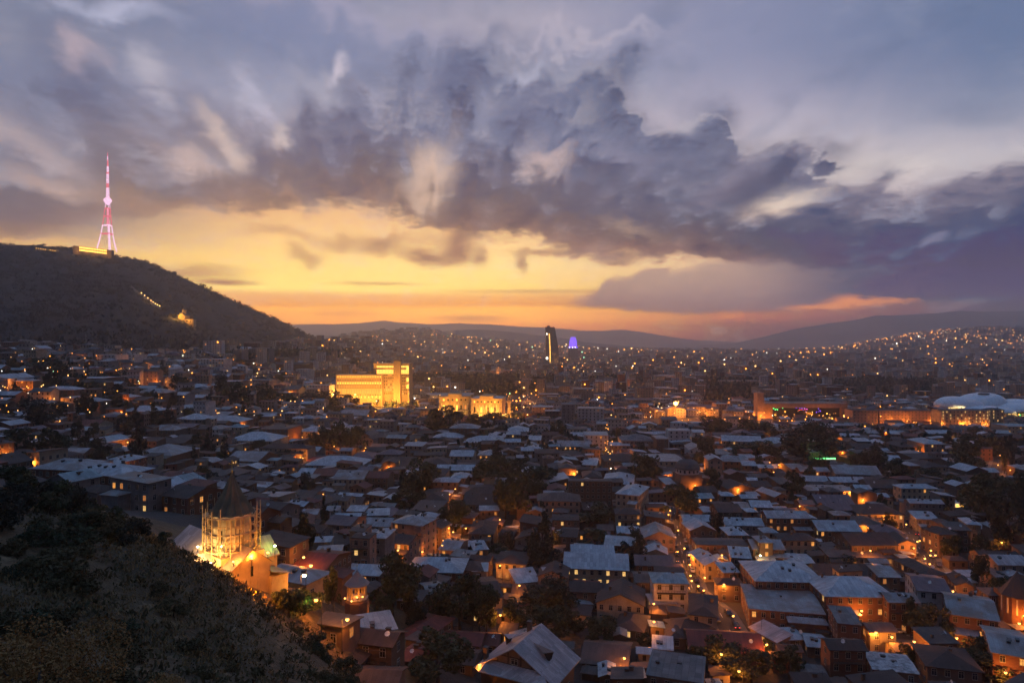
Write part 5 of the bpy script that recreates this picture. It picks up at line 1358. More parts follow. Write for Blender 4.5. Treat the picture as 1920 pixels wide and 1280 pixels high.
# ---- concert hall: portal frame with coloured lights and a blunt pylon
def concert_hall():
    Y = 90 * F / 148.0; k = Y / F
    def X(px): return (px - 1500) * k
    root = empty('concert_hall', ((1500 - 960) * k, Y, 0)); Zt = CZ - (756 - 640) * k
    sub('pylon', ['plaster_pink'], root, lambda m: m.box(X(1419), X(1432), -2, 10, -2, CZ - (736 - 640) * k))
    sub('frame', ['plaster_pink'], root, lambda m: (m.box(X(1432.3), X(1449), 0, 26, -2, Zt - 5), m.box(X(1432.3), X(1588), -1.5, 26, Zt - 4.997, Zt), m.box(X(1578), X(1588), 0, 26, -2, Zt - 5)))
    sub('glass_front', ['glass_dark'], root, lambda m: m.box(X(1449) + .003, X(1578) - .003, 5, 25, -2, Zt - 5.003))
    rq = random.Random(4)
    def spots(px0, px1, py0, py1, n, mats, sx=1.2):
        for _ in range(n):
            m_ = rq.choice(mats); sub('stage_light', [m_], root, lambda m: m.cbox(X(rq.uniform(px0, px1)), 4.8, CZ - (rq.uniform(py0, py1) - 640) * k, rq.uniform(.5, sx), .25, rq.uniform(.4, 1.1)))
    spots(1452, 1474, 762, 769, 12, ['lit_green', 'lit_green', 'lit_white']); spots(1495, 1522, 764, 773, 14, ['lit_purple', 'lit_red', 'lit_purple', 'lit_warm'], 2.2); spots(1534, 1542, 766, 774, 5, ['lit_purple']); spots(1450, 1576, 775, 779, 7, ['lit_gold', 'lit_warm'], 1.0); spots(1512, 1532, 761.5, 763, 3, ['lit_white'])
    spots(1540, 1578, 783, 787, 6, ['lit_yellow'], 3.0)
    thing(root, 'concert hall with pink portal frame over dark glass and coloured lights', 'concert hall', fixed=True, ref='concert hall', at=((1500 - 960) * k, Y, 12)); FOOT.append(((1503 - 960) * k, Y + 12, 105, 34, 0, 20))
    for px in (1426, 1442, 1583): light('lamp_light', (X(px), -7, 4), 5000, SODIUM, root, .4)
concert_hall()

# ---- white shell roofs
def shells():
    Y = 800.0; k = Y / F
    root = empty('shell_roofed_hall', ((1840 - 960) * k, Y, 0))
    def X(px): return (px - 1840) * k
    def Z(py): return CZ - (py - 640) * k
    specs = [(1798, 762, 44, 19, 0, 20, -8), (1853, 760, 46, 22, 14, 22, 10), (1833, 768, 50, 10, -16, 18, -6), (1888, 768, 34, 13, -6, 18, 16), (1922, 764, 40, 13, 20, 22, 12)]
    for i, (px, pyb, rx, hz, y, ry, tilt) in enumerate(specs):
        mb = MB(); n, m_ = 28, 9; rows = []
        for j in range(m_ + 1):
            t = j / m_; rr = math.cos(t * math.pi / 2) ** .8; zz = math.sin(t * math.pi / 2) * hz * k
            rows.append([(rx * k * rr * math.cos(2*math.pi*a/n), ry * rr * math.sin(2*math.pi*a/n), zz + rx * k * rr * math.cos(2*math.pi*a/n) * math.tan(R(tilt)) * .35) for a in range(n)])
        for j in range(m_):
            for a in range(n):
                b = (a + 1) % n; mb.poly([rows[j][a], rows[j][b], rows[j+1][b], rows[j+1][a]] if j < m_ - 1 else [rows[j][a], rows[j][b], rows[j+1][a]])
        o = mb.build('shell_roof', 'shell_white', root, True, (X(px), y, Z(pyb)))
        sub('column', ['metal_grey'], root, lambda m: [m.tube((X(px) + s * rx * k * .6, y - ry * .6, -2), (X(px) + s * rx * k * .66, y - ry * .6, Z(pyb) + hz * k * .3), .7, n=6) for s in (-1, 1)])
    sub('oculus', ['roof_grey'], root, lambda m: m.lathe([(0, .9), (.7, .8), (1, .4), (1, -.4)], 20), True, (X(1851), 6, Z(739.5))).scale = (6.5, 4.5, 1.6)
    sub('glass_wall', ['glass_dark'], root, lambda m: m.box(X(1768), X(1912), -8, 30, -2, Z(766)))
    for px, pw, w in ((1779, 'lit_yellow', 26), (1890, 'lit_yellow', 20), (1906, 'lit_green', 12), (1912, 'lit_yellow', 14)): sub('lit_wall', [pw], root, lambda m: m.cbox(X(px), -9 if px > 1800 else -12, Z(764 if px < 1800 else 778), w * k, .6, 3 if px < 1800 else 5))
    light('lamp_light', (X(1780), -20, Z(768)), 16000, (1, .8, .35), root, 1.0); light('lamp_light', (X(1895), -22, Z(770)), 14000, (1, .7, .25), root, 1.0)  # unseen lights added before the hall to brighten its shells
    thing(root, 'cluster of white mushroom-like shell roofs over glass walls', 'public hall', fixed=True, ref='white shell roofs', at=((1840 - 960) * k, Y, 30)); FOOT.append(((1845 - 960) * k, Y + 8, 120, 60, 0, 30))
shells()

# ---- church with a low dome among the houses
def domed_church():
    Y = 405.0; k = Y / F; x = (1288.5 - 960) * k; root = empty('domed_church', (x, Y, 0), 8)
    def z_(py): return CZ - (py - 640) * k
    sub('wall', ['plaster_brown'], root, lambda m: (m.box(-6.6, 6.6, -6.6, 6.6, -2, z_(886)), m.box(6.603, 11.5, -5.6, 7.5, -2, z_(892))))
    sub('drum', ['plaster_white'], root, lambda m: m.lathe([(6.9, z_(886)), (6.9, z_(877))], 16))
    for a in range(16): sub('window', ['window_dark'], root, lambda m: m.cbox(0, 0, z_(881), .9, .12, 1.6), False, (6.82 * math.cos(2*math.pi*(a+.5)/16), 6.82 * math.sin(2*math.pi*(a+.5)/16), 0)).rotation_euler = (0, 0, 2*math.pi*(a+.5)/16 + math.pi/2)
    do = sub('dome', ['roof_grey'], root, lambda m: m.lathe([(7.4, z_(877) - .1), (7.2, z_(874)), (6.2, z_(867.5)), (4.4, z_(862.5)), (2.0, z_(859.5)), (.0, z_(858.8))], 20), True)
    sub('lantern', ['plaster_brown'], root, lambda m: (m.lathe([(1.7, z_(860)), (1.7, z_(854)), (2.2, z_(853.8)), (0, z_(847))], 8),))
    sub('roof', ['roof_zinc'], root, lambda m: m.surf([(6.0, -6.2, z_(891)), (12.2, -6.2, z_(894)), (12.2, 8.0, z_(894)), (6.0, 8.0, z_(891))], [(0, 1, 2, 3)], .2))
    thing(root, 'brown church with low grey dome on a white windowed drum', 'church', fixed=True, ref='grey domed church', at=(x, Y, 13)); FOOT.append((x, Y, 16, 15, 8, 20))
domed_church()

# ---- brick apse tower at the right edge
def apse():
    Y = 215.0; x = (1907 - 960) / F * Y; root = empty('apse_tower', (x, Y, 0), 0); k = Y / F
    def z_(py): return CZ - (py - 640) * k
    sub('wall', ['brick_red'], root, lambda m: (m.lathe([(4.3, -3), (4.3, z_(1113)), (4.6, z_(1112))], 10), m.box(1, 14, -2, 12, -3, z_(1125))))
    sub('cone_roof', ['roof_brown'], root, lambda m: m.lathe([(5.0, z_(1113)), (2.2, z_(1089)), (0, z_(1070))], 10))
    for a in range(10):
        q = 2*math.pi*(a+.5)/10; sub('blind_arch', ['stone_pale'], root, lambda m: m.box(-.22, .22, -.10, .03, z_(1145), z_(1117), 0, True), False, (4.12 * math.cos(q), 4.12 * math.sin(q), 0)).rotation_euler = (0, 0, q + math.pi/2)
    thing(root, 'round brick apse tower with brown cone roof at the right edge', 'church', fixed=True, ref='brick apse tower', at=(x, Y, 10)); FOOT.append((x, Y, 10, 10, 0, 18))
    lamp(x - 3.5, Y - 6.5, 0, 700, desc='orange street lamp at the foot of the brick apse tower')
apse()

# ================================================================ the houses of the town
# tile origin, left, right, ridge, eave (surveyed at 4.8 units per photo unit), storeys, roof shape, roof, wall, yaw, options
TILE = dict(A=(560,1020), B=(880,1020), C=(1200,1020), D=(1520,1020), E=(560,840), F=(880,840), G=(1200,840), H=(1520,840), J=(800,650), K=(1160,650), L=(1520,650), M=(0,620), N=(300,620))
CATALOGUE = '''
E 85 640 70 160 2 hip Z p -4 l.05
E 10 210 175 232 2 gx Z w -6
E 150 410 175 250 2 gx R t -4 b
E 340 650 185 280 3 gx Z c -4 l.12
E 610 850 205 272 3 gx R n -5 b
E 830 910 175 230 2 gx R n 0
E 230 620 415 500 2 gx D b -4 l.25 b
E 330 630 385 468 2 gx Z n -14
E 770 890 400 465 2 gy Z n -8
E 1050 1260 470 522 1 hip Z n -6
E 440 620 500 560 2 sf Z p -3
E 580 830 530 598 2 sf Z g 8
E 290 580 560 650 2 gx Z n 4
E 540 880 620 700 2 gx Z p -8
E 260 375 490 545 2 gx Z w 6
E 30 200 515 575 2 gx Z p 5 l.1
E 0 130 540 645 2 gy R p 10
E 1020 1270 570 650 3 hip Z n -16
E 1270 1525 800 918 2 gx Z p -12
E 1520 1720 810 915 2 hip Z n 12 l.2
E 980 1530 960 1100 2 hip Z b -4
E 400 800 1020 1120 2 hip Z n -8
E 690 830 690 780 4 hip Z g -8
E 470 650 665 730 4 fl B p -6
E 480 700 770 800 4 fl D p -8 b l.1
E 110 320 780 832 2 fl Z c 6
E 140 420 850 930 2 fl Z c 8
E 100 390 955 1090 1 hip R n 8
E 1210 1460 262 310 2 hip Z n -4
E 1370 1540 210 268 2 hip Z n -6
E 1240 1600 150 200 2 gx Z c -3 l.2
E 1360 1600 20 75 2 gx Z c -6 l.05
E 1610 1840 12 65 3 hip Z p -4 l.3
E 480 720 20 100 2 hip P n 5
E 720 950 8 60 2 hip P n -5
E 750 1110 70 170 1 gx D c -6 l.05
E 1110 1380 70 150 2 hip D n 4
E 1460 1860 350 420 2 hip D n 4
E 1480 1820 425 520 2 gx D n -5
E 1620 1810 540 565 2 sf Z n 3 l.2
E 1530 1800 640 780 2 hip D n -4
E 1060 1370 375 480 2 hip D n 5
A 1060 1350 310 440 2 gx T n 22
A 1530 1690 390 445 1 sf Z n 16
A 1460 1850 290 480 2 gx D c 12
A 1380 1700 140 235 2 hip D n -5
A 1570 1700 212 240 2 sf Z g 0
A 900 1390 620 830 1 hip R n -24 @red hipped house
A 370 970 745 850 2 gx D k -14 b
A 85 560 610 740 1 sb B n -18
A 960 1250 790 900 1 sb B n -20
A 960 1200 900 1040 1 gx R n -8
A 490 960 1050 1230 1 gx D n -4
A 1270 1700 790 905 1 gx R n -10
A 1380 1650 950 1080 1 gx D n -12
B 230 560 60 172 2 hip D c -8 l.5 o
B 350 640 210 350 1 sf Z n 14
B 600 920 205 300 2 gy D p -10
B 650 830 235 290 2 sf Z n 10
B 820 1460 85 238 2 gx Z c -7 l.55 yo @long lamp-lit house
B 900 1310 10 80 2 gx Z n -4
B 1460 1640 220 350 2 gx B n -5
B 1000 1190 402 470 1 sf Z n -3
B 880 1220 345 440 2 gx D n -8
B 1110 1620 400 555 2 gy D c -12
B 940 1070 490 560 1 sr Z n 18
B 1270 1660 640 790 1 hip D n -20
B 1600 1860 470 545 1 sf Z c 4 l.6 y
B 370 860 370 470 1 gx D n -6
B 1650 1830 865 960 1 sf Z n -12
B 0 300 800 900 1 gx R n -8
B 1780 1920 740 860 1 hip D n -6
C 350 790 390 655 2 hip D c -16 l.15
C 475 720 15 192 2 gy Z y 6 @yellow gabled house
C 870 1660 395 640 2 fl Z b -12 l.02 @wide hall with grey parapet roof
B 1620 1965 255 350 3 hip T w -4 l.02 b @white house with long balcony
B 970 1510 900 1110 1 gx B t -14 @low shed with two-tone roof
C 0 660 1005 1250 2 fl G n -18 @flat dark grey roof
D 470 950 1000 1180 2 fl U b -14 l.02 @roofless brick ruin
C 700 870 160 262 2 sf Z n 3
C 780 1010 20 132 2 sf Z n -12
C 930 1590 150 340 3 hip Z b -4 l.06
C 1040 1300 740 890 1 sl L p 22
C 1280 1440 760 860 1 hip Z n 4
C 1480 1650 820 935 1 gx Z n -12
C 380 1110 815 1000 1 gx R n -8
C 230 650 680 800 1 hip D n 14
C 1410 1690 1105 1215 1 fl G n -10
D 0 660 290 480 3 hip Z b -3 l.2
D 630 930 440 522 3 gx Z b -4 b l.15
D 0 560 180 290 1 gx D n -2 l.3 o
D 550 770 190 300 2 sf Z n -4
D 120 480 490 740 3 fl G b -14 @flat grey-topped brick block
D 110 470 880 965 3 gx D b -4 b
D 930 1500 960 1150 2 hip D n -16
D 1110 1730 460 690 3 gx Z b -27 l.06 @brick terrace
D 1430 2080 700 1040 3 gx Z b -27 l.12 @front brick terrace
D 840 1250 270 440 3 gx P w -18 l.06
D 1170 1520 150 380 2 gy D n -18
D 850 1110 120 280 2 hip D n 4
D 1590 1900 100 192 3 gx L p -4
D 1600 1850 212 312 2 sf L p -4 @two-tier pale basilica
D 130 720 72 128 1 sf B c -2 l.35
H 700 920 780 868 2 gy D p -10 @steep-roofed corner house
H 1050 1270 700 780 3 hip D n 4 b l.2
H 1120 1280 620 710 2 hip D n -6
H 860 1170 462 502 3 gx Z g -6
H 900 1130 565 645 2 sf Z g -12
H 355 775 500 600 2 hip D c -3 l.2
H 0 345 420 505 2 gx P n -4
H 90 340 492 560 2 gx P n -4
H 0 405 652 745 2 gx Z n -3 l.35
H 540 800 690 765 2 hip P n -6
H 250 700 760 880 2 gx D n 2
H 1330 1530 590 692 3 hip Z c -16 l.3
H 590 720 430 470 2 hip R c 4
H 770 1110 320 362 3 hip Z c -3
H 460 770 280 365 2 gx D n -4
H 370 530 330 372 2 gx Z n -6 l.1
H 150 470 260 312 2 gx Z n -3 l.3
H 160 600 160 245 2 gx Z g -10 l.05
H 0 150 170 215 2 gx Z b -3
H 1310 1560 240 305 2 hip D g 0
H 1480 1660 178 222 2 gx Z n -5
H 1150 1310 75 130 2 gx Z n 8
H 930 1150 100 172 2 hip D c 0
H 1850 1960 450 505 2 hip Z g 0
H 600 800 50 115 2 gx Z n -10
H 1580 1860 262 312 2 gx D p -4 l.3
G 20 370 40 122 3 fl Z c 0 l.05
G 580 735 72 112 4 gy Z p -6 l.05
G 715 890 70 122 3 gx Z b -4 l.25
G 880 1050 90 160 2 gx Z n -10 l.2
G 1050 1200 145 182 2 sf Z n -6 l.25
G 930 1080 230 300 2 gx Z n -14
G 1060 1310 280 442 2 gy Z n 14 l.08
G 1280 1440 100 190 2 gx Z n 4
G 1410 1680 172 216 2 gx Z b -3
G 1440 1680 250 305 2 gx Z n -8
G 1450 1890 332 392 2 fl Z g -3
G 710 840 390 432 2 hip Z n -4 l.4 o
G 920 1060 380 432 2 gx Z n 10
G 880 1040 415 452 2 gx Z n 2
G 820 990 445 540 2 gx Z n -8
G 960 1180 460 532 2 gx Z n -8 l.2
G 1180 1320 510 568 1 gx Z n -4
G 500 650 440 578 2 gx Z n 10
G 360 630 600 660 2 gx Z n -2
G 400 650 670 742 2 gy Z n 2
G 650 890 485 580 3 gx D t -2 b l.25
G 940 1040 535 577 2 hip Z b 0 l.5 o
G 730 1100 630 702 2 gx Z g -6
G 1100 1500 565 632 3 gx Z b -3 l.4 o @brick house with six lit windows
G 750 940 700 780 2 hip Z n 0
G 1080 1220 710 762 2 hip Z c 0
G 0 312 720 820 2 gy Z p -4
G 470 960 812 880 2 fl B n -3
G 960 1270 822 912 2 gx Z n -3
G 1040 1170 785 850 3 hip Z n 0 l.2
G 1220 1560 762 832 2 hip D c -3 l.25
G 1250 1560 952 1050 1 fl Z n -8
G 180 312 262 330 2 sf Z n 8
F 1165 1530 200 330 2 hip Z b -12
F 1290 1650 312 430 4 hip Z c -24 l.05 @long lit corner terrace
F 690 890 252 312 2 sl Z t 6 l.4
F 880 1290 280 300 5 fl B k -2 l.02 @blank brick block
F 600 1010 400 482 3 hip B p -3 l.05
F 1000 1260 492 570 2 fl D n -3
F 1300 1550 540 600 3 hip D c -3 l.3 b
F 1310 1535 700 770 2 gx Z n -6
F 1530 1850 720 820 2 gy Z p -6
F 730 1000 600 662 2 fl D n -4 l.1
F 800 1010 700 800 2 gx D n -10
F 800 870 745 790 1 sl Z n 12
F 1000 1190 75 155 2 gx Z n -12
F 1190 1550 50 122 2 hip D n 2
F 700 880 120 190 2 hip B n 4
F 1000 1200 190 262 2 hip D n -4
F 420 640 120 180 2 hip B p 0
J 60 350 770 822 2 hip Z n -4
J 205 490 690 735 4 hip Z b -4
J 330 700 800 865 2 hip Z n -6 l.1
J 490 740 740 830 2 hip Z n -10
J 710 930 700 762 2 hip Z n -3
J 710 850 750 792 3 hip Z n -3 l.15
J 1090 1490 845 900 2 gx Z n -4 l.2
J 1400 1640 762 800 4 fl Z w -4 l.08
J 1240 1450 715 745 3 fl B c -3 l.1
J 940 1150 512 545 5 fl Z p -6 l.15
J 1205 1340 500 520 8 fl G g -3 l.02 @dark glass office block
J 1345 1610 520 560 6 fl Z w -8 l.12
J 1215 1340 400 418 5 fl D n 0
J 1310 1500 362 380 7 fl Z g 0 l.05
J 1005 1190 395 430 5 fl Z n 0 l.1
J 1640 1830 860 890 2 gx Z n -4
J 1730 1930 780 850 3 hip G g -3
J 860 1040 560 600 3 fl D n 0
J 965 1075 248 265 5 fl B c 0 l.3
J 560 720 455 475 3 fl G c 0
J 0 430 395 430 4 fl Z g 0
J 120 220 178 195 7 fl B y -3 l.1
J 220 530 205 222 7 fl Z c -3 l.12
J 565 800 195 215 6 fl Z p -3 l.15
J 370 575 130 150 8 fl Z p 0 l.1
J 960 1085 30 45 10 fl G g 0 l.4
J 880 1045 155 175 5 fl B y 0 l.3
J 1460 1590 290 310 6 fl Z w 0 l.1
J 1340 1400 290 300 6 fl D n 0
K 425 640 735 760 5 fl Z w -4 l.15 @white modern apartment block
K 640 785 745 775 4 fl Z w -10 l.12
K 10 312 780 850 3 hip G g -3
K 310 428 790 830 4 fl Z n 0 l.1
K 905 1290 805 860 3 gx Z c -14 l.05
K 1250 1555 815 872 3 hip Z c -10 l.05 @long green-lit school
K 540 640 672 697 2 hip Z n 0
K 900 1012 672 700 2 hip Z n 0
K 255 600 555 570 2 fl B y -2 l.4
K 600 945 520 545 3 hip P y -4 l.3
K 150 305 350 370 8 fl D p 0 l.02
K 55 310 455 480 4 fl P p 0
K 315 590 240 262 8 fl Z c 0 l.08
K 750 1400 290 308 5 fl Z c -2 l.12
K 325 550 165 185 9 fl Z y 0 l.12
K 1340 1440 692 720 2 gx Z n -6
K 1560 1690 652 710 2 hip Z n 10
K 1780 1920 682 725 2 gx Z n -4
K 1440 1530 625 650 2 gx Z n 0
K 1310 1480 445 475 3 fl Z g 0
K 1480 1725 432 470 4 fl D p 0 l.1
K 590 770 865 930 3 gy Z w -6
L 335 570 556 575 5 fl D p -3 l.06
L 575 1110 560 578 5 fl D p -3 l.08
L 1125 1560 558 575 6 fl B y -3 l.5 y @row of lamp-lit arcades
L 1560 1720 550 570 6 hip B y -3 l.45 y
L 280 420 680 710 2 gx T n 8
L 440 590 738 780 2 gx Z n -8 l.2
L 1690 1930 690 720 3 fl T c -2 l.25 y
L 1690 1930 780 830 2 hip D n -2 l.1
L 930 1140 800 880 4 hip Z p -4 l.25
L 550 710 812 890 2 gy Z p -6
L 1020 1230 750 785 2 gx Z n -3
L 870 980 700 728 2 gx Z n -4
L 50 340 690 712 2 gx Z n -2
L 260 420 780 860 2 gx D n -4 l.1
L 340 560 870 920 2 gx D n -4
L 720 880 830 900 3 hip D n 0
L 1350 1480 760 800 2 hip D n 0
M 920 1110 202 220 5 fl Z w -4 l.1
M 1110 1285 195 215 5 fl T w -4 l.3 @white hillside flats
M 1000 1240 305 320 2 fl Z g -4 l.5
M 580 740 322 345 3 hip Z p -4
M 620 765 195 212 3 hip D p -4 l.15
M 1290 1455 345 365 5 gx D p -4 l.06
M 1365 1500 312 330 4 gx Z n -4
M 1480 1605 325 350 4 gy Z w -4
M 690 1045 395 430 3 fl Z n -4
M 690 1000 440 465 3 hip D n 4 l.4 @round lit villa
M 395 745 498 530 3 hip Z n -5 l.2
M 505 660 410 435 3 hip D n -4 l.2
M 1060 1240 565 600 2 hip Z n -4
M 1240 1560 515 560 3 hip Z n -4 l.1
M 1490 1620 545 590 2 hip Z n -6
M 1680 1885 475 510 2 gx Z n -4 l.15
M 1690 1850 570 605 3 sf Z n 6
M 760 960 595 637 3 hip Z n -6
M 620 765 585 612 4 fl Z c -3 l.15
M 250 495 615 655 3 hip Z n -3
M 0 105 600 625 2 gx Z n 0
M 0 210 545 578 2 gx Z n -3
M 625 725 720 768 2 hip Z n -3
M 945 1090 720 768 2 hip Z n 4
M 1140 1485 670 725 3 hip Z n -6
M 1560 1780 640 712 2 hip Z n -8
M 560 970 800 862 1 gx R c -4 @long red-roofed school
M 250 610 880 925 1 gx P p -5
M 775 1070 830 995 2 gy Z n -14
M 0 250 885 925 2 gx Z p -4 l.05
M 510 640 930 985 2 hip Z n -6
M 250 400 920 990 2 gy Z n -8
M 560 830 1020 1102 2 gx Z n 6
M 910 1160 1005 1075 1 hip Z n 5
M 960 1245 1070 1168 3 hip Z b -10
M 1270 1720 970 1100 3 hip Z b -6 l.05
M 1335 1655 845 898 2 hip Z n -6 l.15
M 1620 1905 740 802 2 hip Z n -4
M 130 340 430 455 3 hip Z n 0 l.1
M 0 190 375 435 3 gy Z w 0
M 0 130 185 205 3 hip D n 0 l.3
M 380 640 640 665 3 hip B n -3 l.15
N 470 640 720 772 2 sf Z n -6
N 420 810 760 822 2 hip Z n -6
N 870 1070 735 772 2 gx Z n -4 l.05
N 435 610 835 892 2 hip Z w -6 l.1
N 640 1115 880 995 2 hip Z c -5 l.1 @long house with one bright window
N 940 1240 838 890 4 fl B b -5 l.05
N 1250 1545 862 912 3 hip Z y -8 l.2 @orange corner house
N 1540 1750 840 905 2 hip Z n 0
N 640 1025 1080 1180 2 gx Z b -10
N 900 1395 1020 1065 3 hip D c -8
N 1230 1425 755 792 2 hip Z n -4
N 1070 1305 660 702 2 hip Z n -5 l.15
N 1360 1505 690 750 2 gy Z n -6
N 1530 1905 770 802 2 hip Z n -3
N 1620 1900 712 762 3 gx Z n -3
N 390 625 232 255 6 fl Z w -4 l.25
N 680 775 150 170 8 fl Z g -4 l.15
N 820 1015 140 160 8 fl Z g -4 l.1
N 760 1000 85 105 5 fl Z g -4 l.15
N 1080 1185 112 135 5 fl Z w -4 l.3
N 1000 1370 282 305 5 gx D b -3 l.05
N 1305 1560 475 492 6 fl Z w -4 l.06 @white striped block
N 830 990 342 365 2 hip Z n -3 l.15
N 1220 1375 375 400 2 hip Z n -3 l.1
N 235 435 475 512 3 hip Z n -4 l.1
N 470 650 388 415 3 gx Z p -3
N 580 760 432 460 4 fl Z n -3 l.15
N 790 1040 420 445 4 fl G o -3
N 1130 1290 490 530 4 gx B y -3 l.1
N 1530 1640 290 305 6 fl Z g 0 l.2
N 1640 1760 250 270 4 hip Z p 0 l.1
N 1190 1330 255 290 4 fl Z g 0 l.15
'''
def solve_spot(px0, px1, pyt, pye, st, kind, yaw):
    pc = (px0 + px1) / 2; hw = 3.25 * st
    ys = np.exp(np.linspace(math.log(200 if pc < 470 else 95), math.log(3600), 700)); g_ = ground((pc - 960) / F * ys, ys)
    q = 640 + (CZ - g_ - hw) / ys * F
    i = np.nonzero(q <= pye)[0]; i = i[0] if len(i) else len(ys) - 1
    Y = float(ys[i]); g0 = float(g_[i]); ze = g0 + hw; kk = F / (max(pyt, 645) - 640)
    if kind in ('hip', 'gx'): d = ((CZ - ze) * kk - Y) / (.5 + .175 * kk)
    elif kind in ('sf',): d = ((CZ - ze) * kk - Y) / (1 + .16 * kk)
    else: d = ((CZ - ze) * kk - Y)
    Wp = (px1 - px0) / F * Y; t = abs(R(yaw)); d = min(max(d, 6.5), 30 if st < 5 else 22)
    w = (Wp - 1.0 - d * math.sin(t) * .9) / math.cos(t); w = min(max(w, 5.0), 75)
    d = min(d, w * 2.2)
    a = R(yaw); cx = (pc - 960) / F * Y; c_y = Y + (d * math.cos(t) + w * math.sin(t)) / 2
    return cx * (c_y / Y) , c_y, ground(cx, c_y), w, d, hw
rs = random.Random(11)
SIZE = lambda w, st: ('towering ' if st >= 7 else 'tall ' if st >= 4 else 'long ' if w > 26 else 'small ' if w < 10 else '')
def label_house(roof, wall, kind, st, w, nlit, balcony):
    d = SIZE(w, st) + ROOFWORD[roof] + ' ' + SHAPEWORD[kind] + '-roofed ' + WALLWORD[wall] + ' ' + ('block' if st >= 4 else 'house')
    if nlit: d += ' with lit windows' if nlit > 1 else ' with one lit window'
    return d
SPECS = []
def survey(px0, px1, pyt, pye, st, kind, roof, wall, yaw, lit=.05, balcony=False, ref=None, kinds='wwyo'):
    x, y, z, w, d, h = solve_spot(px0, px1, pyt, pye, st, kind, yaw)
    SPECS.append(dict(x=x, y=y, z=z, w=w, d=d, h=h, kind=kind, roof=roof, wall=wall, yaw=yaw, lit=lit, balcony=balcony, ref=ref, kinds=kinds, st=st))
    FOOT.append((x, y, w + .8, d + .8, yaw, z + h + 2))
for line in CATALOGUE.strip().splitlines():
    ref = None
    if '@' in line: line, ref = line.split('@')
    t = line.split(); ox, oy = TILE[t[0]]
    x0, x1, a, b = (float(v) / 4.8 for v in t[1:5]); opts = t[10:]
    lit = next((float(o[1:]) for o in opts if o.startswith('l.')), .035)
    kinds = 'o' if 'o' in opts else ('y' if 'y' in opts else ('yyo' if 'yo' in opts else 'wwyo'))
    survey(ox + x0, ox + x1, oy + a, oy + b, int(t[5]), t[6], t[7], t[8], float(t[9]), lit, 'b' in opts, ref and ref.strip(), kinds)
# brick school on the left, seen over the brow of the hillside
def add_spec(px0, px1, Y, z, w, d, h, kind, roof, wall, yaw, st, ref=None, lit=.03):
    x = ((px0 + px1) / 2 - 960) / F * Y
    SPECS.append(dict(x=x, y=Y, z=z, w=w, d=d, h=h, kind=kind, roof=roof, wall=wall, yaw=yaw, lit=lit, balcony=False, ref=ref, kinds='wy', st=st)); FOOT.append((x, Y, w + .8, d + .8, yaw, z + h + 2))
add_spec(150, 272, 242, 36, 21, 15, 8.2, 'hip', 'Z', 'b', -12, 2, 'brick school on the hill brow', .05)
add_spec(80, 190, 250, 37, 20, 15, 7.6, 'hip', 'Z', 'b', -12, 2)
add_spec(140, 175, 233, 37, 6, 8, 8.0, 'gy', 'Z', 'b', -12, 2)
add_spec(490, 610, 168, 27, 15.5, 9, 6.0, 'hip', 'Z', 'y', -24, 1, 'grey-roofed hall below the church', .5)
add_spec(590, 735, 138, 27.5, 15.5, 7, 4.6, 'sf', 'Z', 'n', 22, 1, 'long pale lean-to shed', 0)

for px_, py_, a_, b_ in ((1545, 868, 26, 20), (1793, 953, 14, 16), (1480, 850, 20, 10)):
    x, y, z = on_ground(px_, py_, 150, 900); FOOT.append((x, y - 5, a_, b_, 0, 0))
# ---- the rest of the roofs between them: every gap in the old town is built up
rs = random.Random(21)
def filler(step, y0, y1, wlo, whi, prob, seed, sts=(1, 2, 2, 2, 3)):
    rq = random.Random(seed); y = y0
    while y < y1:
        half = .80 * y; x = -half + rq.uniform(0, step)
        while x < half:
            xx, yy = x + rq.uniform(-.25, .25) * step, y + rq.uniform(-.25, .25) * step
            x += step
            if rq.random() > prob: continue
            q = px_of(xx, yy, 5)
            z = ground(xx, yy)
            if yy < 330 and xx < -20 and (z > 33 and yy < 215) or yy < 182 and xx < -12: continue
            if q[0] < 640 and yy > np.interp(q[0], [f[0] for f in _foot], [f[2] for f in _foot]) - 30: continue
            w, d = rq.uniform(wlo, whi), rq.uniform(wlo, whi) * .85; yaw = 10 * math.sin(xx / 90.0) - 6 + 8 * math.sin(yy / 70.0 + 1) + rq.uniform(-4, 4) + (90 if rq.random() < .3 else 0)
            sc = 1.0
            for _ in range(3):
                if clear_box(xx, yy, w * sc, d * sc, yaw, .15) and not near_road(xx, yy, d * sc * .5): break
                sc *= .72
            else: continue
            w, d = w * sc, d * sc
            if w < 3.6: continue
            st = rq.choice(sts) if w > 7 else 1
            roof = rq.choice('ZZZTDDDDDBBBRP' if yy > 260 else 'ZDDDDDBBBRRT'); wall = rq.choice('nnnpbbkcg'); kind = rq.choice(('hip', 'gx', 'gx', 'gy', 'sf', 'sr', 'sl') if w > 6 else ('sf', 'sl', 'sr', 'gx'))
            slope = abs(ground(xx + 4, yy) - z) + abs(ground(xx, yy + 4) - z)
            SPECS.append(dict(x=xx, y=yy, z=z + slope * .3, w=w, d=d, h=2.95 * st + rq.uniform(0, .9), kind=kind, roof=roof, wall=wall, yaw=yaw, lit=rq.choice((0, 0, .06, .12, .25)), balcony=rq.random() < .12 and st > 1, ref=None, kinds='wwyo', st=st))
            FOOT.append((xx, yy, w, d, yaw, z + 7))
        y += step * .82
TREESPOTS = []
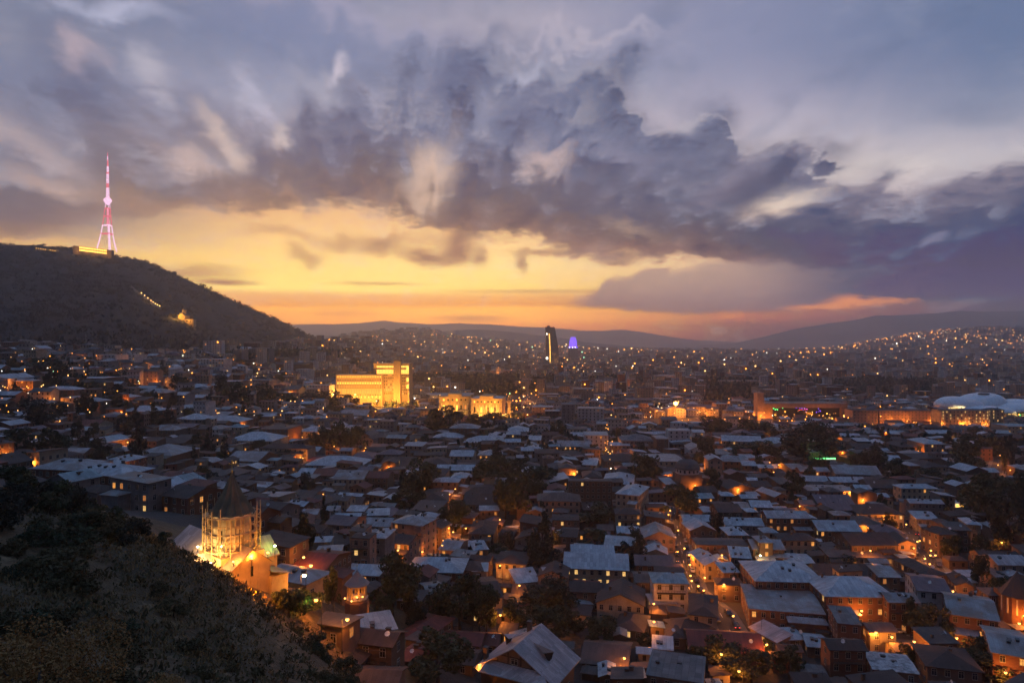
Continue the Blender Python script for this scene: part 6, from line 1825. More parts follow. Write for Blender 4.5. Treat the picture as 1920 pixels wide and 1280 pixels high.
CLUSTERS = '''E 1080 150 420 330 o|E 1000 400 570 250 r|E 230 450 770 100 k|E 1760 -10 215 58 c|E 1390 540 810 290 r|E 60 650 1000 170 r|E 330 560 760 110 k|E 1850 110 330 300 r|E 1640 170 330 130 r|E 80 260 420 120 d|E 690 80 170 80 r|E 1860 310 640 200 o|E 1150 310 560 140 r
A 850 200 640 430 r|A 1450 400 800 460 r|A 1250 870 1248 520 o|A 1080 560 700 200 r|A 760 480 680 160 r|A 260 250 620 150 r|A 170 1080 1248 260 r|A 420 1080 1248 220 o|A 1690 560 800 180 r|A 930 480 700 200 d
B 700 370 660 460 d|B 100 450 820 320 r|B 680 610 900 400 r|B 1150 700 930 330 r|B 420 560 800 260 r|B 1570 830 950 130 r|B 950 640 820 200 r|B 420 130 210 150 d
F 420 305 680 310 o|F 1180 540 720 310 o|F 660 580 1050 280 k|F 1460 870 1080 240 d|F 300 140 330 420 r|F 600 200 380 330 r|F 228 0 215 55 c|F 518 70 230 60 c|F 1640 100 330 190 o|F 570 320 480 230 r|F 850 760 900 150 r|F 240 880 980 200 r|F 340 780 930 120 d|F 1120 760 880 260 r|F 1380 780 900 120 r
G 330 400 640 350 r|G 700 630 800 120 d|G 1130 180 310 140 k|G 1380 250 450 170 o|G 570 -20 210 170 o|G 440 200 290 60 r|G 830 200 290 140 r|G 90 100 330 230 o|G 830 1080 1240 50 c|G 1340 520 590 90 r|G 950 0 100 220 r|G 1150 0 120 220 r|G 640 210 330 150 r
H 590 40 270 230 r|H 790 140 330 220 r|H 430 70 210 130 r|H 1050 200 330 280 r|H 1640 330 700 480 r|H 1800 500 980 330 d|H 200 150 290 32 c|H 258 125 290 40 c|H 1745 -20 230 52 c|H 1800 0 230 46 c|H 1855 20 210 60 c|H 1660 330 520 200 r|H 1260 260 420 160 r|H 1900 300 620 200 r|H 1290 830 1010 180 r|H 1500 880 1000 130 r|H 310 960 1040 180 d|H 60 120 260 140 r|H 1380 60 240 260 r|H 1180 470 620 120 r|H 1560 820 960 200 r
D 1080 600 920 330 o|D 1500 900 1120 330 r|D 1700 1040 1260 430 r|D 1720 350 540 180 r|D 1540 170 430 150 r|D 920 560 860 130 r|D 1370 560 700 90 r|D 620 1000 1080 100 r
C 690 850 1060 380 r|C 1000 1030 1260 430 r|C 1340 970 1220 270 r|C 830 220 400 62 k|C 800 960 1120 240 d|C 560 900 1040 140 r
J 1200 700 860 150 r|J 130 590 800 330 d|J 420 630 730 210 r|J 600 620 740 230 r|J 1020 620 720 90 r|J 1500 690 740 120 r|J 1690 780 880 60 r|J 1780 620 700 160 r|J 1150 640 720 140 r|J 680 720 800 180 r
K 760 820 960 200 o|K 1250 880 1020 420 r|K 1700 770 1060 430 d|K 830 650 790 280 r|K 1200 690 840 290 r|K 60 620 700 140 r|K 950 700 820 200 r|K 990 860 960 50 c|K 1115 880 960 30 c|K 940 850 950 60 k|K 300 700 770 220 r|K 1450 1000 1080 120 r
L 100 750 1000 280 d|L 350 590 670 90 r|L 700 760 900 34 c|L 1740 860 1060 46 c|L 1800 880 1060 44 c|L 1855 920 1060 60 c|L 1450 840 1060 260 r|L 1620 840 1000 160 r|L 1140 590 710 80 k|L 1220 600 710 80 k|L 1300 600 710 80 k|L 1390 600 700 60 k|L 1180 800 880 160 r|L 640 880 960 160 r|L 850 900 980 120 r|L 540 590 660 60 k|L 1330 940 1040 180 r
M 240 610 780 80 c|M 205 620 780 70 c|M 510 565 645 36 c|M 636 595 725 44 c|M 738 585 800 92 c|M 600 700 820 90 k|M 700 780 1040 170 k|M 1095 805 980 70 c|M 1148 775 970 66 c|M 1225 680 900 120 k|M 1245 820 1215 210 k|M 380 680 890 330 d|M 1050 610 730 190 r|M 150 930 1120 300 r|M 460 920 1160 270 r|M 850 1000 1120 210 r|M 900 1090 1220 210 r|M 1380 660 860 190 k|M 1530 670 860 150 k|M 1465 300 480 46 c|M 1462 540 650 60 c|M 60 720 810 120 r|M 1680 720 790 100 r|M 1190 440 560 70 k|M 1150 450 560 60 k|M 420 280 420 300 d|M 850 540 600 120 r|M 300 460 560 120 r|M 140 460 600 110 k|M 820 250 330 180 r|M 1600 430 560 140 r|M 40 620 680 90 d|M 1340 560 650 120 r|M 800 640 800 140 r|M 1100 380 420 160 r
N 335 900 1110 160 k|N 430 920 1160 130 k|N 590 965 1190 130 k|N 160 1020 1210 110 k|N 548 400 610 46 c|N 572 400 610 40 c|N 520 430 640 60 c|N 700 510 710 240 r|N 930 510 690 210 r|N 1470 575 700 330 d|N 1705 595 700 180 d|N 1560 690 800 150 r|N 1480 915 1100 240 r|N 1620 880 1120 190 r|N 1780 910 1110 200 r|N 840 755 815 140 r|N 635 780 860 110 r|N 880 620 760 80 k|N 960 640 740 160 r|N 250 530 620 160 r|N 240 710 790 100 r|N 700 270 340 200 r|N 1090 400 460 130 r|N 1130 580 680 170 r|N 1320 680 750 160 r|N 1200 1080 1170 140 r|N 560 300 360 160 r|N 900 1000 1080 130 r|N 1050 420 520 130 r|N 1760 270 380 130 r'''
def solve_tree(px, pyt, pyb, wpx):
    x, y, z = on_ground(px, max(pyb, 652), 200 if px < 470 and pyb < 1000 else 95, 3600)
    return x, y, z, max(3.0, (pyb - pyt) / F * y * 1.25), max(1.2, wpx / F * y * 1.22)
for row in CLUSTERS.replace('\n', '|').split('|'):
    t = row.split()
    if len(t) == 6: til = t[0]; t = t[1:]
    ox, oy = TILE[til]; cx, a, b, w = (float(v) / 4.8 for v in t[:4])
    x, y, z, h, w = solve_tree(ox + cx, oy + a, oy + b, w); TREESPOTS.append((x, y, z, t[4], h, w))
# broad trees sit between the houses: those that would stand inside one move to the nearest gap
def gap(x, y, r=1.0):
    for q in range(0, 14):
        for k in range(max(1, q * 4)):
            a = 2 * math.pi * k / max(1, q * 4); xx, yy = x + q * 1.1 * math.cos(a), y + q * 1.1 * math.sin(a)
            if not blocked(xx, yy, r): return xx, yy
    return x, y
for i, (x, y, z, k, h, w) in enumerate(TREESPOTS):
    x, y = gap(x, y, .6); TREESPOTS[i] = (x, y, ground(x, y), k, h, w); FOOT.append((x, y, min(w * .62, 10), min(w * .62, 10), 0, 0))
filler(13.5, 130, 640, 10, 17, .96, 1)
filler(8.5, 130, 560, 6, 10, .95, 2, (1, 1, 2, 2))
filler(6.0, 130, 430, 4.2, 6.5, .75, 3, (1,))

# ---- build: the 295 houses that show largest are things, the rest one mass
def size_of(s): return (s['w'] + s['d'] * .3) * (s['h'] + s['d'] * 70.0 / s['y']) / s['y'] ** 2 * (100 if s['ref'] else 1)
low = [s for s in SPECS if s['st'] < 4]; high = [s for s in SPECS if s['st'] >= 4]
def shown(s):
    q = px_of(s['x'], s['y'], s['z'] + s['h']); return -60 < q[0] < 1980 and q[1] < 1330
low = [s for s in low if shown(s)]
low.sort(key=size_of, reverse=True); keep = low[:292] + high; rest = low[292:]
for s in keep:
    near = s['y'] < 420; wing = None
    if s['y'] < 520 and s['w'] > 9 and s['st'] < 5 and rs.random() < .55:
        ww = s['w'] * rs.uniform(.3, .55); wd = rs.uniform(2.5, 5); wing = (rs.choice((-1, 1)) * (s['w'] - ww) * .5 * rs.uniform(.6, .98), -s['d'] / 2 - wd / 2 + .03, ww, wd, s['h'] * rs.uniform(.45, .8), rs.choice(('sf', 'sf', 'gy', 'hip')))
    root, nlit, rise = build_house(s['x'], s['y'], s['z'], s['yaw'], s['w'], s['d'], s['h'], s['kind'], s['roof'], s['wall'], rs, lit=s['lit'], detail=2 if near else (1 if s['y'] < 800 else 0), kinds=s['kinds'], storeys=s['st'], balcony=s['balcony'], wing=wing, name='house' if s['st'] < 4 else 'apartment_block')
    desc = label_house(s['roof'], s['wall'], s['kind'], s['st'], s['w'], nlit, s['balcony'])
    thing(root, s['ref'] or desc, 'house' if s['st'] < 4 else 'apartment block', 'houses of the town' if s['st'] < 4 else 'taller blocks of the town', ref=s['ref'], at=(s['x'], s['y'], s['z'] + s['h']))
MASSMATS = list(ROOF.values()) + list(WALL.values()) + ['window_dark', 'lit_warm', 'lit_yellow', 'lit_dim', 'lit_white']
MI = {m: i for i, m in enumerate(MASSMATS)}
class Mass(MB):
    def house(s, q, rq, wins=True):
        c, sn = math.cos(R(q['yaw'])), math.sin(R(q['yaw'])); X, Y, Z = q['x'], q['y'], q['z']
        t = lambda p: (X + p[0] * c - p[1] * sn, Y + p[0] * sn + p[1] * c, Z + p[2])
        w, d, h, k = q['w'], q['d'], q['h'], q['kind']; rise = {'hip': .34, 'gx': .36, 'gy': .42, 'fl': 0}.get(k, .22) * (min(w, d) / 2 if k[0] != 's' else d * .6)
        b = MB(); b.box(-w/2, w/2, -d/2, d/2, -3, h, MI[WALL[q['wall']]], top=(k == 'fl'))
        if k == 'gy':
            for yy in (-d/2, d/2): b.poly([(-w/2, yy, h), (w/2, yy, h), (0, yy, h + rise)], MI[WALL[q['wall']]])
        if k == 'gx':
            for xx in (-w/2, w/2): b.poly([(xx, -d/2, h), (xx, d/2, h), (xx, 0, h + rise)], MI[WALL[q['wall']]])
        if k[0] == 's':
            V, _ = roof_shape(k, w, d, 0, rise)
            for i, j in ((0, 1), (1, 2), (2, 3), (3, 0)): b.poly([(V[i][0], V[i][1], h), (V[j][0], V[j][1], h), (V[j][0], V[j][1], h + V[j][2]), (V[i][0], V[i][1], h + V[i][2])], MI[WALL[q['wall']]])
        V, Fc = roof_shape(k, w, d, .5, rise); b.surf([(x_, y_, z_ + h + .14) for x_, y_, z_ in V], Fc, .14, MI[ROOF[q['roof']]])
        if wins:
            n = max(1, int(w / 3.0))
            for st in range(q['st']):
                for i in range(n):
                    m_ = rq.choice(('lit_warm', 'lit_yellow', 'lit_dim')) if rq.random() < q['lit'] else 'window_dark'
                    xx = -w/2 + w * (i + .5) / n; zz = h * (st + .55) / q['st']; b.poly([(xx - .5, -d/2 - .03, zz - .75), (xx + .5, -d/2 - .03, zz - .75), (xx + .5, -d/2 - .03, zz + .75), (xx - .5, -d/2 - .03, zz + .75)], MI[m_])
        i0 = len(s.v); s.v.extend(t(p) for p in b.v); s.f.extend(tuple(i + i0 for i in f) for f in b.f); s.mi.extend(b.mi); s.uv.extend(b.uv)
        s.tone = getattr(s, 'tone', []); s.tone.extend([rq.random()] * len(b.v))
    def finish(s, name):
        o = s.build(name, MASSMATS); a = o.data.attributes.new('tone', 'FLOAT', 'POINT'); a.data.foreach_set('value', s.tone); o['kind'] = 'stuff'; return o
ms = Mass(); rq = random.Random(31)
for s in rest: ms.house(s, rq)
ms.finish('small_houses')

# ---- trees
rs = random.Random(41)
for (x, y, z, k, h, w) in TREESPOTS: plant(x, y, z - .3, k, h, w, rs)
n_extra = 0
for _ in range(4000):
    if n_extra > 80: break
    y = 150 + 480 * rs.random() ** .8; x = rs.uniform(-.78, .78) * y; z = ground(x, y)
    if y < 215 and z > 26 or blocked(x, y, .9) or near_road(x, y, .5): continue
    h = rs.uniform(5.5, 11) * (1.25 if y > 260 else 1.0); k = rs.choice('rrroddk'); plant(x, y, z - .3, k, h, h * (rs.uniform(.6, 1.0) if k != 'k' else .45), rs); FOOT.append((x, y, 3, 3, 0, 0)); n_extra += 1

# ---- near hillside: bushes, small trees, tufts
rs = random.Random(51); placed = 0
plant(-20.5, 29.5, ground(-20.5, 29.5) - .5, 'u', 6.2, 8.0, rs); plant(-14.5, 27.0, ground(-14.5, 27) - .8, 'u', 3.4, 5.0, rs); plant(-24.0, 30.0, ground(-24, 30) - .5, 'u', 5.0, 6.0, rs)
for px, Y, h, k in ((20,112,9,'r'),(62,118,8,'d'),(108,122,8.5,'r'),(150,116,6.5,'d'),(186,120,5.5,'r'),(35,95,7,'d'),(95,98,6,'r'),(135,104,6.5,'d'),(215,108,5,'r'),(262,104,4.5,'d'),(310,106,4,'r'),(5,82,7,'d'),(70,80,5.5,'r'),(165,92,5,'r'),(235,92,4.2,'d'),(522,119,6,'r'),(543,121,7,'r'),(560,125,7.5,'d'),(578,130,7,'r'),(345,102,2.2,'r'),(560,108,2.6,'r'),(610,94,2.4,'r'),(655,86,2.4,'r')):
    x = (px - 960) / F * Y; plant(x, Y, ground(x, Y) - .5, k, h * .66, h * .85, rs)
for _ in range(6000):
    if placed >= 85: break
    Y = rs.uniform(34, 122); px = rs.uniform(-20, 740); x = (px - 960) / F * Y; z = ground(x, Y); py = 640 + (CZ - z) / Y * F
    if py > 1300 or py < 860: continue
    if (x + 52.5) ** 2 + (Y - 128) ** 2 < 16 ** 2: continue
    if any((x - a) ** 2 + (Y - b) ** 2 < (w * .55) ** 2 for a, b, w in TREES[-220:]): continue
    h = rs.uniform(1.0, 3.0) * (1.25 if px < 260 else (.85 if Y < 80 else .4)); k = rs.choice('sssse'); plant(x, Y, z - .25, k, h, h * rs.uniform(1.1, 1.8), rs); placed += 1
def tufts(name, n, mat, pick, size, per, seed, kind='stuff', upright=.6):
    rn = np.random.RandomState(seed); pts = pick(rn, n); m = len(pts)
    p = np.repeat(pts, per, 0); N = len(p); s = np.repeat(size(rn, pts), per)
    p = p + rn.normal(size=(N, 3)) * np.stack([s * .55, s * .55, s * .18], 1); p[:, 2] += s * .28
    u = rn.normal(size=(N, 3)); u[:, 2] = np.abs(u[:, 2]) + upright; u /= np.linalg.norm(u, axis=1)[:, None]; t = np.cross(u, rn.normal(size=(N, 3))); t /= np.linalg.norm(t, axis=1)[:, None]
    L = (s * rn.uniform(.3, .75, N))[:, None]; W = L * .38
    v = np.stack([p - t*W*.6, p + t*W*.6, p + u*L + t*W*.7, p + u*L*1.1 - t*W*.3], 1).reshape(-1, 3)
    me = bpy.data.meshes.new(name); me.from_pydata(v.tolist(), [], np.arange(4 * N).reshape(N, 4).tolist()); me.materials.append(MATS[mat]); me.update()
    o = link(name, me); o['kind'] = kind; return o
def pick_near(rn, n):
    Y = rn.uniform(30, 125, n); x = (rn.uniform(-40, 760, n) - 960) / F * Y; z = ground(x, Y); keep_ = (z > 22) & ((x + 52) ** 2 + (Y - 128) ** 2 > 13 ** 2)
    return np.stack([x, Y, z], 1)[keep_]
tufts('grass', 2600, 'scrub', pick_near, lambda rn, p: rn.uniform(.25, .9, len(p)), 9, 1)
tufts('grass', 7500, 'dry_grass', lambda rn, n: (lambda q: q[noise2(q[:, 0] / 9, q[:, 1] / 9, 55, 3) > -.02])(pick_near(rn, n)), lambda rn, p: rn.uniform(.2, .6, len(p)), 10, 4, upright=1.2)
def pick_hill(rn, n):
    i = rn.randint(0, HX.shape[1], n); k = rn.randint(2, 90, n); j = rn.rand(n, 2)
    i2, k2 = np.minimum(i + 1, HX.shape[1] - 1), np.minimum(k + 1, HX.shape[0] - 1)
    f = lambda A: (A[k, i] * (1-j[:, 0]) + A[k, i2] * j[:, 0]) * (1-j[:, 1]) + (A[k2, i] * (1-j[:, 0]) + A[k2, i2] * j[:, 0]) * j[:, 1]
    P_ = np.stack([f(HX), f(HY), f(HZ)], 1); m = noise2(P_[:, 0] / 130, P_[:, 1] / 130, 77, 3); return P_[m + rn.uniform(-.25, .25, n) > -.03]
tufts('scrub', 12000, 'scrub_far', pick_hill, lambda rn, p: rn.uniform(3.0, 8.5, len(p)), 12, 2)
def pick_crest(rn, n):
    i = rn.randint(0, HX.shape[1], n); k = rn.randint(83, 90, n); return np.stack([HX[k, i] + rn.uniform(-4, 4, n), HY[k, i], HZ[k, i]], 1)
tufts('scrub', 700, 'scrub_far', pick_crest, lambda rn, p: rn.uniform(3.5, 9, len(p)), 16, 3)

# ---- the town beyond: one mass of houses, one of trees, one of lamps
rn = np.random.RandomState(9); rq = random.Random(19); far = Mass()
def hill_limit(px): return np.interp(px, [f[0] for f in _foot], [f[2] for f in _foot]) - 15 if px < 640 else 1e9
PARKS = [(837,975,712,741),(1316,1420,722,764),(1520,1585,724,742),(1590,1760,722,752),(1090,1200,716,728),(770,838,714,730),(1000,1046,716,738),(1430,1520,727,738),(1225,1260,700,712),(430,640,668,682)]
def in_park(px, py): return any(a < px < b and c < py < d for a, b, c, d in PARKS)
FACADE = []
def clump(x, y): return float(np.clip(noise2(np.array([x / (90 + y * .05)]), np.array([y / (90 + y * .05)]), 201, 3)[0] * 8 + .95, .1, 2.4))
def far_zone(y0, y1, cell, hs, prob, flatp, wins, lamps=.1):
    y = y0
    while y < y1:
        half = .78 * y; x = -half + rq.uniform(0, cell)
        while x < half:
            xx, yy = x + rq.uniform(-.3, .3) * cell, y + rq.uniform(-.3, .3) * cell; x += cell
            if rq.random() > prob: continue
            z = ground(xx, yy); q = px_of(xx, yy, z)
            if yy > hill_limit(q[0]) or in_park(*q): continue
            w, d = cell * rq.uniform(.6, 1.0), cell * rq.uniform(.5, .85)
            if yy < 1500 and (blocked(xx, yy, 4) or near_road(xx, yy, 7)): continue
            if 880 < q[0] < 1000 and 740 < q[1] < 800 or 800 < q[0] < 960 and 560 < yy < 830 and rq.random() < .75 or 600 < q[0] < 790 and 840 < yy < 940 or 1195 < q[0] < 1345 and 690 < yy < 800: continue
            low_ = q[0] > 1380 and yy < 790
            if low_ and rq.random() < .45: continue
            h = (rq.choice(hs) if not low_ else 5.0) * rq.uniform(.85, 1.2); fl = h > 13 or rq.random() < flatp
            if rq.random() < lamps * clump(xx, yy): FACADE.append((xx + rq.uniform(-.4, .4) * w * .5, yy - d * .62 - 1.0, z + h * rq.uniform(.55, 1.05)))
            far.house(dict(x=xx, y=yy, z=z, w=w * (.6 if h > 24 else 1), d=d * (.7 if h > 24 else 1), h=h, kind='fl' if fl else rq.choice(('hip', 'gx', 'gy')), roof=rq.choice('ZZZDBDDRGGP'), wall=rq.choice('ppccwsgobw'), yaw=rq.uniform(-22, 14), lit=wins, st=max(1, int(h / 3.2))), rq, yy < 2600)
        y += cell * .72
far_zone(560, 1000, 15.5, (6, 6, 7, 9, 10, 13), .88, .15, .05, .16)
far_zone(1000, 1700, 24, (8, 10, 13, 17, 22, 28), .8, .4, .06, .34)
far_zone(1700, 2700, 34, (9, 12, 16, 22, 28), .75, .7, .05, .42)
far_zone(2700, 5600, 62, (10, 14, 20, 28, 36), .62, .9, 0, .42)
far.finish('distant_houses')
# far slabs of flats on the right-hand slope
def pick_far_trees(rn, n):
    Y = np.exp(rn.uniform(math.log(520), math.log(3600), n)); x = rn.uniform(-.8, .8, n) * Y; z = ground(x, Y); px = x / Y * F + 960
    lim = np.array([hill_limit(a) for a in px]); m = noise2(x / 160 + 9, Y / 160, 5, 3)
    a = np.stack([x, Y, z + 1], 1)[(m > .02) & (Y < lim)]
    ex = []
    for (p0, p1, q0, q1) in PARKS:
        k = int((p1 - p0) * (q1 - q0) / 5); px_, py_ = rn.uniform(p0, p1, k), rn.uniform(q0, q1, k)
        for u, v in zip(px_, py_): ex.append(on_ground(u, v, 400, 3000))
    return np.r_[a, np.array(ex) + np.array([0, 0, 4.0])]
tufts('distant_trees', 3600, 'leaf_dark', pick_far_trees, lambda rn, p: rn.uniform(6, 13, len(p)) * np.clip(p[:, 1] / 1300, .75, 1.3), 34, 6, upright=.1)

lm = MB(); FM = ['far_sodium', 'far_warm', 'far_white', 'far_green']
def far_lamp(x, y, z, r, m):
    c = [(r,0,0),(0,r,0),(-r,0,0),(0,-r,0)]
    for i in range(4):
        a, b = c[i], c[(i + 1) % 4]; lm.poly([(x+a[0], y+a[1], z), (x+b[0], y+b[1], z), (x, y, z + r)], m); lm.poly([(x+b[0], y+b[1], z), (x+a[0], y+a[1], z), (x, y, z - r)], m)
def sprinkle(n, px0, px1, py0, py1, ws=(.62, .26, .1, .02), rk=1.0, up=(6, 12)):
    for _ in range(n):
        px, py = rq.uniform(px0, px1), rq.uniform(py0, py1); x, y, z = on_ground(px, py, 420, 6000)
        if y > hill_limit(px): continue
        m = rq.choices((0, 1, 2, 3), ws)[0]; far_lamp(x, y, z + rq.uniform(*up), rk * max(.28, y * .00062) * rq.uniform(.6, 1.35), m)
for (a_, b_, c_) in FACADE: far_lamp(a_, b_, c_, max(.3, b_ * .0005) * (rq.random() ** 2.2 * 1.9 + .55), rq.choices((0, 1, 2, 3), (.64, .24, .1, .02))[0])
sprinkle(630, 640, 1930, 645, 668); sprinkle(630, 600, 1930, 664, 700); sprinkle(495, 560, 1930, 695, 745); sprinkle(345, 500, 1930, 740, 800)
sprinkle(105, 0, 620, 660, 720, (.5, .35, .13, .02)); sprinkle(165, 0, 640, 700, 800, (.6, .3, .1, 0)); sprinkle(240, 640, 960, 628, 650); sprinkle(300, 1480, 1930, 622, 690, (.8, .16, .04, 0), 0.95, (10, 30)); sprinkle(110, 1640, 1930, 618, 640, (.85, .12, .03, 0), 0.95, (10, 30))
sprinkle(40, 1400, 1930, 784, 802, (.8, .2, 0, 0), 1.2); sprinkle(60, 1590, 1680, 722, 742, (.9, .1, 0, 0), 1.3); sprinkle(22, 960, 1010, 715, 790, (.7, .3, 0, 0), 1.4); sprinkle(90, 1480, 1620, 664, 676, (.6, .3, .1, 0), 1.6); sprinkle(75, 1090, 1160, 670, 684, (.5, .4, .1, 0), 1.3); sprinkle(16, 1130, 1150, 800, 895, (.7, .3, 0, 0), .9)
o = lm.build('city_lights', FM); o['kind'] = 'stuff'

# ---- street lamps that light the lanes
rs = random.Random(61)
LAMPLIST = '''A 10 95|A 65 190|A 20 270 g|A 35 330|A 390 570|A 450 600|A 205 505|A 760 670 h|E 555 820|E 590 845|E 870 880|E 1285 835|E 1425 370|E 1375 415|E 1415 420|E 1485 650|E 1795 650|E 1830 650|E 25 90|E 235 395|E 800 160|E 1705 200|E 1370 750
F 460 610|F 1440 440 h|F 1470 480|F 1790 565|F 1810 600|F 1860 740|F 1220 20|F 1225 70|F 1260 180 w|F 1240 235|F 955 210|F 1580 290|F 1760 190 h|F 700 690
B 765 630|B 1365 890|B 1690 700|B 250 640|B 430 230|B 300 190|B 1640 540 h|B 60 1060
C 425 185|C 430 280|C 440 330|C 500 380 h|C 560 300 h|C 925 735 h|C 890 720|C 820 650|C 1540 260 h|C 700 700 h|C 1120 900|C 730 330|C 600 420
D 1100 100 t|D 1060 180|D 1005 130|D 1255 405 h|D 515 780|D 620 740 h|D 560 700|D 430 600|D 1300 850|D 700 800|D 900 840|D 1900 640 h|D 1790 1160|D 1840 700
H 300 25|H 930 40 h|H 1700 65 h|H 1700 150|H 1555 120|H 265 340|H 340 390|H 455 420|H 680 525|H 850 690 h|H 970 835 t|H 515 835|H 1300 20 w|H 1710 850|H 910 700|H 1790 200|H 490 680 h|H 30 170|H 1060 920|H 950 900|H 640 640
G 1155 125|G 1195 215|G 485 340|G 320 740|G 715 890|G 275 595|G 255 570|G 1060 945 g|G 700 5|G 870 360|G 420 960|G 380 900|G 1420 520|G 1240 150|G 500 140|G 240 230 h|G 60 300
J 1690 540 h|J 1610 440 h|J 1055 355 h|J 50 300|J 720 625 h|J 640 600 h|J 690 590|J 930 640|J 850 580 h|J 880 500 h|J 815 640 h|J 900 470|J 940 250 h|J 1160 290 h|J 900 330 h|J 165 355|J 250 310|J 1615 470|J 1700 590|J 1660 850|J 1610 920|J 1640 960|J 1690 720
K 735 575 t|K 765 575|K 905 575 t|K 1165 540 t|K 1280 600 t|K 1470 605|K 1800 615|K 1845 625|K 1890 635|K 1300 710|K 1325 745|K 1345 780|K 1255 680|K 885 915|K 1350 1040|K 880 855|K 640 540 h|K 350 560 h|K 1080 590|K 1200 600|K 620 655|K 580 660|K 860 740|K 1510 665
L 680 665 h|L 725 650 t|L 860 665 h|L 940 680 t|L 1185 685 t|L 1360 675 h|L 1430 695 t|L 1580 695 t|L 780 690|L 690 755|L 1295 825 h|L 1025 890|L 960 910 h|L 925 950 h|L 1550 1030|L 300 940 h|L 250 830|L 1520 730 h|L 1530 760|L 1690 540 h|L 580 830|L 1670 840|L 1690 900 h|L 600 410 h|L 570 420 h|L 830 400 h|L 420 430 h|L 340 410
M 265 515|M 365 555 h|M 460 605 h|M 55 430 h|M 1135 1005|M 1085 725|M 525 810|M 1855 515 h|M 1265 470|M 1450 715|M 270 1130|M 1400 470 h|M 1245 330|M 1180 640 h|M 730 240|M 50 1100|M 1090 1190
N 415 515 h|N 755 820|N 1270 960 h|N 1275 1140|N 1150 560 h|N 1055 505|N 1130 460|N 765 310|N 835 340|N 1860 1050 h|N 1640 385|N 720 90 h|N 540 190|N 1440 200 h|N 1430 960|N 1560 1040|N 940 370'''
seen_l = []
for row in LAMPLIST.replace('\n', '|').split('|'):
    t = row.split()
    if t[0].isalpha() and len(t[0]) == 1 and not t[0].isdigit(): til = t[0]; t = t[1:]
    ox, oy = TILE[til]; px, py = ox + float(t[0]) / 4.8, oy + float(t[1]) / 4.8; fl = t[2] if len(t) > 2 else ''
    ys = np.exp(np.linspace(math.log(210 if px < 470 else 100), math.log(3000), 900)); xs = (px - 960) / F * ys
    zz = CZ - (py - 640) / F * ys; hit = np.nonzero(zz <= ground(xs, ys) + 6.4)[0]
    Y = float(ys[hit[0]]) if len(hit) else 1500.0
    for _ in range(40):                                   # stand clear of houses, nearer along the same street
        x = (px - 960) / F * Y
        if not blocked(x, Y, .5): break
        Y -= .8
    z = ground(x, Y)
    if any((x - a) ** 2 + (Y - b) ** 2 < 9 for a, b in seen_l): continue
    seen_l.append((x, Y))
    pw = (850 if px > 650 or Y > 260 else 380) * (Y / 280) ** 1.1 * (2.2 if 'h' in fl else 1.0)
    lamp(x, Y, z, pw, 't' in fl, 'green' if 'g' in fl else ('white' if 'w' in fl else 'sodium'), rs.choice((0, 0, 180, 35, -35)))
# more lamps added at random beyond the old town to make orange pools
rn2 = random.Random(91); n_more = 0
for _ in range(900):
    if n_more >= 80: break
    px, py = rn2.uniform(560, 1925), 690 + 115 * rn2.random() ** .8
    if in_park(px, py): continue
    x, y, z = on_ground(px, py, 450, 2600)
    for _k in range(30):
        if not blocked(x, y, .6): break
        y -= 1.0; x = (px - 960) / F * y
    if any((x - a) ** 2 + (y - b) ** 2 < 26 ** 2 for a, b in seen_l): continue
    seen_l.append((x, y)); z = ground(x, y)
    lamp(x, y, z, 4200 * (y / 500) ** 1.2 * rn2.choice((.6, 1, 1.8)), rn2.random() < .3); n_more += 1
for i in range(9):                                         # lamps down both sides of the wide avenue
    q = ST4[int((i + .5) / 9 * (len(ST4) - 2))]
    for sd in (-10.5, 10.5):
        if i % 2 == (sd > 0): lamp(q.x + sd, q.y, ground(q.x, q.y), 5200, True, desc='twin-armed orange street lamp along the wide avenue')
# the one very strong floodlight mast in the square
x, y, z = on_ground(1267, 785, 300, 2000); fm = empty('floodlight_mast', (x, y, z))
sub('pole', ['metal_grey'], fm, lambda m: m.tube((0, 0, -1), (0, 0, 18), .35, .2, 8)); sub('lens', ['bulb_mast'], fm, lambda m: m.lathe([(0, 15.4), (2.0, 16.4), (2.7, 18), (2.0, 19.4), (0, 20.2)], 14), True)
sub('crossbar', ['metal_grey'], fm, lambda m: m.cbox(0, .8, 18, 4.5, .3, .5)); light('lamp_light', (0, -4, 16.5), 70000, SODIUM, fm, 1.0)
thing(fm, 'very bright orange floodlight mast right of the centre', 'floodlight', fixed=True, ref='bright floodlight mast')
# green strip light below the school, lit stall among the trees
x, y, z = on_ground(1545, 868, 200, 900); gs = empty('light_strip', (x, y, z)); sub('tube', ['lit_green'], gs, lambda m: m.cbox(0, 0, 3.6, 17, .5, .7)); sub('tube', ['lit_white'], gs, lambda m: m.cbox(1, -.3, 3.0, 15, .3, .35)); sub('post', ['metal_dark'], gs, lambda m: m.tube((-8, 0, -1), (-8, 0, 3.4), .12, n=6)); sub('post', ['metal_dark'], gs, lambda m: m.tube((8, 0, -1), (8, 0, 3.4), .12, n=6))
light('lamp_light', (0, -1.5, 5), 1500, (.2, 1, .3), gs, .8); light('lamp_light', (-7, 20, 5), 8000, (.55, 1, .25), gs, .8)  # the second is an unseen light added to turn the school's end wall green
thing(gs, 'long bright green light strip in front of the long school', 'light strip', fixed=True)
x, y, z = on_ground(1793, 953, 150, 900); kq = empty('kiosk', (x, y, z), -12); sub('wall', ['plaster_white'], kq, lambda m: m.box(-3.6, 3.6, -1.8, 2, -1, 3.2)); sub('roof', ['roof_zinc'], kq, lambda m: m.surf([(-4.2, -2.6, 3.3), (4.2, -2.6, 3.3), (4.2, 2.4, 3.9), (-4.2, 2.4, 3.9)], [(0, 1, 2, 3)], .15))
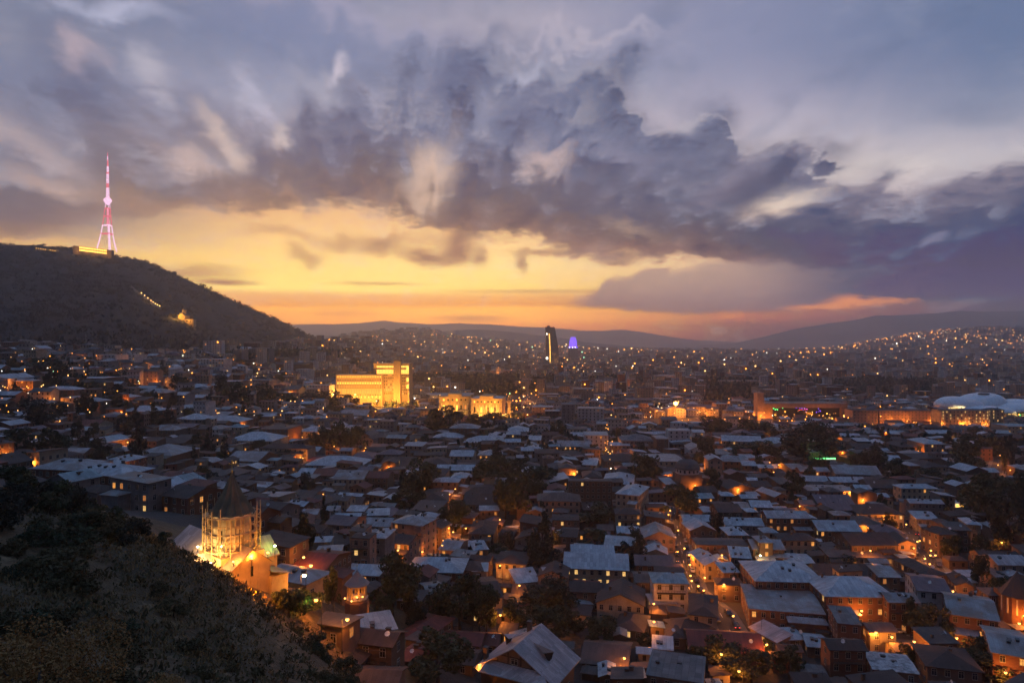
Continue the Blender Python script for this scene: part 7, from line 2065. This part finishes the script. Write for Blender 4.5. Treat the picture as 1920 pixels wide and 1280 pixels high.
for i in range(3): sub('window', ['lit_gold'], kq, lambda m: m.cbox(-2.3 + 2.3 * i, -1.82, 1.7, 1.7, .1, 1.9))
light('lamp_light', (0, -4, 2.5), 400, (1, .8, .4), kq, .4); thing(kq, 'brightly lit white kiosk beside the dark trees on the right', 'kiosk', fixed=True)

# ---- cars in the lanes
rs = random.Random(71)
def park(line, n, off, side, head=None):
    for i in range(n):
        t = (i + .5) / n * (len(line) - 2); j = int(t); a, b = line[j], line[j + 1]; p = a.lerp(b, t - j); d = (b - a).normalized(); q = p + Vector((-d.y, d.x)) * off * side
        car(q.x, q.y, math.degrees(math.atan2(d.y, d.x)) + rs.uniform(-3, 3) + (0 if side < 0 else 180), 'small car with its lights on' if head == i else 'small parked car', head == i)
park(ST1, 17, 2.4, 1, 15); park(ST1, 13, 2.4, -1, 4); park(ST2, 7, 2.6, 1, 2); park(ST2, 6, 2.6, -1, 3); park(ST5, 4, 1.5, 1, 2); park(ST3, 5, 2.2, 1, 3)
for i in range(16):
    t = rs.uniform(0, len(ST4) - 2); j = int(t); a, b = ST4[j], ST4[j+1]; p = a.lerp(b, t - j); d = (b - a).normalized(); s = rs.choice((-5.5, -2, 2, 5.5)); q = p + Vector((-d.y, d.x)) * s
    car(q.x, q.y, math.degrees(math.atan2(d.y, d.x)) + (180 if s < 0 else 0), 'car driving with its lights on along the wide avenue', True)

# ================================================================ labels
WORDS = ['first', 'second', 'third', 'fourth', 'fifth', 'sixth', 'seventh', 'eighth', 'ninth', 'tenth', 'eleventh', 'twelfth', 'thirteenth', 'fourteenth', 'fifteenth', 'sixteenth', 'seventeenth', 'eighteenth', 'nineteenth', 'twentieth'] + ['twenty-' + w for w in ('first', 'second', 'third', 'fourth', 'fifth', 'sixth', 'seventh', 'eighth', 'ninth')] + ['thirtieth']
LPX = [(n, px_of(*p)) for n, p in LANDMARKS]
def finish_labels():
    buckets = {}
    for t in THINGS:
        if t['fixed'] or any(t['desc'] == n for n, _ in LPX):
            d = t['desc']
            if len(d.split()) < 4: d += ' among the roofs'
            t['o']['label'] = d; continue
        p = t['p']; q = px_of(*p) if p[1] > 1 else (960, 640)
        best = min(LPX, key=lambda l: math.hypot(l[1][0] - q[0], (l[1][1] - q[1]) * 1.6)); dx, dy = q[0] - best[1][0], (q[1] - best[1][1]) * 1.6
        side = ('right of' if dx > 0 else 'left of') if abs(dx) > abs(dy) else ('in front of' if dy > 0 else 'behind')
        buckets.setdefault((t['desc'], side, best[0]), []).append((math.hypot(dx, dy), t))
    for (desc, side, name), L in buckets.items():
        if name in desc or (name.split()[-1] in desc and 'floodlight' in desc):      # already named: count along the row instead
            L.sort(key=lambda a: a[1]['p'][0])
            tail = {'in front of': 'in front', 'behind': 'behind it', 'left of': 'on its left', 'right of': 'on its right'}[side]
            for i, (_, t) in enumerate(L): t['o']['label'] = f'{desc}, {WORDS[min(i, 29)]} from left {tail}' if len(L) > 1 else f'{desc}, {tail}'
            continue
        L.sort(key=lambda a: a[0])
        for i, (_, t) in enumerate(L):
            d = f'{desc} {side} the {name}' if len(L) == 1 else f'{desc}, {WORDS[min(i, 29)]} {side} the {name}'
            w = d.split()
            if len(w) > 16: d = ' '.join(x for x in w if x not in ('the', 'with', 'glowing'))
            t['o']['label'] = ' '.join(d.split()[:16])
finish_labels()

# ================================================================ evening haze over the whole valley
def make_haze():
    mb = MB(); mb.box(-15900, 15900, -120, 16400, -75, 760, 0, True); m = bpy.data.materials.new('haze'); m.use_nodes = True; nt = m.node_tree; nt.nodes.clear()
    o = nt.nodes.new('ShaderNodeOutputMaterial'); v = nt.nodes.new('ShaderNodeVolumePrincipled'); nt.links.new(v.outputs[0], o.inputs['Volume'])
    v.inputs['Color'].default_value = (0.99, 0.93, 0.93, 1); v.inputs['Density'].default_value = HAZE; v.inputs['Anisotropy'].default_value = 0.75
    MATS['haze'] = m; ob = mb.build('haze', 'haze'); ob['kind'] = 'stuff'
make_haze()
